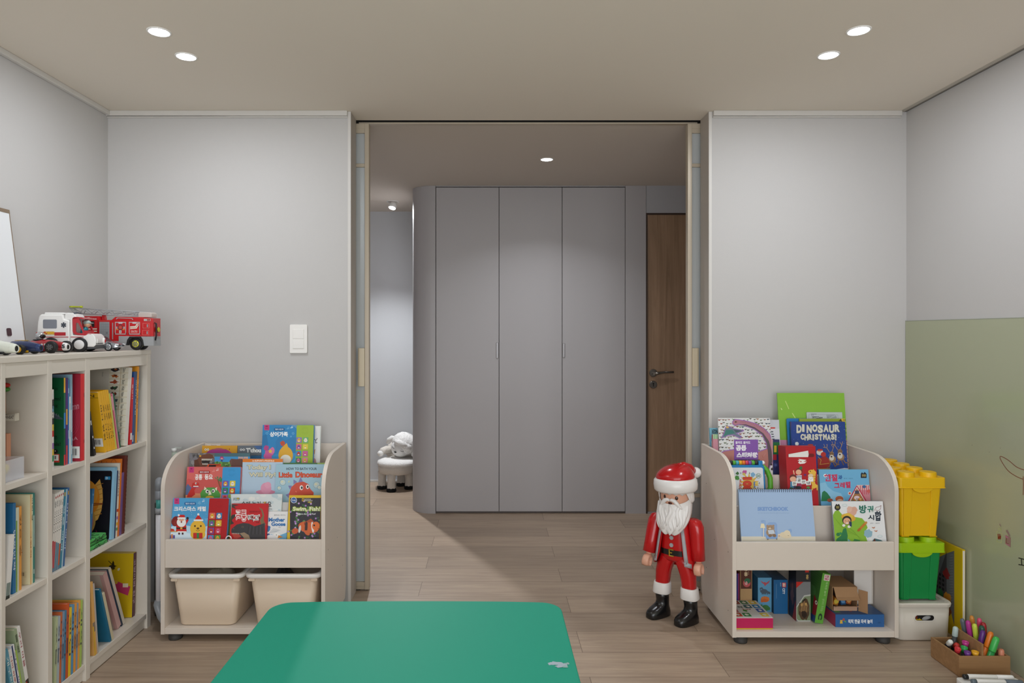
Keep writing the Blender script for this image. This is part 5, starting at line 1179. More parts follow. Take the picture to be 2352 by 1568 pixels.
rb('grey white sheet folder standing tallest behind the sticker book', CR, 470, 742, 328, RRY + .3035, Z2, .005, 'c6c9d0', lambda a: a.poly([(640, 396), (708, 396), (706, 412), (640, 422)], 'c83024'), 7, group=HC, name='folder', cat='folder')
rb('light blue activity book at the far left of the top tier, upside down lettering', CR, 116, 205, 402, RRY + .315, Z2, .008, '6fa9bd', lambda a: (a.text(134, 414, 204, 452, 'FINGER', '1c2428', .03, 180), a.ell(142, 500, 8, 14, 'c8402f'), a.rect(134, 520, 150, 570, 'd8dcda')), 7, group=HC)
pb = rb('slim pink and green striped case in front of the light blue activity book', CR, 146, 190, 458, RRY + .278, Z2, .018, 'c08492', lambda a: [a.rect(140, 455, 210, 500, 'c9d4c0')] + [a.rect(144 + 14*k, 455, 151 + 14*k, 500, '5a9a4a') for k in range(4)], 7, board=True, name='pencil_case', cat='pencil case')
def lime(a): a.rect(700, 80, 1420, 1000, '84b83c'); a.rect(700, 510, 1420, 1000, 'd08fac'); a.line([(800, 160), (830, 230)], 5, 'cfe08a'); a.line([(862, 270), (888, 312)], 7, 'c9dc84'); a.line([(760, 225), (768, 238)], 6, 'd8e8a0')  # short pale strokes are painted highlights of the shiny wrap
rb('tall lime green wrapped folder with pink lower part at the back of the right rack', CR, 725, 1328, 87, RRY + .3325, Z2, .006, '84b83c', lime, 7, group=HC, name='folder', cat='folder', coat=.6)
def card(a): a.rect(980, 255, 1330, 1000, 'b9c2c4'); a.line([(1010, 320), (1010, 278), (1270, 282), (1275, 320)], 2.5, '8a9496'); a.rect(1030, 274, 1080, 278, '6a7274'); a.text(1032, 282, 1056, 292, '비즈', '3a4244', .02); [a.rect(1170 + (k*13) % 90, 284 + 6*(k//6), 1178 + (k*13) % 90, 288 + 6*(k//6), '7a8486') for k in range(30)]; [a.rect(1036 + (k*11) % 90, 298 + 6*(k//6), 1046 + (k*11) % 90, 302 + 6*(k//6), '4a5254') for k in range(24)]
rb('grey printed card tucked in front of the lime folder', CR, 990, 1310, 260, RRY + .324, Z2, .004, 'b9c2c4', card, 7, group=HC, name='card', cat='card', board=True)
rb('bright blue folder corner left of the reindeer book', CR, 812, 1000, 316, RRY + .313, Z2, .007, '2a78b4', None, 7, group=HC, name='folder', cat='folder', board=True)
rb('olive spiral workbook with a yellow corner behind the reindeer book', CR, 925, 1336, 318, RRY + .3035, Z2, .008, '8d9f35', lambda a: (a.rect(1292, 310, 1345, 350, 'd8b83a'), a.poly([(1278, 340), (1300, 318), (1310, 345)], '3a3a2a')), 7, group=HC, spiral='right', name='workbook', cat='book')
def xmas(a):
    a.rect(830, 335, 1450, 1000, '24418a'); a.rect(830, 335, 850, 1000, '6a3a4a'); rn = random.Random(6)
    for i in range(90): a.ell(860 + rn.uniform(0, 520), 352 + rn.uniform(0, 420), rn.uniform(1, 2.6), rn.uniform(1, 2.6), 'b9c6e4', 0, 6)
    for k, ch in enumerate('DINOSAUR'): x = 898 + k*50.5 - (10 if k > 1 else 0); ww = 20 if ch == 'I' else 46; a.text(x + 2, 378 - 5*(k % 2) - .0*k, x + ww + 4, 440 + 10*((k+1) % 2) , ch, '8a8e88', .08); a.text(x, 374 - 5*(k % 2), x + ww, 436 + 10*((k+1) % 2), ch, 'd4d2c4', .05)
    for k, ch in enumerate('CHRISTMAS!'): x = 934 + k*35.5 - (14 if k > 3 else 0) + (4 if k > 5 else 0); ww = 14 if ch in 'I!' else 33; a.text(x + 2, 458 + 3*(k % 2), x + ww + 3, 510 + 6*(k % 2), ch, '8a8e88', .08); a.text(x, 455 + 3*(k % 2), x + ww, 507 + 6*(k % 2), ch, 'd4d2c4', .05)
    a.ell(902, 544, 17, 17, 'd4dce0'); a.ell(897, 540, 10, 10, 'e8eef0'); a.ell(1024, 556, 26, 10, 'a83a34')
    a.ell(1108, 620, 30, 28, 'd8d4cc'); a.ell(1106, 606, 17, 12, 'd8a080'); a.poly([(1080, 606), (1096, 590), (1132, 592), (1134, 606)], 'b8322a'); a.ell(1140, 640, 24, 22, 'b8322a'); a.poly([(1086, 680), (1160, 655), (1200, 690), (1196, 760), (1090, 772)], '9a2a24'); a.line([(1092, 660), (1120, 690), (1110, 730), (1190, 720)], 4, 'c8a04a'); a.line([(1086, 770), (1200, 768)], 5, 'c8a04a')
    for (x, y, s) in ((1215, 660, 1.0), (1290, 640, 1.05)):
        a.line([(x - 20*s, y - 40*s), (x - 45*s, y - 80*s), (x - 75*s, y - 85*s)], 5, 'a88a6a'); a.line([(x - 45*s, y - 80*s), (x - 40*s, y - 110*s)], 5, 'a88a6a'); a.line([(x - 60*s, y - 83*s), (x - 70*s, y - 110*s)], 4, 'a88a6a'); a.line([(x, y - 40*s), (x + 15*s, y - 80*s), (x + 22*s, y - 110*s)], 5, 'a88a6a'); a.line([(x + 15*s, y - 80*s), (x - 2*s, y - 105*s)], 4, 'a88a6a')
        a.ell(x, y - 20*s, 20*s, 28*s, '8a6a4c'); a.ell(x + 6*s, y + 22*s, 32*s, 30*s, '9a7a5a'); a.ell(x, y + 10*s, 22*s, 26*s, 'd0ccc2'); a.ell(x - 2*s, y, 9*s, 7*s, '4a3226'); a.ell(x - 8*s, y - 28*s, 4, 4, '1a1210', 0, 8); a.ell(x + 9*s, y - 28*s, 4, 4, '1a1210', 0, 8)
        a.line([(x + 25*s, y + 40*s), (x + 48*s, y + 72*s), (x + 66*s, y + 70*s)], 9, '8a6a4c'); a.line([(x - 10*s, y + 45*s), (x - 20*s, y + 85*s), (x - 40*s, y + 100*s)], 9, '7a5a40'); a.line([(x + 12*s, y + 48*s), (x + 30*s, y + 90*s)], 8, '7a5a40')
    a.poly([(1250, 775), (1330, 762), (1420, 770), (1420, 800), (1250, 800)], 'd8dce4')
rb('dark blue starry book with reindeer pulling a sleigh', CR, 845, 1335, 345, RRY + .289, Z2, .010, '24418a', xmas, 7, group=HC)
# ================================================================== games in the lower bay of the right rack
GZ = .0545
def carton(label, x0, x1, y0, y1, z0, z1, col, faces=None, cat='box', name='game_box', rough=.45, rot=None, group='games in the lower bay', lidline=False):
    """faces: dict of 'front' / 'left' / 'top' -> art function in unit coordinates"""
    o = thing(name, label, cat, (x0, y0, z0), rot or (0, 0, 0), group)
    w_, d_, h_ = x1 - x0, y1 - y0, z1 - z0
    c = M().box(0, w_, 0, d_, 0, h_, mat(col, rough))
    for k, f in (faces or {}).items():
        if k == 'front': f(Art(c, (0, 0, 0), (1, 0, 0), (0, 0, 1), (0, -1, 0), w_, h_))
        if k == 'left': f(Art(c, (0, d_, 0), (0, -1, 0), (0, 0, 1), (-1, 0, 0), d_, h_))
        if k == 'top': f(Art(c, (0, 0, h_), (1, 0, 0), (0, 1, 0), (0, 0, 1), w_, d_))
        if k == 'right': f(Art(c, (w_, 0, 0), (0, 1, 0), (0, 0, 1), (1, 0, 0), d_, h_))
    c.build('box_body', o, bevel=.0008)
    return o
# pink box with a grid of coloured cards on its lid
o = thing('game_box', 'flat pink game box with coloured squares on its white lid', 'box', (1.003, 2.775, GZ), (0, 0, 0), 'games in the lower bay')
M().box(.001, .149, .001, .177, 0, .005, mat('c9a836', .5)).build('box_base', o)
c = M().box(0, .150, 0, .178, .0055, .048, mat('c01f58', .45)); a = Art(c, (0, 0, .048), (1, 0, 0), (0, 1, 0), (0, 0, 1), .150, .178)
a.rect(0, 0, 1, 1, 'dcdcd8'); cs = ['5a3a6a', 'a8552c', '2a7a4a', 'c83a30', '3a86b8', '1f6a7a', 'd07a7a', 'e0c040', '4a5fa8', 'c8542a', '2f8a4a', 'e0c83a']
for i, (x, y) in enumerate(((0, 0), (1, 0), (2, 0), (0, 1), (3, 1), (2.0, 1), (0, 2), (3, 0), (3, 2), (0, 3), (1, 3), (3, 3))): a.rect(.02 + .25*x*.96, .02 + .25*y*.96, .22 + .25*x*.96, .22 + .25*y*.96, cs[i]); a.blob(.12 + .24*x, .12 + .24*y, .05, 'e8e2d8', seed=i)
a.text(.30, .36, .60, .46, '한글 카드', '2f5a3a', .02); a.text(.36, .5, .62, .56, '첫 낱말', 'b03a2a', .02); a.blob(.42, .62, .06, '4a8a3a', seed=4)
a = Art(c, (0, 0, .0055), (1, 0, 0), (0, 0, 1), (0, -1, 0), .150, .0425); a.rect(0, 0, 1, .04, 'dcdcd8')
c.build('lid', o, bevel=.0008)
def tanf(a): a.rect(0, 0, 1, 1, 'b89468'); a.rect(.04, 0, .96, .60, '5a2f22'); a.text(.34, .20, .60, .38, '공룡', 'e0c8a0', .03, 90); a.text(.64, .06, .74, .34, '카드놀이', 'c8a888', .01, 90); a.ell(.55, .50, .32, .07, 'c05a5a'); a.ell(.6, .46, .26, .05, '2f6a4a'); a.ell(.5, .5, .12, .035, 'd8a0a0'); a.ell(.46, .48, .03, .012, '1a1a1a', 0, 8)
carton('tan and brown card game box standing at the left back of the lower bay', 1.088, 1.139, 2.960, 3.1, GZ, .295, 'b08a60', {'front': tanf})
carton('slim magenta game box left of the tan box in the lower bay', 1.074, 1.0865, 2.965, 3.1, GZ, .215, '8a2a5a', {'front': lambda a: a.rect(0, 0, .5, 1, '3a3a80')})
carton('dark slim box in the far left corner of the lower bay', 1.046, 1.072, 2.972, 3.1, GZ, .27, '4a3428')
def dinof(a):
    a.rect(0, 0, 1, 1, '5f9ec4'); a.poly([(.2, .08), (.42, .14), (.5, .12), (.6, .15), (.9, .07), (.78, .16), (.62, .2), (.52, .25), (.44, .19), (.3, .15)], 'b8525a')
    a.ell(.45, .40, .26, .07, '4a5a6a'); a.line([(.2, .40), (.15, .32), (.3, .30), (.4, .35)], .05, '4a5a6a'); a.line([(.7, .42), (.88, .45)], .07, '4a5a6a'); [a.rect(.28 + .13*i, .43, .35 + .13*i, .49, '4a5a6a') for i in range(4)]
    a.ell(.52, .63, .32, .085, 'c0602a'); [a.poly(star(.3 + .12*i, .60 - .02*math.sin(i), .06, 8, .6), 'd07a3a') for i in range(5)]; a.ell(.3, .68, .1, .04, 'c0602a')
    a.ell(.55, .88, .28, .09, '3f7a3f'); a.line([(.32, .90), (.16, .84), (.3, .80)], .06, '3f7a3f'); a.ell(.8, .9, .1, .05, '3f7a3f')
carton('light blue dinosaur game box with red, grey and orange animals in the lower bay', 1.160, 1.219, 2.949, 3.11, GZ, .2025, '3f7aa4', {'front': dinof, 'left': lambda a: a.rect(0, 0, 1, 1, '3a7298')})
def lego(a): a.rect(0, 0, 1, 1, '1f6296'); a.rect(.60, .08, .88, .22, 'c8202a'); a.text(.64, .095, .84, .205, 'LEGO', 'f0e8d8', .05, 90); a.text(.62, .245, .80, .42, 'CITY', 'e8ecf0', .03, 90); a.text(.46, .08, .53, .19, '60270', 'b8ccd8', .01, 90); a.rect(.18, .12, .195, .55, '7fa8c4')
carton('deep blue toy brick box with a small red square, in the lower bay', 1.2205, 1.2805, 2.93, 3.08, GZ, .2, '1a527e', {'front': lego, 'left': lambda a: (a.rect(0, 0, 1, 1, '12324e'), a.rect(.75, .05, .97, .95, '1b2c3c'))})
def crea(a):
    a.rect(0, 0, 1, 1, '77797b'); a.rect(0, 0, 1, .24, '26262a'); a.poly([(0, .24), (.5, .24), (0, .36)], 'b8281f'); a.rect(.62, .02, .88, .06, 'b8281f'); a.text(.68, .10, .86, .19, '혼', 'c0a060', .04)
    a.poly([(0, .95), (0, .72), (.55, .5), (1, .48), (1, 1), (.12, 1)], 'b8bab4'); a.poly([(.03, .95), (.03, .735), (.57, .525), (1, .505), (1, .98), (.16, .98)], '7a8a6a'); a.blob(.55, .78, .40, '4f3a26', 18, .22, 3, .5); a.blob(.5, .74, .26, '8a6a44', 16, .3, 5, .5); a.blob(.55, .86, .2, '2a1c12', 14, .3, 7, .4); a.ell(.38, .68, .07, .03, 'c8a060'); a.ell(.68, .67, .07, .03, 'c8a060')
    for i in range(12): a.line([(.2 + .06*i, .66 + .02*(i % 3)), (.24 + .06*i, .8)], .02, '3a2a1a' if i % 2 else '9a7a50')
    a.line([(.42, .615), (.62, .575)], .03, '1a1a1a')
carton('grey and black game box with a furry beast picture in the lower bay', 1.2825, 1.3425, 2.853, 2.925, GZ, .272, '6c6e70', {'front': crea, 'left': lambda a: (a.rect(0, 0, 1, 1, '1e1c20'), a.poly([(.5, 1), (.9, .6), (1, .8), (1, 1)], '8a2420'), a.blob(.5, .55, .2, '5a3a34', seed=2, j=.4))})
def grnf(a): a.rect(0, 0, 1, 1, '5fa03a'); a.rect(.25, .02, .95, .14, 'dcd0c8'); a.text(.35, .03, .85, .13, '한글', 'b04a6a', .03, 90); a.text(.3, .80, .8, .93, 'C', '1f3f28', .08, 90); a.text(.55, .16, .8, .44, '똑똑한 놀이', 'a8cc8c', .01, 90); a.text(.45, .5, .75, .76, '생각이 자라는', '98c07c', .01, 90)
def grnl(a): a.rect(0, 0, 1, 1, '3f6f34'); [a.rect(.35, .05 + .045*i, .9, .058 + .045*i, '2c5a28') for i in range(7)]; a.ell(.6, .45, .22, .10, '4f8246'); a.poly([(.75, .5), (1, .6), (1, .85), (.8, .9)], '8a2430'); a.ell(.92, .62, .07, .04, 'e8e0d0'); a.ell(.92, .62, .03, .02, '1a1a1a', 0, 8); a.rect(.6, .88, 1, 1, '24407a')
carton('green game box leaning to the right in the lower bay', 1.3475, 1.3815, 2.828, 2.98, GZ + .0058, .268, '5fa03a', {'front': grnf, 'left': grnl}, rot=(0, R(9.3), 0))
def bluf(a):
    a.rect(0, 0, 1, 1, '2c5f9a'); a.text(.26, .38, .76, .72, '척척 한글 자석 놀이', 'e9edf0', .04); a.text(.87, .58, .93, .72, '애플비', '1f4470', .01)
    a.text(.09, .44, .15, .72, '표', 'd8b03a', .09); a.text(.145, .30, .19, .5, 'ㅇ', 'c04a3a', .09); a.text(.175, .50, .215, .72, 'ㅋ', '6aa84a', .09)
def blut(a):
    a.rect(0, 0, 1, 1, '234d80'); a.text(.05, .55, .16, .9, 'ㅁ', '3f8a4a', .1); a.text(.16, .35, .27, .8, '표', 'c8a03a', .1); a.text(.2, .1, .75, .4, '한글자석', 'd8dde4', .06); a.text(.34, .5, .46, .85, 'ㅇ', 'b8403a', .1)
bx = carton('flat blue game box with white lettering on its edge, lying in front', 1.4185, 1.618, 2.798, 2.99, GZ, .106, '2c5f9a', {'front': bluf, 'top': blut, 'left': lambda a: a.rect(0, 0, 1, 1, 'a83a5a')})
# open cardboard box lying on the blue one
KB = add_bump(fresh('cardboard', 'a8835f', .8), 120, .15, .001); KI = mat('7a5a40', .85)
o = thing('cardboard_box', 'torn open cardboard box lying on the flat blue game box', 'box', (1.42, 2.815, .107))
M().box(.004, .108, .02, .15, 0, .002, KB).box(.004, .108, .02, .15, .096, .098, KB).box(.004, .006, .02, .15, .002, .096, KB).box(.106, .108, .02, .15, .002, .096, KB).box(.006, .106, .148, .15, .002, .096, KI).build('box_shell', o)
f = M(); f.prism([(.02, .0965), (.0, .064), (-.012, .055), (-.011, .0535), (.002, .0625), (.022, .0955)], 'x', .010, .104, KB); f.build('top_flap', o)
f = M(); f.prism([(.110, .016), (.112, .016), (.134, -.012), (.1325, -.0135)], 'z', .0, .09, KB)
f.build('side_flap', o)
f = M().prism([(.018, .0005), (.018, .02), (-.004, .026), (-.006, .0245), (.016, .018), (.016, .0005)], 'x', .008, .104, mat('c09a80', .8)); f.build('bottom_flap', o)
for i, (x, z, c_, r_) in enumerate(((.03, .03, 'c07a2a', 20), (.058, .032, '2a5a8a', -10), (.083, .035, 'a8552c', 15))):
    m = M(); m.x = Matrix.Translation((x, .05, z)) @ Matrix.Rotation(R(r_), 4, 'Y'); m.box(-.0105, .0105, -.012, .03, -.015, .015, mat(c_, .5))
    a = Art(m, (-.014, -.012, -.017), (1, 0, 0), (0, 0, 1), (0, -1, 0), .028, .034); a.blob(.5, .5, .3, ['d8c04a', '6a9ac4', 'd8a05a'][i], seed=i)
    q = m.build('toy_block'); q.location = (1.42, 2.815, .107); tag(q, ['orange patterned block inside the torn cardboard box', 'blue patterned block in the middle of the torn cardboard box', 'brown patterned block at the right inside the torn cardboard box'][i], 'toy block', 'blocks inside the cardboard box')
# white framed board standing on the blue box
o = thing('framed_board', 'thin framed white board standing on the flat blue game box', 'board', (1.552, 2.90, .107))
M().box(0, .074, .004, .010, .004, .19, mat('e4e1dc', .4)).build('board_panel', o)
M().box(0, .076, .002, .012, 0, .004, mat('d6d0c6', .4)).box(.074, .0785, .002, .012, .0, .19, mat('d6d0c6', .4)).build('board_frame', o)

# ================================================================== stack of boxes in the right corner
YP, LP, GP = mat('e6b80f', .38), mat('9cc40f', .38), mat('138a45', .4)
def brickbox(label, x0, y0, z0, H, lidH, body, lidm, bodyname):
    o = thing('brick_box', label, 'storage box', (x0, y0, z0), (0, 0, 0))
    W_, D = .192, .352
    def ring(z, i, bot=False): return [(p[0], p[1], z) for p in rrect(i, W_ - i, i, D - i, .014, 4)]
    m = M(); n = 20
    zs = [(.004, .022), (H * .5, .016), (H, .010)]
    v = [];
    for z, i in zs: v += ring(z, i)
    f = [(k + r_*n, (k+1) % n + r_*n, (k+1) % n + (r_+1)*n, k + (r_+1)*n) for r_ in range(2) for k in range(n)]
    m.add(v, f, body, False); m.add(v[:n], [tuple(range(n))], body); m.add(v[-n:], [tuple(range(n))], body)
    # corner feet and raised pilasters of the front
    for (px, py) in ((.038, .036), (W_ - .038, .036), (.038, D - .036), (W_ - .038, D - .036)): m.box(px - .016, px + .016, py - .014, py + .014, 0, .0045, body)
    for xa, xb in ((.030, .056), (W_ - .056, W_ - .030)):
        m.add([(xa, .0195, .004), (xb, .0195, .004), (xb + .002, .006, H), (xa - .008, .006, H), (xa, .03, .004), (xb, .03, .004), (xb + .002, .02, H), (xa - .008, .02, H)] if xa < .1 else [(xa, .0195, .004), (xb, .0195, .004), (xb + .008, .006, H), (xa - .002, .006, H), (xa, .03, .004), (xb, .03, .004), (xb + .008, .02, H), (xa - .002, .02, H)], [(0,1,2,3),(7,6,5,4),(0,4,5,1),(1,5,6,2),(2,6,7,3),(3,7,4,0)], body)
    m.build('box_body', o, bevel=.003)
    l = M().prism(rrect(0, W_, 0, D, .012, 5), 'z', H + .002, H + lidH, lidm); l.prism(rrect(-.002, W_ + .002, -.002, D + .002, .013, 5), 'z', H - .001, H + .003, lidm)
    l.prism([(W_/2 + .042*math.cos(R(180 + 180*i/16)), H + .001 + .021*math.sin(R(180 + 180*i/16))) for i in range(17)], 'y', -.0005, .004, lidm)
    lo = l.build('lid', o, bevel=.003)
    for j in range(4):
        for i in range(2):
            cx, cy = W_/2 + (i - .5)*.091, .04 + j * .0905
            s = M().lathe([(.0318, H + lidH - .0005), (.0312, H + lidH + .016), (.0295, H + lidH + .0185)], lidm, 32, (cx, cy, 0))
            for k in range(3): s.box(cx - .014 + k*.010, cx - .006 + k*.010, cy - .004, cy + .004, H + lidH + .0183, H + lidH + .0192, lidm)
            s.build('stud', lo, bevel=.0012)
    return o
wb = thing('lidded_bin', 'off white lidded bin with an oval hand hole at the bottom of the corner stack', 'storage bin', (1.662, 2.785, 0))
WB = mat('d6cfc3', .45)
def stadium(cx, cz, hw, hh, n=8): return [(cx + (hw - hh) + hh*math.cos(R(a)), cz + hh*math.sin(R(a))) for a in [-90 + 180*i/n for i in range(n+1)]] + [(cx - (hw - hh) + hh*math.cos(R(a)), cz + hh*math.sin(R(a))) for a in [90 + 180*i/n for i in range(n+1)]]
W_, D, H = .228, .34, .140
m = M(); n = 24
v = [];
for z, i in ((.001, .010), (.008, .004), (H, .0)): v += [(p[0], p[1], z) for p in rrect(i, W_ - i, i, D - i, .03, 5)]
m.add(v, [(k + r_*n, (k+1) % n + r_*n, (k+1) % n + (r_+1)*n, k + (r_+1)*n) for r_ in range(2) for k in range(n)], WB, True); m.add(v[:n], [tuple(range(n))], WB); m.add(v[-n:], [tuple(range(n))], WB)
m.build('bin_body', wb)
hx0, hz0 = .1125, .098
m = M(); st_ = stadium(hx0, hz0, .043, .0145); s2 = stadium(hx0, hz0, .039, .011)
v = [(p[0], -.0022, p[1]) for p in st_] + [(p[0], -.0022, p[1]) for p in s2] + [(p[0], .001, p[1]) for p in st_]; k = len(st_)
m.add(v, [(i, (i+1) % k, k + (i+1) % k, k + i) for i in range(k)] + [(i, 2*k + i, 2*k + (i+1) % k, (i+1) % k) for i in range(k)], mat('e2ddd4', .4)); m.build('hand_hole_rim', wb)
m = M(); m.add([(p[0], -.0004, p[1]) for p in s2], [tuple(range(k))], mat('15110e', .9)); a = Art(m, (hx0 - .039, -.0004, hz0 - .011), (1, 0, 0), (0, 0, 1), (0, -1, 0), .078, .022)
a.ell(.60, .55, .19, .42, '8e9092', 20); a.ell(.58, .45, .15, .3, 'a5a7a8', 20); a.poly([(.05, .9), (.1, .6), (.16, .8), (.24, .6), (.3, .75), (.4, .95)], 'b8a01f'); a.ell(.08, .4, .06, .3, '6a2a1a'); m.build('hand_hole', wb)
m = M(); v = []
for z, i in ((H, -.004), (H + .013, -.006), (H + .018, -.003), (H + .018, .006), (H + .0145, .010)): v += [(p[0], p[1], z) for p in rrect(i, W_ - i, i, D - i, .032, 5)]
m.add(v, [(k + r_*n, (k+1) % n + r_*n, (k+1) % n + (r_+1)*n, k + (r_+1)*n) for r_ in range(4) for k in range(n)], WB, False); m.add(v[:n], [tuple(range(n))], WB); m.add(v[-n:], [tuple(range(n))], mat('c4bfb6', .5)); m.build('lid', wb, bevel=.0015)
brickbox('green brick shaped storage box with a lime studded lid, below the yellow one', 1.676, 2.793, .1588, .202, .038, GP, LP, 'g')
brickbox('yellow brick shaped storage box with round studs, on top of the corner stack', 1.678, 2.793, .4182, .206, .042, YP, YP, 'y')
# yellow picture board leaning on the wall
o = thing('picture_board', 'large flat yellow picture book standing against the right wall behind the stack', 'book', (1.929, 2.785, .0005))
c = M().box(0, .012, 0, .34, 0, .374, mat('d2b414', .45)); a = Art(c, (0, .34, 0), (0, -1, 0), (0, 0, 1), (-1, 0, 0), .34, .374)
a.poly([(.42, 1), (.42, .3), (.72, .12), (.86, .05), (.86, .88), (.74, .62)], '6a6c6e'); a.poly([(.5, .95), (.5, .55), (.6, .35), (.72, .1), (.72, .75)], '4a4648'); [a.rect(.52 + .06*(i % 3), .38 + .05*(i//3), .555 + .06*(i % 3), .41 + .05*(i//3), '1e1a1e') for i in range(12)]; a.blob(.72, .35, .06, '8a2a2a', seed=2); a.blob(.74, .62, .07, 'c8862a', seed=3); a.blob(.76, .75, .05, '8a4a1a', seed=6); a.blob(.6, .6, .05, '2f6a3a', seed=5)
for i in range(20): a.line([(.78, .12 + .03*i), (.84, .10 + .03*i)], .004, '8a8c8e')
c.build('cover', o); M().box(.002, .010, -.0012, -.0001, .002, .37, mat('e2ddd0', .7)).build('page_edge', o)

# ---------------------------------------------------------------- green glass board on the right wall with drawings
GB_ = fresh('green_glass', 'a7ab90', .22, coat=.3)
o = thing('glass_board', 'large sage green glass drawing board along the lower right wall', 'board', (XR, 0, 0))
ZG = 1.3135
c = M().box(-.0065, -.0005, -.995, YB - .003, .001, ZG, GB_)
def gp(p): # photograph pixel -> (Y along wall, Z) on the board face
    x, y = p
    Y = (XR - .0065) * F / (x - VX); return (Y, PZ(y, Y))
a = Art(c, (-.0065, 0, 0), (0, 1, 0), (0, 0, 1), (-1, 0, 0), YB, ZG); a.L = gp
BR = '7a3c2c'
def cpath(pts, n=10):
    o = []
    for i in range(len(pts) - 1):
        p0, p1, p2, p3 = pts[max(0, i-1)], pts[i], pts[i+1], pts[min(len(pts)-1, i+2)]
        for k in range(n):
            t = k / n; o.append(tuple(.5*((2*p1[j]) + (-p0[j]+p2[j])*t + (2*p0[j]-5*p1[j]+4*p2[j]-p3[j])*t*t + (-p0[j]+3*p1[j]-3*p2[j]+p3[j])*t**3) for j in (0, 1)))
    return o + [pts[-1]]
a.line(cpath([(2352, 1079), (2335, 1072), (2318, 1058), (2303, 1049), (2297, 1049), (2301, 1060), (2315, 1080), (2333, 1093), (2349, 1100)]), 1.5, BR)
a.line([(2350, 1094), (2351, 1112), (2350, 1136)], 1.5, BR)
a.line([(2340, 1281), (2360, 1286)], 2.2, '1c1a14'); a.line([(2346, 1283), (2347, 1297)], 2.2, '1c1a14'); a.line([(2340, 1296), (2356, 1299)], 2.2, '1c1a14')
Yw = 'b5bc86'
a.line([(2289.5, 1220.5), (2290, 1243), (2300, 1246), (2302.5, 1226), (2294, 1222), (2290, 1220)], 1.5, Yw); a.line(cpath([(2293, 1219), (2294, 1213), (2297, 1215), (2300, 1220), (2298, 1208), (2296, 1209)]), 1.4, Yw)
for i in range(3): a.line([(2292 + 2.5*i, 1226), (2293 + 2.5*i, 1238), (2295 + 2*i, 1230)], 1.4, '8a3422')
a.poly([(2310, 1228), (2322, 1234), (2321.5, 1257), (2309, 1248)], '9c7a74'); a.line([(2310, 1230), (2315, 1235)], 2.2, 'b86a8c'); a.line([(2311, 1248), (2319, 1253)], 2.2, 'b0708a'); a.line([(2312, 1236), (2312, 1247), (2317, 1248)], 1.3, '7a4a34'); a.line([(2313, 1218), (2319, 1230)], 4, '947c78')
a.line([(2296.5, 1203), (2299, 1208)], 2.2, '94807a')
for (x, y) in ((2233, 1022), (2298, 1029), (2273, 1038)): a.ell(x, y, .7, .7, '4a4c40', 0, 6)
c.build('glass_panel', o)
M().box(-.0069, -.0002, -.995, YB - .0025, ZG, ZG + .0025, mat('8f9582', .3)).build('top_edge', o)

# ---------------------------------------------------------------- wooden pen box and markers
WO = wood('pen_box_wood', '87643f', 'a98158', 'x', 1.4, .5, .6)
PX0, PY0 = 1.7175, 2.495
o = thing('pen_box', 'open wooden two part box full of markers on the floor by the right wall', 'pen box', (PX0, PY0, 0))
w_, d_, h_ = .187, .162, .077
M().box(0, w_, 0, .008, .004, h_, WO).build('front_board', o, bevel=.0008); M().box(0, w_, d_ - .008, d_, .004, h_, WO).build('back_board', o, bevel=.0008)
M().box(0, .008, .008, d_ - .008, .004, h_, WO).build('side_board', o, bevel=.0008); M().box(w_ - .008, w_, .008, d_ - .008, .004, h_, WO).build('side_board', o, bevel=.0008)
M().box(.088, .095, .0085, d_ - .0085, .006, .119, WO).build('divider', o, bevel=.0008); M().box(.002, w_ - .002, .001, d_ - .001, .0005, .006, WO).build('bottom_board', o)
def marker(label, p, d, L_, r, col, capcol, cat='marker', open_=False, group='markers in the wooden box'):
    q = Vector(d).normalized().to_track_quat('Z', 'Y'); o = thing('marker', label, cat, p, q.to_euler(), group)
    M().lathe([(r*.8, 0), (r, .003), (r, L_*.58)], mat(col, .35), 16).build('barrel', o)
    pr = [(r*1.08, L_*.585), (r*1.12, L_*.6), (r*1.06, L_*.93), (r*.75, L_*.985), (r*.3, L_)]
    if open_: pr = [(r*1.02, L_*.585), (r*1.35, L_*.99), (r*1.2, L_), (r*.95, L_*.97), (r*.3, L_*.9)]
    M().lathe(pr, mat(capcol, .3), 18).build('cap', o)
    return o
cols = ['c0392f', '5a2a72', '2f9a50', 'e0a02a', 'b03a8a', '3a4a52', '1d1b1e', '7fa0a0']
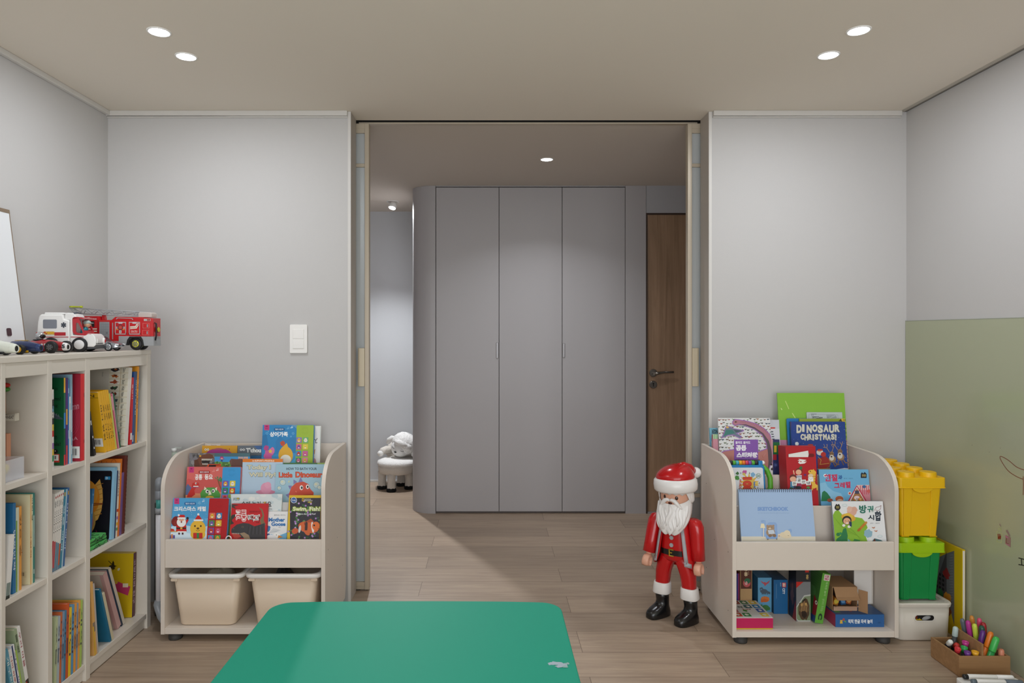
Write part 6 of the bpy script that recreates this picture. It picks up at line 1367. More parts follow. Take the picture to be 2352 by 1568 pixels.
specs = [ # left compartment, ends towards the room
 ('white capped black marker at the far left of the wooden box', (.036, .128, .05), (-.18, -.5, .42), .085, .0085, '1d1b1e', 'd8dcd8', False),
 ('black marker with red end lying in the left compartment', (.058, .118, .047), (-.2, -.45, .35), .08, .0088, '1d1b1e', 'a8281f', False),
 ('pale grey capped marker upright in the left compartment', (.074, .140, .04), (.02, -.1, .9), .09, .0088, '3a3e40', 'b4c6c2', False),
 ('red ring ended marker in the left compartment', (.022, .056, .035), (-.02, -.25, .7), .058, .008, '231c1e', 'c03038', True),
 ('violet ring ended marker at the front of the left compartment', (.046, .022, .035), (-.02, .0, .9), .05, .0085, '2a2228', '6a3a86', True),
 ('bright green ring ended marker in the left compartment', (.052, .056, .035), (.0, -.12, .8), .055, .0085, '2a2a2a', '2fa050', True),
 ('amber ring ended marker beside the divider', (.0745, .023, .035), (.0, .0, .9), .05, .009, '8a5a20', 'e0a52a', True),
 ('magenta ring ended marker beside the divider', (.0755, .082, .045), (.0, -.1, .8), .052, .0085, '4a2a4a', 'b83a86', True),
 # right compartment
 ('dark slate marker leaning at the back left of the right compartment', (.142, .141, .01), (-.21, .0, .9), .150, .0085, '4a5058', '5c646c', False),
 ('magenta felt pen standing at the back of the right compartment', (.139, .119, .01), (-.15, .0, .9), .150, .0085, 'a02a7a', 'b0338a', False),
 ('lime felt pen standing at the back of the right compartment', (.144, .098, .01), (-.12, .0, .9), .146, .0085, 'b8c83a', 'c4d24a', False),
 ('dark green felt pen standing at the back of the right compartment', (.152, .076, .01), (-.10, .0, .9), .148, .0092, '1f4a3c', '24503f', False),
 ('dark red felt pen standing at the back of the right compartment', (.1685, .098, .01), (-.06, .0, .9), .15, .0092, '8a1c24', '9a2028', False),
 ('orange topped grey pen at the very back of the right compartment', (.163, .1425, .01), (-.10, .0, .9), .158, .008, '4a5a60', 'c8863a', False),
 ('pink topped pen at the very back of the right compartment', (.1695, .122, .01), (-.05, .0, .9), .156, .008, '6a3038', 'd04a72', False),
 ('violet felt pen leaning in the right compartment', (.106, .066, .012), (.19, .0, .85), .135, .0085, '4a2266', '5a2a78', False),
 ('orange felt pen leaning to the right in the right compartment', (.108, .044, .012), (.26, .0, .85), .142, .0092, 'c8661c', 'd8741f', False),
 ('green felt pen with clip leaning at the front right of the wooden box', (.108, .0205, .012), (.30, .0, .85), .135, .0105, '2a8a44', '3fae50', False),
 ('stubby salmon pen at the right front corner of the wooden box', (.1675, .0195, .008), (.0, .0, .9), .088, .0092, 'b0604a', 'd08468', False),
 ('terracotta marker with a grey end in the right compartment', (.107, .092, .012), (.02, -.06, .8), .09, .0092, '7a3a26', 'a8a8a6', False),
]
for (lab, p, d, L_, r, c1, c2, op) in specs:
    marker(lab, (PX0 + p[0], PY0 + p[1], p[2] + .001), d, L_, r, c1, c2, open_=op)
# white marker case on the floor in front
o = thing('marker_case', 'white plastic marker case in the lower right corner', 'pen case', (1.664, 2.265, 0))
CW = mat('dcdad6', .35)
M().prism(rrect(0, .215, 0, .175, .012, 4), 'z', .0005, .030, CW).build('case_tray', o, bevel=.003)
a_ = M().box(-.0006, -.0001, .02, .16, .006, .024, CW); a = Art(a_, (-.0006, .16, .006), (0, -1, 0), (0, 0, 1), (-1, 0, 0), .14, .018); a.text(.06, .2, .5, .8, '12색', '4a4a4a', .01); a_.build('case_label', o)
for i, (y, cc, col, l2) in enumerate(((.162, '1a1a1c', 'eceae6', 'white marker with a black end at the back of the marker case'), (.128, '5a666e', '5f6a74', 'white marker with slate grey bands in the marker case'), (.094, '8a2430', '8e1f2a', 'white marker with dark red bands in the marker case'), (.060, 'c83a86', 'd23a86', 'white marker with bright pink bands in the marker case'))):
    m_ = thing('marker', l2, 'marker', (1.664 + .016 + .006*i, 2.265 + y - .005, .0315 + .0092), (0, R(90), R(-3)), 'white markers in the case')
    M().lathe([(.0088, .016), (.0092, .018), (.0092, .112), (.0085, .1135)], mat('e2e0dc', .35), 18).build('barrel', m_); M().lathe([(.006, 0), (.0085, .004), (.0085, .0155)], mat(cc, .35), 18).build('end_plug', m_); M().lathe([(.0093, .114), (.0093, .168), (.008, .171)], mat(col, .35), 18).build('cap', m_)
# ================================================================== toys on top of the bookcase
TOPZ = BKZ + .0006
def wheel(parent, c, r, wd, tyre, hub, hub_r=.62, name='wheel', spokes=0, s=1):
    """axle along y; s = side that faces out (-1 = -y)"""
    m = M().lathe([(r*.55, -wd/2), (r*.92, -wd/2), (r, -wd*.3), (r, wd*.3), (r*.92, wd/2), (r*.55, wd/2)], mat(tyre, .55), 32, c, 'y')
    w_ = m.build(name, parent)
    h = M()
    for sd in (-1, 1):
        h.lathe([(r*hub_r, sd*wd*.5), (r*hub_r*.95, sd*wd*.56), (r*hub_r*.3, sd*wd*.60), (r*.05, sd*wd*.61)], mat(hub, .3), 28, c, 'y')
        for k in range(spokes):
            t = 2*math.pi*k/spokes; a, b = .10*r, .55*r*hub_r*1.5
            p = [(c[0] + a*math.cos(t-.5), c[2] + a*math.sin(t-.5)), (c[0] + b*math.cos(t-.22), c[2] + b*math.sin(t-.22)), (c[0] + b*math.cos(t+.22), c[2] + b*math.sin(t+.22)), (c[0] + a*math.cos(t+.5), c[2] + a*math.sin(t+.5))]
            h.prism(p, 'y', c[1] + sd*wd*.61, c[1] + sd*wd*.68, mat('8f9296', .3, metal=.6))
    h.build('hub', w_)
    return w_
def facing(mb, x0, x1, z0, z1, y, step=.00015):  # art on a side that faces -y, unit coordinates
    return Art(mb, (x0, y, z0), (1, 0, 0), (0, 0, 1), (0, -1, 0), x1 - x0, z1 - z0, step=step)
# ---- ambulance: x runs from tail (0) to nose
S = 2.56 / F
ax, ay = PX(80.5, 2.56), 2.56
am = thing('toy_ambulance', 'white toy ambulance with a red stripe and red cab on the bookcase', 'toy ambulance', (ax, ay, TOPZ), (0, 0, R(12)))
SX = S * .815
def q(px, py): return ((px - 80.5)*SX, PZ(py, 2.56) - TOPZ)       # crop pixel of side view
AW = mat('e4e3e1', .3); RD_ = mat('b01424', .3, coat=.4); DG = mat('4a4c50', .45)
m = M(); prof = [q(*p) for p in ((82, 796), (81.5, 772), (85, 738), (88, 726), (93, 721), (150, 721), (153, 733), (167, 735), (168, 770), (168, 797))]
m.prism(prof, 'y', .004, .108, AW)
a = facing(m, 0, .2, 0, .15, .004); a.L = lambda p: q(p[0], p[1])
k = lambda x, y: (40 + x/11.2, 690 + y/11.2)
def R2(x0, y0, x1, y1, c, r=0): p, p2 = k(x0, y0), k(x1, y1); a.poly(rrect(p[0], p2[0], p[1], p2[1], r, 4) if r else [(p[0], p[1]), (p2[0], p[1]), (p2[0], p2[1]), (p[0], p2[1])], c)
R2(470, 815, 1315, 905, 'b01a26'); R2(686, 795, 990, 910, 'd8b03a'); R2(690, 800, 740, 835, 'b02a26'); R2(735, 838, 780, 872, 'b02a26'); R2(690, 875, 990, 910, 'd8d4cc')
p0, p1 = k(790, 798), k(985, 872); a.text(p0[0], p0[1], p1[0], p1[1], 'EA', 'a8221f', .05, 0, .05); p0, p1 = k(798, 804), k(976, 866); a.text(p0[0], p0[1], p1[0], p1[1], 'EA', 'e6b820', .03, 0, .05)
R2(616, 930, 1395, 950, 'a81a26'); R2(664, 485, 1064, 720, '8b8f96', 3); R2(672, 492, 1056, 712, '777b84', 2.5)
for t in range(3): p = k(1256, 628); a.poly([(p[0] + 7.4*math.cos(R(60*t + 90 + b)), p[1] + 6.6*math.sin(R(60*t + 90 + b))) for b in (-16, 16, 164, 196)], '363b46')
m.build('box_body', am, bevel=.006, seg=3)
m = M().prism([q(*p) for p in ((98, 721), (100, 716.8), (150, 716.8), (153, 721))], 'y', .018, .094, AW); m.build('roof_ridge', am, bevel=.002)
m = M().prism([q(*p) for p in ((152, 735), (152, 722), (157, 717), (176, 718), (184, 728), (184, 734))], 'y', .012, .1, AW)
m.build('roof_pod', am, bevel=.004)
m = M()
for dx in (0, 5.5):
    m.tube([((170 + dx - 80.5)*SX + 0*t, .014 + .084*t/10, q(0, 717.5 + 3)[1] + .006*math.sin(math.pi*t/10)) for t in range(11)], .0028, mat('3a4352', .4), 8)
m.build('roof_band', am)
m = M().prism([q(*p) for p in ((168, 797), (168, 734), (174, 729), (176, 769), (206, 770), (214, 766), (226, 766.5), (233, 772), (236, 782), (235, 792), (230, 797))], 'y', .004, .108, AW)
a = facing(m, 0, .3, 0, .15, .004); a.L = lambda p: q(p[0], p[1]); R2(1455, 930, 1830, 950, 'a81a26')
m.build('cab_body', am, bevel=.004, seg=3)
def cabside(y0, y1):
    o = [q(*k(*p)) for p in ((1512, 440), (1560, 420), (1640, 424), (1700, 460), (1890, 905), (1600, 880), (1530, 840), (1512, 780))]
    i = [q(*k(*p)) for p in ((1604, 580), (1640, 562), (1680, 580), (1806, 812), (1795, 842), (1650, 832), (1604, 800))]
    m = M(); n = len(o)
    # frame as a strip between outer loop and window loop
    import itertools
    def res(ps, n):
        L_ = [0]; 
        for u, v in zip(ps, ps[1:] + ps[:1]): L_.append(L_[-1] + math.hypot(u[0]-v[0], u[1]-v[1]))
        r = []
        for t in range(n):
            d = L_[-1]*t/n; j = max(x for x in range(len(ps)) if L_[x] <= d + 1e-12); u, v = ps[j], ps[(j+1) % len(ps)]; f = (d - L_[j])/max(1e-9, L_[j+1]-L_[j]); r.append((u[0]+(v[0]-u[0])*f, u[1]+(v[1]-u[1])*f))
        return r
    N_ = 32; O, I = res(o, N_), res(i, N_)
    v = [(p[0], y0, p[1]) for p in O] + [(p[0], y0, p[1]) for p in I] + [(p[0], y1, p[1]) for p in O] + [(p[0], y1, p[1]) for p in I]
    f = []
    for t in range(N_):
        u = (t+1) % N_
        f += [(t, u, N_+u, N_+t), (2*N_+t, 3*N_+t, 3*N_+u, 2*N_+u), (t, 2*N_+t, 2*N_+u, u), (N_+t, N_+u, 3*N_+u, 3*N_+t)]
    m.add(v, f, RD_); return m
m = cabside(.0045, .010); m2 = cabside(.102, .1075); m.add(m2.v, m2.f, RD_)
m.prism([q(*k(*p)) for p in ((1512, 440), (1560, 418), (1650, 414), (1780, 428), (1845, 470), (1810, 476), (1700, 452), (1530, 470))], 'y', .0045, .1075, RD_)
m.prism([q(*k(*p)) for p in ((1890, 905), (1840, 770), (1880, 860), (2060, 860), (1990, 905))], 'y', .0045, .1075, RD_)
m.build('cab_frame', am)
m = M().prism([q(*p) for p in ((118, 803), (118, 797), (232, 797), (236, 788), (232, 801), (212, 803))], 'y', .008, .104, DG); m.build('chassis', am, bevel=.002)
m = M(); m.ball((q(229, 0)[0], -.0005 + .02, q(0, 784)[1]), (.012, .006, .014), AW, 20, 12); m.ball((q(230, 0)[0], -.004 + .02, q(0, 784)[1]), (.006, .004, .009), mat('a81a22', .2), 16, 10); m.ball((q(236, 0)[0], .09, q(0, 784)[1]), (.006, .012, .014), AW, 20, 12); m.ball((q(237.5, 0)[0], .09, q(0, 784)[1]), (.006, .007, .009), mat('a81a22', .2), 16, 10); m.build('headlight', am)
for wx in (120, 194):
    for wy, sd in ((.004, -1), (.108, 1)):
        wheel(am, (q(wx, 0)[0], wy, .0275), .0272, .016, '17181b', 'd8d8d8', .66)
# driver inside
dv = thing('toy_driver', 'small toy driver in a teal shirt and grey cap inside the ambulance cab', 'toy figure', (ax + .98*q(200, 0)[0] - .21*.056, ay + .21*q(200, 0)[0] + .98*.056, TOPZ + q(0, 768)[1] + .003), (0, 0, R(12)))
M().loft([(-.012, 0, .0, .012, .014), (-.010, 0, .016, .013, .016), (-.004, 0, .026, .006, .008)], mat('1f7a8a', .4), 20).build('torso', dv)
M().ball((.0, 0, .036), (.0115, .011, .0125), mat('d8a584', .4)).ball((.012, 0, .034), (.003, .0025, .0025), mat('d8a584', .4), 10, 8).build('head', dv)
m = M().ball((-.001, 0, .043), (.0135, .0125, .010), mat('a3b3ad', .4)); m.ball((.013, 0, .041), (.010, .009, .0018), mat('a3b3ad', .4)); m.build('cap', dv)

# ---- fire engine
Y2 = 2.848; S2 = Y2 / F; ex = PX(158, Y2); DX = -5
fe = thing('toy_fire_engine', 'red toy fire engine with a grey ladder at the far end of the bookcase top', 'toy fire engine', (ex, Y2, TOPZ))
def e(px, py): return ((px + DX - 158)*S2 - DX*S2*0, PZ(py, Y2) - TOPZ)
kk = lambda x, y: (200 + x/11.2, 690 + y/11.2)
E = lambda *p: [e(*kk(x, y)) for x, y in p]
FR = mat('c01f24', .3, coat=.3); FG = mat('9c9ea0', .4); FB = mat('1c1c1e', .5)
ZG0 = .013
m = M().prism(E((-280, 1040), (-280, 640), (-200, 400), (320, 400), (330, 500), (690, 500), (780, 420), (1380, 425), (1760, 455), (1760, 920), (870, 920), (870, 1040)), 'y', 0, .062, FR)
a = facing(m, 0, .4, 0, .2, 0); a.L = lambda p: e(*kk(*p))
a.rect(140, 530, 245, 680, '2a2022'); a.rect(60, 430, 125, 490, 'e0d8d4', 4); a.text(78, 440, 108, 482, '5', '5a3a6a', .04); a.text(125, 460, 300, 490, 'ENGINE', 'e0d0d0', .04)
for (y, c) in ((715, 'd8d4ce'), (775, 'd8d4ce')): a.rect(60, y, 310, y + 28, c); a.rect(60, y + 28, 310, y + 33, 'c8983a')
a.rect(330, 500, 345, 1030, '8a1418'); a.rect(355, 515, 660, 530, 'd8403a')
a.rect(375, 550, 632, 1010, 'a0a2a3'); a.rect(385, 560, 622, 1000, '94979a')
rn = random.Random(3)
for i in range(4):
    for j in range(6): a.ring(425 + 58*i, 610 + 66*j, 15, 20, '7b7e82', 12)
a.ell(568, 830, 30, 30, '6a6e72'); a.ring(568, 830, 20, 24, 'b8babc', 14)
a.poly([(800, 480), (830, 440), (1220, 455), (1250, 495), (1225, 495), (1205, 468), (845, 455), (825, 480)], 'a8aaac')
for (x0, x1) in ((775, 1060), (1135, 1420)):
    a.rect(x0, 550, x1, 872, 'aeb0b2'); a.rect(x0 + 18, 572, x1 - 18, 852, 'c01f24'); a.rect(x0 + 90, 550, x1 - 90, 595, 'c4c6c8', 8); a.rect(x0 - 8, 830, x0 + 6, 872, '1c1c1e'); a.rect(x1 - 6, 830, x1 + 8, 872, '1c1c1e')
for y in (675, 705): a.rect(805, y, 1030, y + 16, 'dcd8d0')
a.rect(805, 735, 1030, 755, 'd8983a'); a.ell(915, 690, 76, 76, '2c2f44'); a.ell(915, 690, 56, 56, 'c0483a')
for t in range(4): a.line([(915 + 24*math.cos(R(45 + 90*t)), 690 + 24*math.sin(R(45 + 90*t))), (915 + 74*math.cos(R(45 + 90*t)), 690 + 74*math.sin(R(45 + 90*t)))], 22, 'b8322c')
a.ell(915, 690, 26, 26, 'c8584a'); a.rect(885, 765, 942, 838, 'dcd8d4', 4); a.text(898, 775, 928, 830, '5', '4a3a4a', .04)
a.poly([(1165, 665), (1300, 655), (1340, 590), (1398, 585), (1392, 600), (1345, 620), (1315, 690), (1165, 695)], 'dcd8d0'); a.poly([(1165, 712), (1320, 700), (1365, 625), (1385, 622), (1380, 640), (1335, 720), (1165, 735)], 'dcd8d0'); a.line([(1165, 703), (1318, 693), (1360, 620)], 7, 'd8a03a')
a.text(1185, 772, 1355, 802, 'City Fire', 'e6dcd8', .05); a.text(1185, 812, 1355, 830, 'Department', 'e0d0cc', .03)
for (x0, y0) in ((1490, 580), (1484, 758)): a.rect(x0, y0, x0 + 168, y0 + 132, 'd87a74'); a.rect(x0 + 8, y0 + 8, x0 + 160, y0 + 124, 'c01f24'); a.rect(x0 + 105, y0 + 30, x0 + 138, y0 + 105, '8f9296')
a.rect(1520, 470, 1695, 525, 'c8b8b4'); a.rect(1530, 478, 1600, 516, 'a8a8a8'); a.rect(1600, 478, 1686, 516, '9a2a28'); a.rect(705, 570, 730, 1000, '9a9a9c')
m.build('body', fe, bevel=.0015)
m = M().prism(E((345, 490), (355, 335), (405, 335), (438, 490)), 'y', .024, .04, FR); m.build('ladder_post', fe, bevel=.001)
m = M().prism(E((870, 1150), (870, 912), (1765, 930), (1770, 1165), (1500, 1165), (1470, 1000), (1400, 940), (1220, 940), (1130, 1000), (1100, 1150)), 'y', -.0015, .0635, FG); m.build('skirt', fe, bevel=.001)
m = M().prism(E((1070, 1150), (1100, 1010), (1160, 925), (1450, 925), (1500, 1010), (1530, 1165), (1478, 1160), (1460, 1030), (1390, 965), (1230, 965), (1150, 1030), (1125, 1150)), 'y', -.005, .004, FB); m.build('wheel_arch', fe, bevel=.001)
for wx, wy in ((1305, .008), (1305, .054), (-120, .008), (-120, .054)):
    wheel(fe, (e(*kk(wx, 0))[0], wy, .0262), .0258, .018, '1b1b1d', 'c8c43a', .56, spokes=6)
# ladder
lad = M()
for y in (.018, .044):
    T0, T1 = e(*kk(-500, 245)), e(*kk(1580, 300)); B0, B1 = e(*kk(-330, 330)), e(*kk(1340, 395))
    def bar(p, r_, wd): lad.tube([(p[0], y, p[1]), (r_[0], y, r_[1])], wd, FG, 6)
    T0 = e(*kk(-460, 182)); bar(T0, T1, .0022); bar(B0, B1, .0026); bar(T0, B0, .0022); bar(T1, B1, .0022)
    for i in range(12):
        f0, f1 = i/12, (i+1)/12; g = lambda A_, B_, f: (A_[0] + (B_[0]-A_[0])*f, A_[1] + (B_[1]-A_[1])*f)
        bar(g(B0, B1, f0) if i % 2 else g(T0, T1, f0), g(T0, T1, f1) if i % 2 else g(B0, B1, f1), .0018)
for i in range(13): f0 = i/12; lad.tube([(B0[0] + (B1[0]-B0[0])*f0, .018, B0[1] + (B1[1]-B0[1])*f0), (B0[0] + (B1[0]-B0[0])*f0, .044, B0[1] + (B1[1]-B0[1])*f0)], .0015, FG, 6)
ld_ = lad.build('ladder', fe)
m = M(); tx, tz = e(*kk(-400, 168)); m.lathe([(.0035, -.012), (.0042, .0), (.003, .03), (.0052, .034), (.0045, .042)], mat('b8c22a', .4), 14, (tx - .006, .031, tz + .002), 'x'); m.box(tx - .012, tx - .004, .025, .037, tz - .006, tz + .004, mat('b8c22a', .4)); m.build('nozzle', ld_)
m = M().prism(E((1345, 430), (1340, 330), (1385, 295), (1650, 300), (1690, 335), (1690, 430)), 'y', .008, .054, mat('e2d8d0', .3, trans=.35)); m.build('ladder_basket', fe, bevel=.002)
m = M(); hx = e(*kk(1800, 0))[0]; m.tube([(hx - .012, .012, e(*kk(0, 560))[1]), (hx, .012, e(*kk(0, 590))[1]), (hx, .012, e(*kk(0, 900))[1]), (hx - .004, .012, e(*kk(0, 1025))[1])], .0032, FB, 10); m.build('rear_rail', fe)
m = M().lathe([(.013, 0), (.0135, .004), (.011, .007)], mat('8a2020', .4), 26, (e(*kk(1762, 0))[0], .03, e(*kk(0, 748))[1]), 'x'); m.lathe([(.0105, .0072), (.0095, .009)], mat('c8c22a', .4), 26, (e(*kk(1762, 0))[0], .03, e(*kk(0, 748))[1]), 'x'); m.build('rear_reel', fe)

# ---- silver car between the two
sc_ = thing('toy_car', 'small silver toy car between the ambulance and the fire engine', 'toy car', (-1.568, 2.750, TOPZ))
sc_.scale = (1.5, 1.4, 1.5)
SV = mat('a9adb2', .22, metal=.75)
m = M(); secs = [(-.055, .011, .021, .020), (-.05, .008, .024, .023), (-.02, .007, .026, .026), (.025, .007, .026, .026), (.048, .008, .021, .024), (.057, .010, .017, .019)]
v = []; f = []
for (x, z0, z1, hw) in secs: v += [(x, -hw, z0), (x, -hw, z1 - .004), (x, -hw + .006, z1), (x, hw - .006, z1), (x, hw, z1 - .004), (x, hw, z0)]
for i in range(len(secs)-1): f += [(i*6+k_, i*6+(k_+1) % 6, (i+1)*6+(k_+1) % 6, (i+1)*6+k_) for k_ in range(6)]
m.add(v, f, SV, True); m.add(v[:6], [tuple(range(6))], SV); m.add(v[-6:], [tuple(range(6))], SV)
m.add([(-.040, -.019, .024), (-.022, -.016, .038), (.008, -.016, .038), (.026, -.019, .024), (-.040, .019, .024), (-.022, .016, .038), (.008, .016, .038), (.026, .019, .024)], [(0,1,2,3),(7,6,5,4),(0,4,5,1),(1,5,6,2),(2,6,7,3),(3,7,4,0)], mat('2c3238', .15))
m.add([(-.022, -.0162, .0372), (.008, -.0162, .0372), (.008, .0162, .0372), (-.022, .0162, .0372), (-.022, -.0162, .0388), (.008, -.0162, .0388), (.008, .0162, .0388), (-.022, .0162, .0388)], [(0,3,2,1),(4,5,6,7),(0,1,5,4),(1,2,6,5),(2,3,7,6),(3,0,4,7)], SV)
m.box(.0545, .0578, -.014, -.004, .0125, .0165, mat('3a3e44', .3)).box(.0545, .0578, .004, .014, .0125, .0165, mat('3a3e44', .3)).box(.050, .0574, -.021, -.014, .015, .019, mat('dcdfe2', .1)).box(.050, .0574, .014, .021, .015, .019, mat('dcdfe2', .1))
m.build('body', sc_, bevel=.001)
for x in (-.033, .034):
    for y in (-.021, .021): wheel(sc_, (x, y, .0112), .0110, .008, '1a1b1d', 'b8bcc0', .72, spokes=5)

# ---- three old style racing cars
def racer(label, x, y, L_, col, nose, hubc, wr, ww, track, driver, extra=None, bs=1.2, wxs=(.036, .124)):
    t = thing('toy_race_car', label, 'toy race car', (x, y, TOPZ), (0, 0, 0), 'toy race cars at the near end'); cm = mat(col, .25, coat=.5)
    R0 = L_ / .16
    prof = [(0, .019, .004, .005), (.012, .021, .010, .010), (.035, .024, .0155, .0165), (.07, .0245, .0175, .018), (.1, .024, .0165, .0165), (.125, .022, .0145, .0145), (.142, .0205, .012, .0125)]
    v = []; f = []; n = 18
    def ringx(px, cz, ry, rz): return [(px*R0, bs*ry*math.cos(2*math.pi*k_/n), cz*(1 + (bs - 1)*.55) + bs*rz*math.sin(2*math.pi*k_/n)) for k_ in range(n)]
    for (px, cz, ry, rz) in prof: v += ringx(px, cz, ry, rz)
    f = [(i*n+k_, i*n+(k_+1) % n, (i+1)*n+(k_+1) % n, (i+1)*n+k_) for i in range(len(prof)-1) for k_ in range(n)]
    m = M().add(v, f, cm, True); m.add(v[:n], [tuple(range(n))], cm)
    m.build('body', t)
    nm = M(); nv = ringx(.1422, .0205, .012, .0125) + ringx(.152, .0198, .0105, .0112) + ringx(.158, .019, .0085, .0092) + ringx(.156, .019, .0065, .0072)
    nm.add(nv, [(i*n+k_, i*n+(k_+1) % n, (i+1)*n+(k_+1) % n, (i+1)*n+k_) for i in range(3) for k_ in range(n)], mat(nose, .3), True); nm.add(nv[-n:], [tuple(range(n))], DARK); 
    nm = nm.build('nose', t)
    for wx, rr in ((wxs[0], wr*1.06), (wxs[1], wr)):
        for sd in (-1, 1): wheel(t, (wx*R0, sd*track/2, rr), rr, ww, '151516', hubc, .6, spokes=0 if hubc != '1b1b1c' else 7)
        M().tube([(wx*R0, -track/2, rr), (wx*R0, track/2, rr)], .002, mat('3a3a3c', .4, metal=.5), 8).build('axle', t)
    if driver:
        m = M(); m.loft([(.052*R0, 0, .040, .018, .012), (.052*R0, 0, .049, .0185, .0125)], mat('1a1a1c', .4), 20); m.build('cockpit', t)
        d_ = M().ball((.058*R0, 0, .061), (.0155, .014, .0148), mat('b9bbbd', .15, metal=.6), 24, 14); d_.ball((.065*R0, 0, .0595), (.0115, .0128, .0085), mat('101012', .1), 20, 12); d_.build('helmet', t)
    if extra: extra(t, R0)
    return t
def ex_red(t, R0):
    m = M()
    for i in range(3): m.lathe([(.0042, -.0222), (.0036, -.0228)], mat('d8d2cc', .4), 18, ((.078 + .010*i)*R0, .0008*i, .030), 'y'); 
    m.build('side_discs', t)
    m = M(); m.x = Matrix.Translation((.1475*R0, -.0147, .0228)) @ Matrix.Rotation(R(18), 4, 'Z'); a = Art(m, (-.006, 0, -.006), (1, 0, 0), (0, 0, 1), (0, -1, 0), .013, .014); a.text(.1, 0, .9, 1, '5', '16161a', .06); m.build('race_number', t)
racer('red toy race car number five with a silver helmeted driver on the bookcase', PX(53, 2.46), 2.462, .165, '9c1c24', 'dedcda', '1b1b1c', .0215, .017, .086, True, ex_red, 1.2)
def ex_navy(t, R0):
    m = M().box(.080*R0, .115*R0, -.0172, -.0145, .006, .0135, mat('d8a81c', .35)); m.build('side_panel', t, bevel=.001)
    m = M().box(.045*R0, .10*R0, -.002, .002, .0455, .0472, mat('c8a028', .35)); m.build('stripe', t)
racer('navy toy race car with yellow wheel hubs on the bookcase', PX(96, 2.31) - .128, 2.312, .128, '24325a', '2a3a66', 'd8a414', .0165, .016, .074, False, ex_navy, 1.12, (.036, .098))
def ex_white(t, R0):
    m = M().box(.01*R0, .125*R0, -.0205, .0205, .004, .012, mat('222427', .35)); m.build('floor_pan', t, bevel=.002)
    m = M().loft([(.07*R0, 0, .040, .020, .010), (.066*R0, 0, .047, .016, .008), (.06*R0, 0, .049, .008, .004)], mat('9aa2a6', .1, trans=.5), 18); m.build('windscreen', t)
racer('white toy race car at the left frame edge of the bookcase top', PX(40, 2.17) - .160, 2.172, .160, 'd9ddd2', 'd9ddd2', '9ca0a4', .0165, .014, .068, False, ex_white, 1.28, (.036, .098))

# ---- grey book and white board leaning on the left wall
o = thing('book', 'grey book standing behind the ambulance, beside the white board', 'book', (-1.74, 2.702, TOPZ + .0012), (R(-4), 0, 0))
S3 = 2.69/F
c, p = M(), None
w_, h_ = .132, PZ(733, 2.69) - TOPZ
c.box(0, w_, 0, .002, 0, h_, mat('77797c', .5)).box(0, w_, .012, .014, 0, h_, mat('77797c', .5)).box(0, .002, .002, .012, 0, h_, mat('77797c', .5))
a = Art(c, (0, 0, 0), (1, 0, 0), (0, 0, 1), (0, -1, 0), w_, h_); a.L = lambda q_: ((q_[0] - 1124)/F*2.702 + 1.74, h_ - (q_[1] - 733)*S3)
a.rect(40, 750, 130, 752, '6a6c70'); a.text(51, 756, 79, 760.5, 'SCENERY', 'b9bbbe', .01); a.rect(58, 765, 80, 766.3, '5a3a5a'); a.rect(52, 762.5, 74, 763, '9a9c9e')
c.build('cover', o); M().box(.0025, w_ - .003, .0022, .0118, .002, h_ - .003, PAGE).build('pages', o)
o = thing('white_board', 'white drawing board with a brown edge leaning on the left wall at the frame edge', 'board', (-1.706, 2.008, TOPZ + .0017), (0, 0, 0))
th = math.atan2(.066, .524)
m = M(); m.x = Matrix.Rotation(-th, 4, 'Y'); ht = .528
m.box(-.012, -.010, .004, .508, .004, ht - .014, mat('e4e3e0', .35)); m.box(-.0018, -.0005, .004, .508, .004, ht - .014, mat('e0e2e4', .3)); m.box(-.010, -.0018, .004, .508, .004, ht - .014, mat('c8c4bc', .5)); m.build('board_panel', o)
EB = wood('board_edge_wood', '6f5d4c', '8d7a64', 'y', 1, .5)
m = M(); m.x = Matrix.Rotation(-th, 4, 'Y'); m.box(-.0125, .0, 0, .004, 0, ht, EB).box(-.0125, .0, .508, .512, 0, ht, EB).box(-.0125, .0, .004, .508, 0, .004, EB); m.build('board_edge', o)
m = M(); m.x = Matrix.Rotation(-th, 4, 'Y'); m.box(-.0128, .0005, 0, .5125, ht - .014, ht, EB); m.build('top_rail', o)
m = M(); m.x = Matrix.Rotation(-th, 4, 'Y'); m.prism(rrect(.418, .44, .06, .088, .006, 3), 'x', -.0004, .0025, mat('4a3038', .5)); m.build('magnet', o)

# ================================================================== between bookcase and left rack
o = thing('tube_pole', 'white upright tube with a grey cap and teal collar between bookcase and left rack', 'pole', (-1.402, 2.9, 0))
G_ = mat('8f9499', .35); pz = lambda y: PZ(y, 2.9)
M().lathe([(.0145, .085), (.0145, pz(1180))], mat('d6d4d6', .35), 24).build('tube', o)
M().lathe([(.0165, pz(1178)), (.0165, pz(1166))], mat('9a9da0', .4), 24).build('ribbed_collar', o); m = M()
M().lathe([(.0135, pz(1166)), (.0135, pz(1140))], mat('4fa39c', .35), 24).build('teal_collar', o)
M().lathe([(.0155, pz(1146)), (.017, pz(1140)), (.0175, pz(1128)), (.0165, pz(1126))], G_, 24).build('clamp', o)
M().lathe([(.0165, pz(1126)), (.0172, pz(1108)), (.0145, pz(1100)), (.006, pz(1096))], G_, 24).box(.010, .032, -.008, .008, pz(1110), pz(1099), G_).build('cap', o)
CP = fresh('milky_plastic', 'b9c0c6', .3, trans=.5)
m = M(); v = []; f = []
for (z, x, rx, ry) in ((.0, .034, .014, .02), (.03, .032, .017, .03), (.06, .02, .024, .038), (.11, .0, .021, .03), (.125, 0, .0185, .0185)): v.append((x, 0, z, rx, ry))
m.loft([(x, y, z, rx, ry) for (x, y, z, rx, ry) in v], CP, 24); m.build('shoe', o)
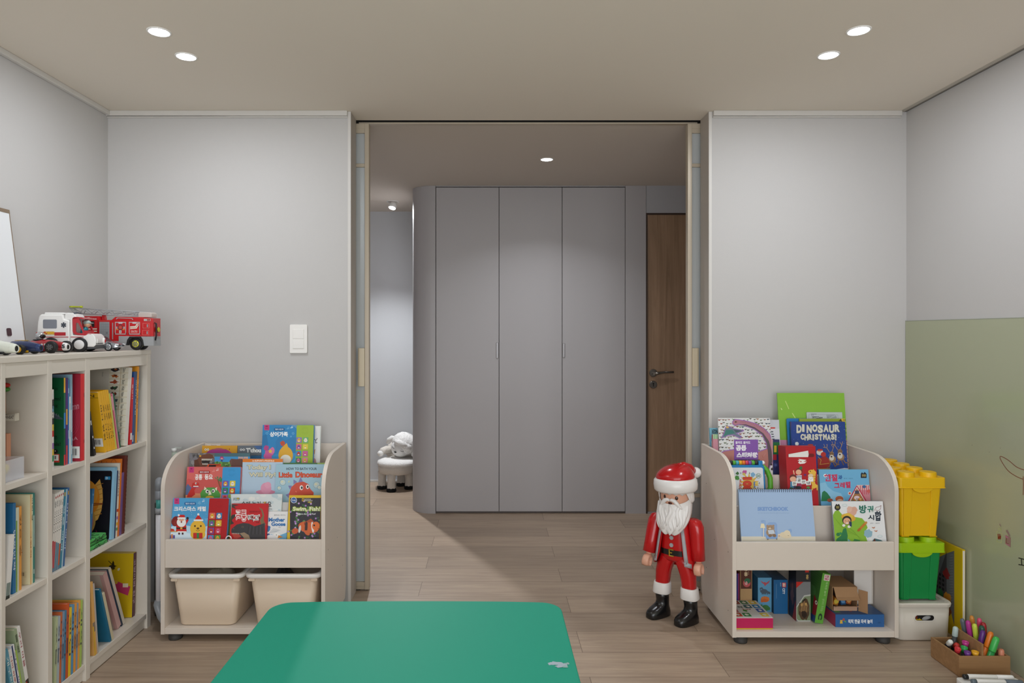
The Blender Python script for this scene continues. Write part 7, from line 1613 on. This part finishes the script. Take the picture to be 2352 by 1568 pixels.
bag = crumple('plastic_bag', 'crumpled clear plastic bag behind the white tube', 'bag', (-1.415, 3.06, .295), (.035, .075, .292), fresh('crumpled_film', 'cfd2cf', .22, trans=.75, ior=1.15), 11, .3)
dk = M().loft([(0, 0, 0, .018, .045, 3), (0, 0, .5, .018, .045, 3)], mat('3c3833', .7), 20).build('flat_sleeve'); dk.location = (-1.478, 3.08, 0); tag(dk, 'dark flat sleeve standing behind the crumpled plastic bag', 'sleeve')
o = thing('spray_bottle', 'pale angular plastic bottle with a white cap above the plastic bag', 'bottle', (-1.425, 3.1, .602))
zb = .0
M().loft([(0, 0, zb, .026, .02, 4), (0, 0, .07, .027, .02, 4), (.004, 0, .098, .02, .016, 3), (-.006, 0, .118, .010, .010, 2)], mat('c3cfc0', .35, trans=.3), 24).build('bottle_body', o)
M().loft([(-.006, 0, .1183, .011, .011), (-.006, 0, .134, .012, .012)], mat('e0e2de', .4), 20).box(-.002, .03, -.004, .004, .134, .139, mat('b8bdb8', .4)).build('cap', o)
# ================================================================== bearded toy figure beside the opening
fg = thing('toy_figure', 'large plastic toy figure in red coat and white beard beside the opening', 'toy figure', (.822, 3.01, 0), (0, 0, R(-38)))
FRD = mat('b80f14', .22, coat=.3); FWH = mat('e6e4e1', .3, coat=.1); FSK = mat('dba68c', .35, sss=.1); FBK = mat('141415', .25, coat=.3); FGR = mat('a3a4a8', .4)
# x: figure's left, -y: forward
def rotx(deg, c): return Matrix.Translation(c) @ Matrix.Rotation(R(deg), 4, 'X') @ Matrix.Translation(-Vector(c))
# legs
for s in (-1, 1):
    m = M(); x0 = s*.062
    rings = [(x0, .0, .128, .030, .029, 2.6), (x0 - s*.002, 0, .165, .0305, .0305, 2.6), (x0 - s*.006, 0, .205, .033, .034, 2.6), (x0 - s*.014, .0, .235, .035, .038, 2.6), (x0 - s*.026, 0, .262, .034, .040, 2.6), (x0 - s*.030, 0, .285, .030, .038, 2.6)]
    m.loft(rings, FRD, 32); lg = m.build('leg', fg)
    m = M().loft([(x0 + s*.002, 0, .104, .037, .036, 2.6), (x0 + s*.002, 0, .107, .0395, .038, 2.6), (x0, 0, .148, .036, .035, 2.6), (x0, 0, .154, .034, .033, 2.6), (x0, 0, .152, .029, .028, 2.6)], FWH, 32); m.build('cuff', lg)
    # boot: rounded toe forward
    m = M(); bx = x0 + s*.003; m.x = Matrix.Translation((bx, .003, 0)) @ Matrix.Rotation(R(-20), 4, 'Z') @ Matrix.Translation((-bx, -.003, 0))
    m.loft([(bx, -.021, .0, .031, .060, 3.0), (bx, -.021, .003, .0325, .062, 3.0), (bx, -.021, .020, .0325, .062, 2.8), (bx, -.019, .030, .032, .059, 2.5), (bx, -.013, .039, .0305, .051, 2.3), (bx, -.004, .047, .029, .040, 2.2), (bx, .004, .055, .027, .031, 2.2), (bx, .006, .068, .027, .0275, 2.3), (bx, .004, .085, .0275, .0275, 2.4), (bx, .001, .108, .029, .0285, 2.4)], FBK, 36)
    m.build('boot', lg)
# torso with open coat
def oval(z, rx, ry, e=2.6, cy=0.): return (0, cy, z, rx, ry, e)
m = M().loft([oval(.262, .056, .038), oval(.275, .062, .045), (0, 0, .30, .064, .047, 2.6), (0, 0, .36, .062, .046, 2.6), (0, 0, .42, .055, .042, 2.6), (0, 0, .45, .042, .034, 2.4), (0, .0, .462, .026, .024, 2)], FRD, 40); ts = m.build('torso', fg)
# belt, buckle, buttons on the front
def arcstrip(z0, z1, a0, a1, rx, ry, m_, n=14, t=.0016, rt=None):
    mb = M(); v = []; rx1, ry1 = rt or (rx, ry)
    for i in range(n + 1):
        a = R(-90 + a0 + (a1 - a0)*i/n); ca, sa = math.cos(a), math.sin(a); e = 2.6
        x = math.copysign(abs(ca)**(2/e), ca); y = math.copysign(abs(sa)**(2/e), sa)
        v += [(x*rx, y*ry, z0), (x*(rx + t), y*(ry + t), z0), (x*(rx1 + t), y*(ry1 + t), z1), (x*rx1, y*ry1, z1)]
    f = []
    for i in range(n):
        b = i*4; f += [(b, b+4, b+5, b+1), (b+1, b+5, b+6, b+2), (b+2, b+6, b+7, b+3), (b+3, b+7, b+4, b)]
    f += [(0, 1, 2, 3), (n*4, n*4+3, n*4+2, n*4+1)]
    mb.add(v, f, m_, False); return mb
arcstrip(.291, .315, -50, 50, .0638, .0468, FBK).build('belt', fg)
m = M(); GO = mat('b89a3a', .3, metal=.6); yb = -.0488
m.box(-.011, .011, yb - .003, yb, .287, .292, GO).box(-.011, .011, yb - .003, yb, .314, .319, GO).box(-.011, -.006, yb - .003, yb, .292, .314, GO).box(-.006, .004, yb - .003, yb, .3005, .3055, GO); m.build('buckle', fg, bevel=.001)
for z in (.336, .368):
    m = M(); pts = [(.0085*(1 + (.08 if i % 2 else -.05))*math.cos(2*math.pi*i/28), z + .0085*(1 + (.08 if i % 2 else -.05))*math.sin(2*math.pi*i/28)) for i in range(28)]
    m.prism(pts, 'y', yb - .001, yb + .004, FGR); m.build('button', fg)
# coat: open at the front, flared hem
m = M(); v = []; n = 36; rows = [(.214, .0945, .070, 37), (.222, .0955, .071, 37), (.26, .091, .067, 36), (.30, .085, .063, 34), (.36, .077, .058, 31), (.42, .067, .051, 27), (.45, .056, .043, 22), (.464, .040, .034, 18)]
for (z, rx, ry, g) in rows:
    for i in range(n + 1):
        a = R(-90 + g + (360 - 2*g)*i/n); ca, sa = math.cos(a), math.sin(a); e = 2.6
        x = math.copysign(abs(ca)**(2/e), ca); y = math.copysign(abs(sa)**(2/e), sa)
        dz = 0
        dz = max(0, (.29 - z)/.076) * .046*abs(2*i/n - 1)**2.2
        v.append((x*rx, y*ry, z + dz))
k_ = n + 1; f = [(i + r_*k_, i + 1 + r_*k_, i + 1 + (r_+1)*k_, i + (r_+1)*k_) for r_ in range(len(rows) - 1) for i in range(n)]
m.add(v, f, FRD, True); ct = m.build('coat', fg, auto=True)
so = ct.modifiers.new('thick', 'SOLIDIFY'); so.thickness = .005; so.offset = -1
# white trim on the coat fronts
for s in (-1, 1):
    v = []; rows2 = [(.268, .0905, .0665, 35.5), (.30, .0855, .0635, 34), (.36, .0775, .0585, 31), (.42, .0675, .0515, 27)]
    def cp(z, rx, ry, a):
        a = R(-90 + a); ca, sa = math.cos(a), math.sin(a); e = 2.6
        return (math.copysign(abs(ca)**(2/e), ca)*(rx + .0035), math.copysign(abs(sa)**(2/e), sa)*(ry + .0035), z)
    for (z, rx, ry, g) in rows2:
        wdt = 14
        v += [cp(z, rx, ry, s*(g + 1.5)), cp(z, rx, ry, s*(g + 1.5 + wdt*.55)), cp(z, rx, ry, s*(g + 1.5 + wdt))]
    f = [(i*3 + j, i*3 + j + 1, (i+1)*3 + j + 1, (i+1)*3 + j) for i in range(3) for j in range(2)]
    z0, z1 = .2585, .277
    b = len(v); v += [cp(z0, .0915, .0675, s*36.5), cp(z1, .0895, .066, s*36.5), cp(z0 - .004, .092, .068, s*50), cp(z1 - .004, .09, .0665, s*50), cp(z0 - .010, .0925, .0685, s*64), cp(z1 - .010, .0905, .067, s*64)]
    f += [(b, b+1, b+3, b+2), (b+2, b+3, b+5, b+4)]
    m = M().add(v, f, FGR, True); tr = m.build('coat_trim', fg); so = tr.modifiers.new('t', 'SOLIDIFY'); so.thickness = .0015; so.offset = 0
# arms with clip hands
for s in (-1, 1):
    ax_ = s*.090; T = Matrix.Translation((ax_, 0, .440)) @ Matrix.Rotation(R(-5*s), 4, 'Y') @ Matrix.Rotation(R(-3 if s > 0 else -16), 4, 'X')
    m = M(); m.x = T
    m.loft([(-s*.020, 0, .012, .010, .018, 2), (-s*.014, 0, .014, .020, .024, 2), (-s*.004, 0, .006, .027, .028, 2.2), (s*.001, 0, -.02, .031, .031, 2.3), (s*.002, 0, -.06, .030, .030, 2.3), (s*.002, 0, -.11, .028, .028, 2.3), (s*.002, -.0, -.160, .0275, .0275, 2.3), (s*.002, -.0, -.162, .020, .020, 2.3)], FRD, 32)
    am_ = m.build('arm', fg)
    m = M(); m.x = T
    m.loft([(s*.002, 0, -.158, .0125, .0125), (s*.002, 0, -.170, .0125, .0125)], FSK, 24)
    C_ = (s*.002, -.004, -.200); path = []
    for i in range(15):
        a = R(-62 + 304*i/14 - 0); path.append((C_[0], C_[1] + .0165*math.cos(a + math.pi/2 + math.pi/2 + .0) * 1.0, C_[2] + .0165*math.sin(a)))
    path = [(C_[0], C_[1] + .0225*math.sin(R(t)), C_[2] + .0235*math.cos(R(t)) + .0) for t in [-142 + 284*i/16 for i in range(17)]]
    rad = [.0075 + .0045*math.cos(math.pi*(i/16 - .5)) for i in range(17)]
    v = []; f = []; sg = 16
    P_ = [Vector(p) for p in path]
    for i, p in enumerate(P_):
        d = (P_[min(i+1, 16)] - P_[max(i-1, 0)]).normalized(); sx_ = Vector((1, 0, 0)); nn = d.cross(sx_).normalized()
        for k in range(sg):
            t = 2*math.pi*k/sg; v.append(p + sx_*math.cos(t)*.0155 + nn*math.sin(t)*rad[i]*.72)
    f = [(i*sg+k, i*sg+(k+1) % sg, (i+1)*sg+(k+1) % sg, (i+1)*sg+k) for i in range(16) for k in range(sg)]
    m.add(v, f, FSK, True); m.add(v[:sg], [tuple(range(sg))], FSK); m.add(v[-sg:], [tuple(range(sg))], FSK)
    m.build('hand', am_)
# head
HZ = .545
m = M().loft([(0, 0, .462, .022, .022), (0, 0, .475, .045, .043), (0, 0, .49, .059, .056), (0, 0, .52, .065, .062), (0, 0, .56, .0655, .0625), (0, 0, .60, .063, .060), (0, 0, .62, .045, .045)], FSK, 40); hd_ = m.build('head', fg)
def onhead(xx, zz, out=.0): # point on the face surface at sideways xx, height zz
    return (xx, -.0622*math.sqrt(max(0, 1 - (xx/.0655)**2)) - out, zz)
EY = mat('3d2418', .15, coat=.5)
for s in (-1, 1):
    m = M(); p = onhead(s*.0255, .5455, -.004); m.x = Matrix.Translation(p) @ Matrix.Rotation(R(s*21), 4, 'Z'); m.ball((0, 0, 0), (.0085, .0062, .0105), EY, 20, 12); m.build('eye', hd_)
m = M(); p = onhead(0, .5215, -.003); m.x = Matrix.Translation(p); m.ball((0, 0, 0), (.0105, .006, .0055), mat('4a2016', .3), 20, 10); m.build('mouth', hd_)
# beard: lobed shell around cheeks and chin, moustache
def bf(t, a): # t 0 bottom .. 1 top ; a angle
    return 1 + .030*math.sin(9*a + 5*t) * (1 - t*.5) + .022*math.sin(14*a - 9*t + 1) * (1 - t)
m = M(); v = []; n = 44; rows = [(.392, .020, .016, -.066), (.397, .036, .024, -.062), (.408, .054, .034, -.055), (.428, .067, .046, -.042), (.452, .0735, .055, -.028), (.475, .0755, .062, -.016), (.495, .0735, .067, -.006), (.510, .072, .0675, -.002), (.517, .068, .0655, .0)]
for r_, (z, rx, ry, cy) in enumerate(rows):
    t = r_/(len(rows)-1)
    for i in range(n):
        a = 2*math.pi*i/n; g = bf(t, a) if r_ < 7 else 1
        zz = z + (.010*math.sin(7*a + 1.3)*(1 - t) if r_ < 4 else 0)
        if r_ >= 6: # rises toward the ears, dips below the nose
            fr = max(0, -math.sin(a)); zz += (.030*(1 - fr**.8))*((r_ - 5)/3)
        v.append((rx*math.cos(a)*g, cy + ry*math.sin(a)*g, zz))
f = [(i + r_*n, (i+1) % n + r_*n, (i+1) % n + (r_+1)*n, i + (r_+1)*n) for r_ in range(len(rows)-1) for i in range(n)]
m.add(v, f, FWH, True); m.add(v[:n], [tuple(range(n))], FWH, True); bd = m.build('beard', fg); sb = bd.modifiers.new('s', 'SUBSURF'); sb.levels = 1; sb.render_levels = 1
m = M()
for s in (-1, 1):
    pts = [onhead(s*x, z, o) for x, z, o in ((.0, .5345, .004), (.010, .5375, .006), (.022, .533, .007), (.033, .521, .008), (.043, .508, .010), (.050, .500, .012))]
    m.tube(pts, [.005, .0075, .009, .0088, .0065, .003], FWH, 14)
for i in range(13): # carved locks on the beard
    a = -1.25 + 2.5*i/12; pts = []
    for k in range(7):
        t = k/6; z = .505 - .088*t + .012*math.cos(i*2.1); rr = .0695 - .010*t; pts.append((rr*math.sin(a + .12*math.sin(3*t*2 + i)), -.009 - .033*t - (.058 - .012*t)*math.cos(a*.95), z))
    m.tube(pts, [.003, .0075, .009, .0088, .008, .0062, .0025], FWH, 10)
m.build('moustache', bd)
# hair fringe with zigzag edge, side locks
m = M(); v = []; n = 60
for i in range(n + 1):
    a = R(-90 - 165 + 330*i/n); fr = abs(a + math.pi/2)
    zlow = .566 - (.007 if (i % 4) == 2 else .0035 if i % 2 else 0)
    if fr > 1.05: zlow = .566 - min(.045, (fr - 1.05)*.11) 
    for (z, q_) in ((.60, .0695), (zlow + .012, .0705), (zlow, .0685)): v.append((q_*math.cos(a), (q_ - .003)*math.sin(a), z))
f = [(i*3 + j, (i+1)*3 + j, (i+1)*3 + j + 1, i*3 + j + 1) for i in range(n) for j in range(2)]
m.add(v, f, FWH, True); hr = m.build('hair', fg); so = hr.modifiers.new('t', 'SOLIDIFY'); so.thickness = .005; so.offset = 1
m = M().loft([(.069, .012, .520, .004, .010), (.072, .010, .53, .007, .015), (.071, .006, .55, .008, .02), (.066, .004, .575, .008, .022)], FWH, 18); m.loft([(-.069, .012, .535, .004, .010), (-.071, .010, .545, .007, .015), (-.070, .006, .555, .008, .02), (-.066, .004, .575, .008, .022)], FWH, 18); m.build('side_lock', hr)
# cap: rolled brim, leaning crown, pompom at the back
ht_ = None
m = M(); rim = []
for i in range(25):
    a = 2*math.pi*i/24
sec = [(.062, .0), (.085, -.002), (.0925, .006), (.0945, .026), (.0925, .046), (.085, .054), (.06, .055)]
tilt = Matrix.Translation((0, 0, .568)) @ Matrix.Rotation(R(-3), 4, 'Y')
m.x = tilt; m.lathe(sec, FWH, 48); br_ = m
m = M(); m.x = tilt
rn = [(0, 0, .050, .082, .080, 2.1), (0, 0, .060, .0835, .0815, 2.1), (.001, .002, .074, .079, .077, 2.1), (.003, .006, .088, .069, .068, 2.0), (.006, .012, .100, .055, .056, 2.0), (.009, .018, .107, .038, .042, 2), (.010, .024, .111, .020, .026, 2), (.011, .027, .1125, .006, .010, 2)]
m.loft(rn, FRD, 40); hat = m.build('hat', fg); br_.build('hat_brim', hat)
m = M(); m.x = tilt; m.tube([(.010, .012, .094), (.026, .034, .094), (.044, .058, .086), (.056, .078, .070)], [.020, .026, .022, .015], FRD, 20); m.ball((.060, .088, .066), .0235, FWH, 24, 16); m.build('hat_tail', hat)

# ================================================================== sheep stool in the corridor
FUR = add_bump(fresh('cream_fleece', 'd9d2c8', .95), 130, .9, .006, 5); FURW = add_bump(fresh('white_fleece', 'e9e7e3', .95), 130, .9, .006, 5); HOOF = add_bump(fresh('black_felt', '0f0e0e', .9), 160, .6, .003)
PL = add_bump(fresh('white_plush', 'e3e2df', .9), 300, .4, .001)
ss = thing('sheep_stool', 'small white plush sheep stool with black feet in the corridor', 'stool', (-.748, 5.53, 0), (0, 0, R(-6)))
ss.scale = (.94, .94, .98)
def lump(sd, am): 
    rn = random.Random(sd); p = [rn.uniform(0, 6.28) for _ in range(4)]
    return lambda t, a: 1 + am*(math.sin(9*a + p[0] + 3*t) * math.sin(8*t + p[1]) + .5*math.sin(17*a + p[2])*math.sin(15*t + p[3]))
m = M(); m.loft([(0, 0, .132, .13, .13, 2.3), (0, 0, .142, .150, .150, 2.3), (0, 0, .18, .158, .158, 2.3), (0, 0, .204, .154, .154, 2.3)], FUR, 48, fn=lambda t, a: 1 + .012*math.sin(23*a) + .008*math.sin(37*a + 5*t)); se = m.build('seat', ss)
m = M(); m.loft([(0, 0, .198, .150, .150, 2.3), (0, 0, .205, .163, .163, 2.3), (0, 0, .222, .166, .166, 2.3), (0, 0, .238, .156, .156, 2.3), (0, 0, .248, .125, .125, 2.2), (0, 0, .250, .06, .06, 2)], FURW, 48, fn=lambda t, a: 1 + .014*math.sin(19*a + 4*t) + .010*math.sin(31*a)); m.build('seat_cushion', se)
for (lx, ly) in ((-.02, -.115), (-.125, -.02), (.105, .0), (.01, .11)):
    m = M().loft([(lx, ly, .012, .038, .038), (lx, ly, .035, .035, .035), (lx, ly, .07, .032, .032), (lx, ly, .10, .033, .033), (lx, ly, .145, .036, .036)], FUR, 26, fn=lambda t, a: 1 + .05*math.sin(7*a + 20*t)); lg = m.build('leg', ss)
    m = M().loft([(lx, ly - .004, 0, .038, .040), (lx, ly - .004, .006, .042, .044), (lx, ly - .004, .020, .041, .042), (lx, ly, .030, .034, .034)], HOOF, 26); m.build('hoof', lg)
m = M(); m.ball((0, .14, .285), (.135, .05, .09), FUR, 40, 24, lump(3, .05)); m.build('backrest', ss)
for s in (-1, 1):
    m = M().tube([(s*.08, .11, .30), (s*.115, .08, .305), (s*.138, .045, .298), (s*.147, .02, .288)], [.03, .032, .031, .026], FUR, 18); ar = m.build('arm', ss)
    m = M().ball((s*.149, .008, .284), (.026, .028, .024), FURW, 24, 16, lump(5 + s, .06)); m.build('paw', ar)
H0 = Vector((.05, .042, .352))
m = M(); m.x = Matrix.Translation(H0) @ Matrix.Rotation(R(18), 4, 'Y') @ Matrix.Rotation(R(14), 4, 'X')
m.ball((0, 0, .014), (.108, .095, .094), FURW, 44, 28, lump(9, .035)); hd2 = m.build('head', ss)
XF = Matrix.Translation(H0) @ Matrix.Rotation(R(18), 4, 'Y') @ Matrix.Rotation(R(14), 4, 'X')
m = M(); m.x = XF; m.ball((-.018, -.034, -.018), (.080, .070, .075), PL, 36, 22); fc = m.build('face', hd2)
m = M(); m.x = XF; m.ball((-.037, -.1025, -.034), (.011, .007, .007), mat('17120f', .5), 18, 10); m.build('nose', fc)
for ex_ in (-.066, .016):
    m = M(); m.x = XF; pts = []
    for i in range(9):
        a = R(200 + 140*i/8); x = ex_ + .014*math.cos(a); z = -.004 + .008*math.sin(a); u = ((x + .018)/.080)**2 + ((z + .018)/.075)**2; pts.append((x, -.034 - .0705*math.sqrt(max(.02, 1 - u)), z))
    m.tube(pts, .0016, mat('1c1614', .6), 8); m.build('closed_eye', fc)
m = M(); m.x = XF; m.ball((-.01, -.070, .042), (.066, .032, .028), FURW, 30, 18, lump(12, .09)); m.ball((.046, -.064, .026), (.038, .030, .033), FURW, 24, 16, lump(14, .09)); m.build('fringe', hd2)
for s in (-1, 1):
    m = M(); m.x = XF; m.tube([(s*.085, -.005, .040), (s*.112, -.012, .030), (s*.134, -.018, .004), (s*.144, -.02, -.028)], [.014, .022, .022, .008], FURW, 16); m.build('ear', hd2)
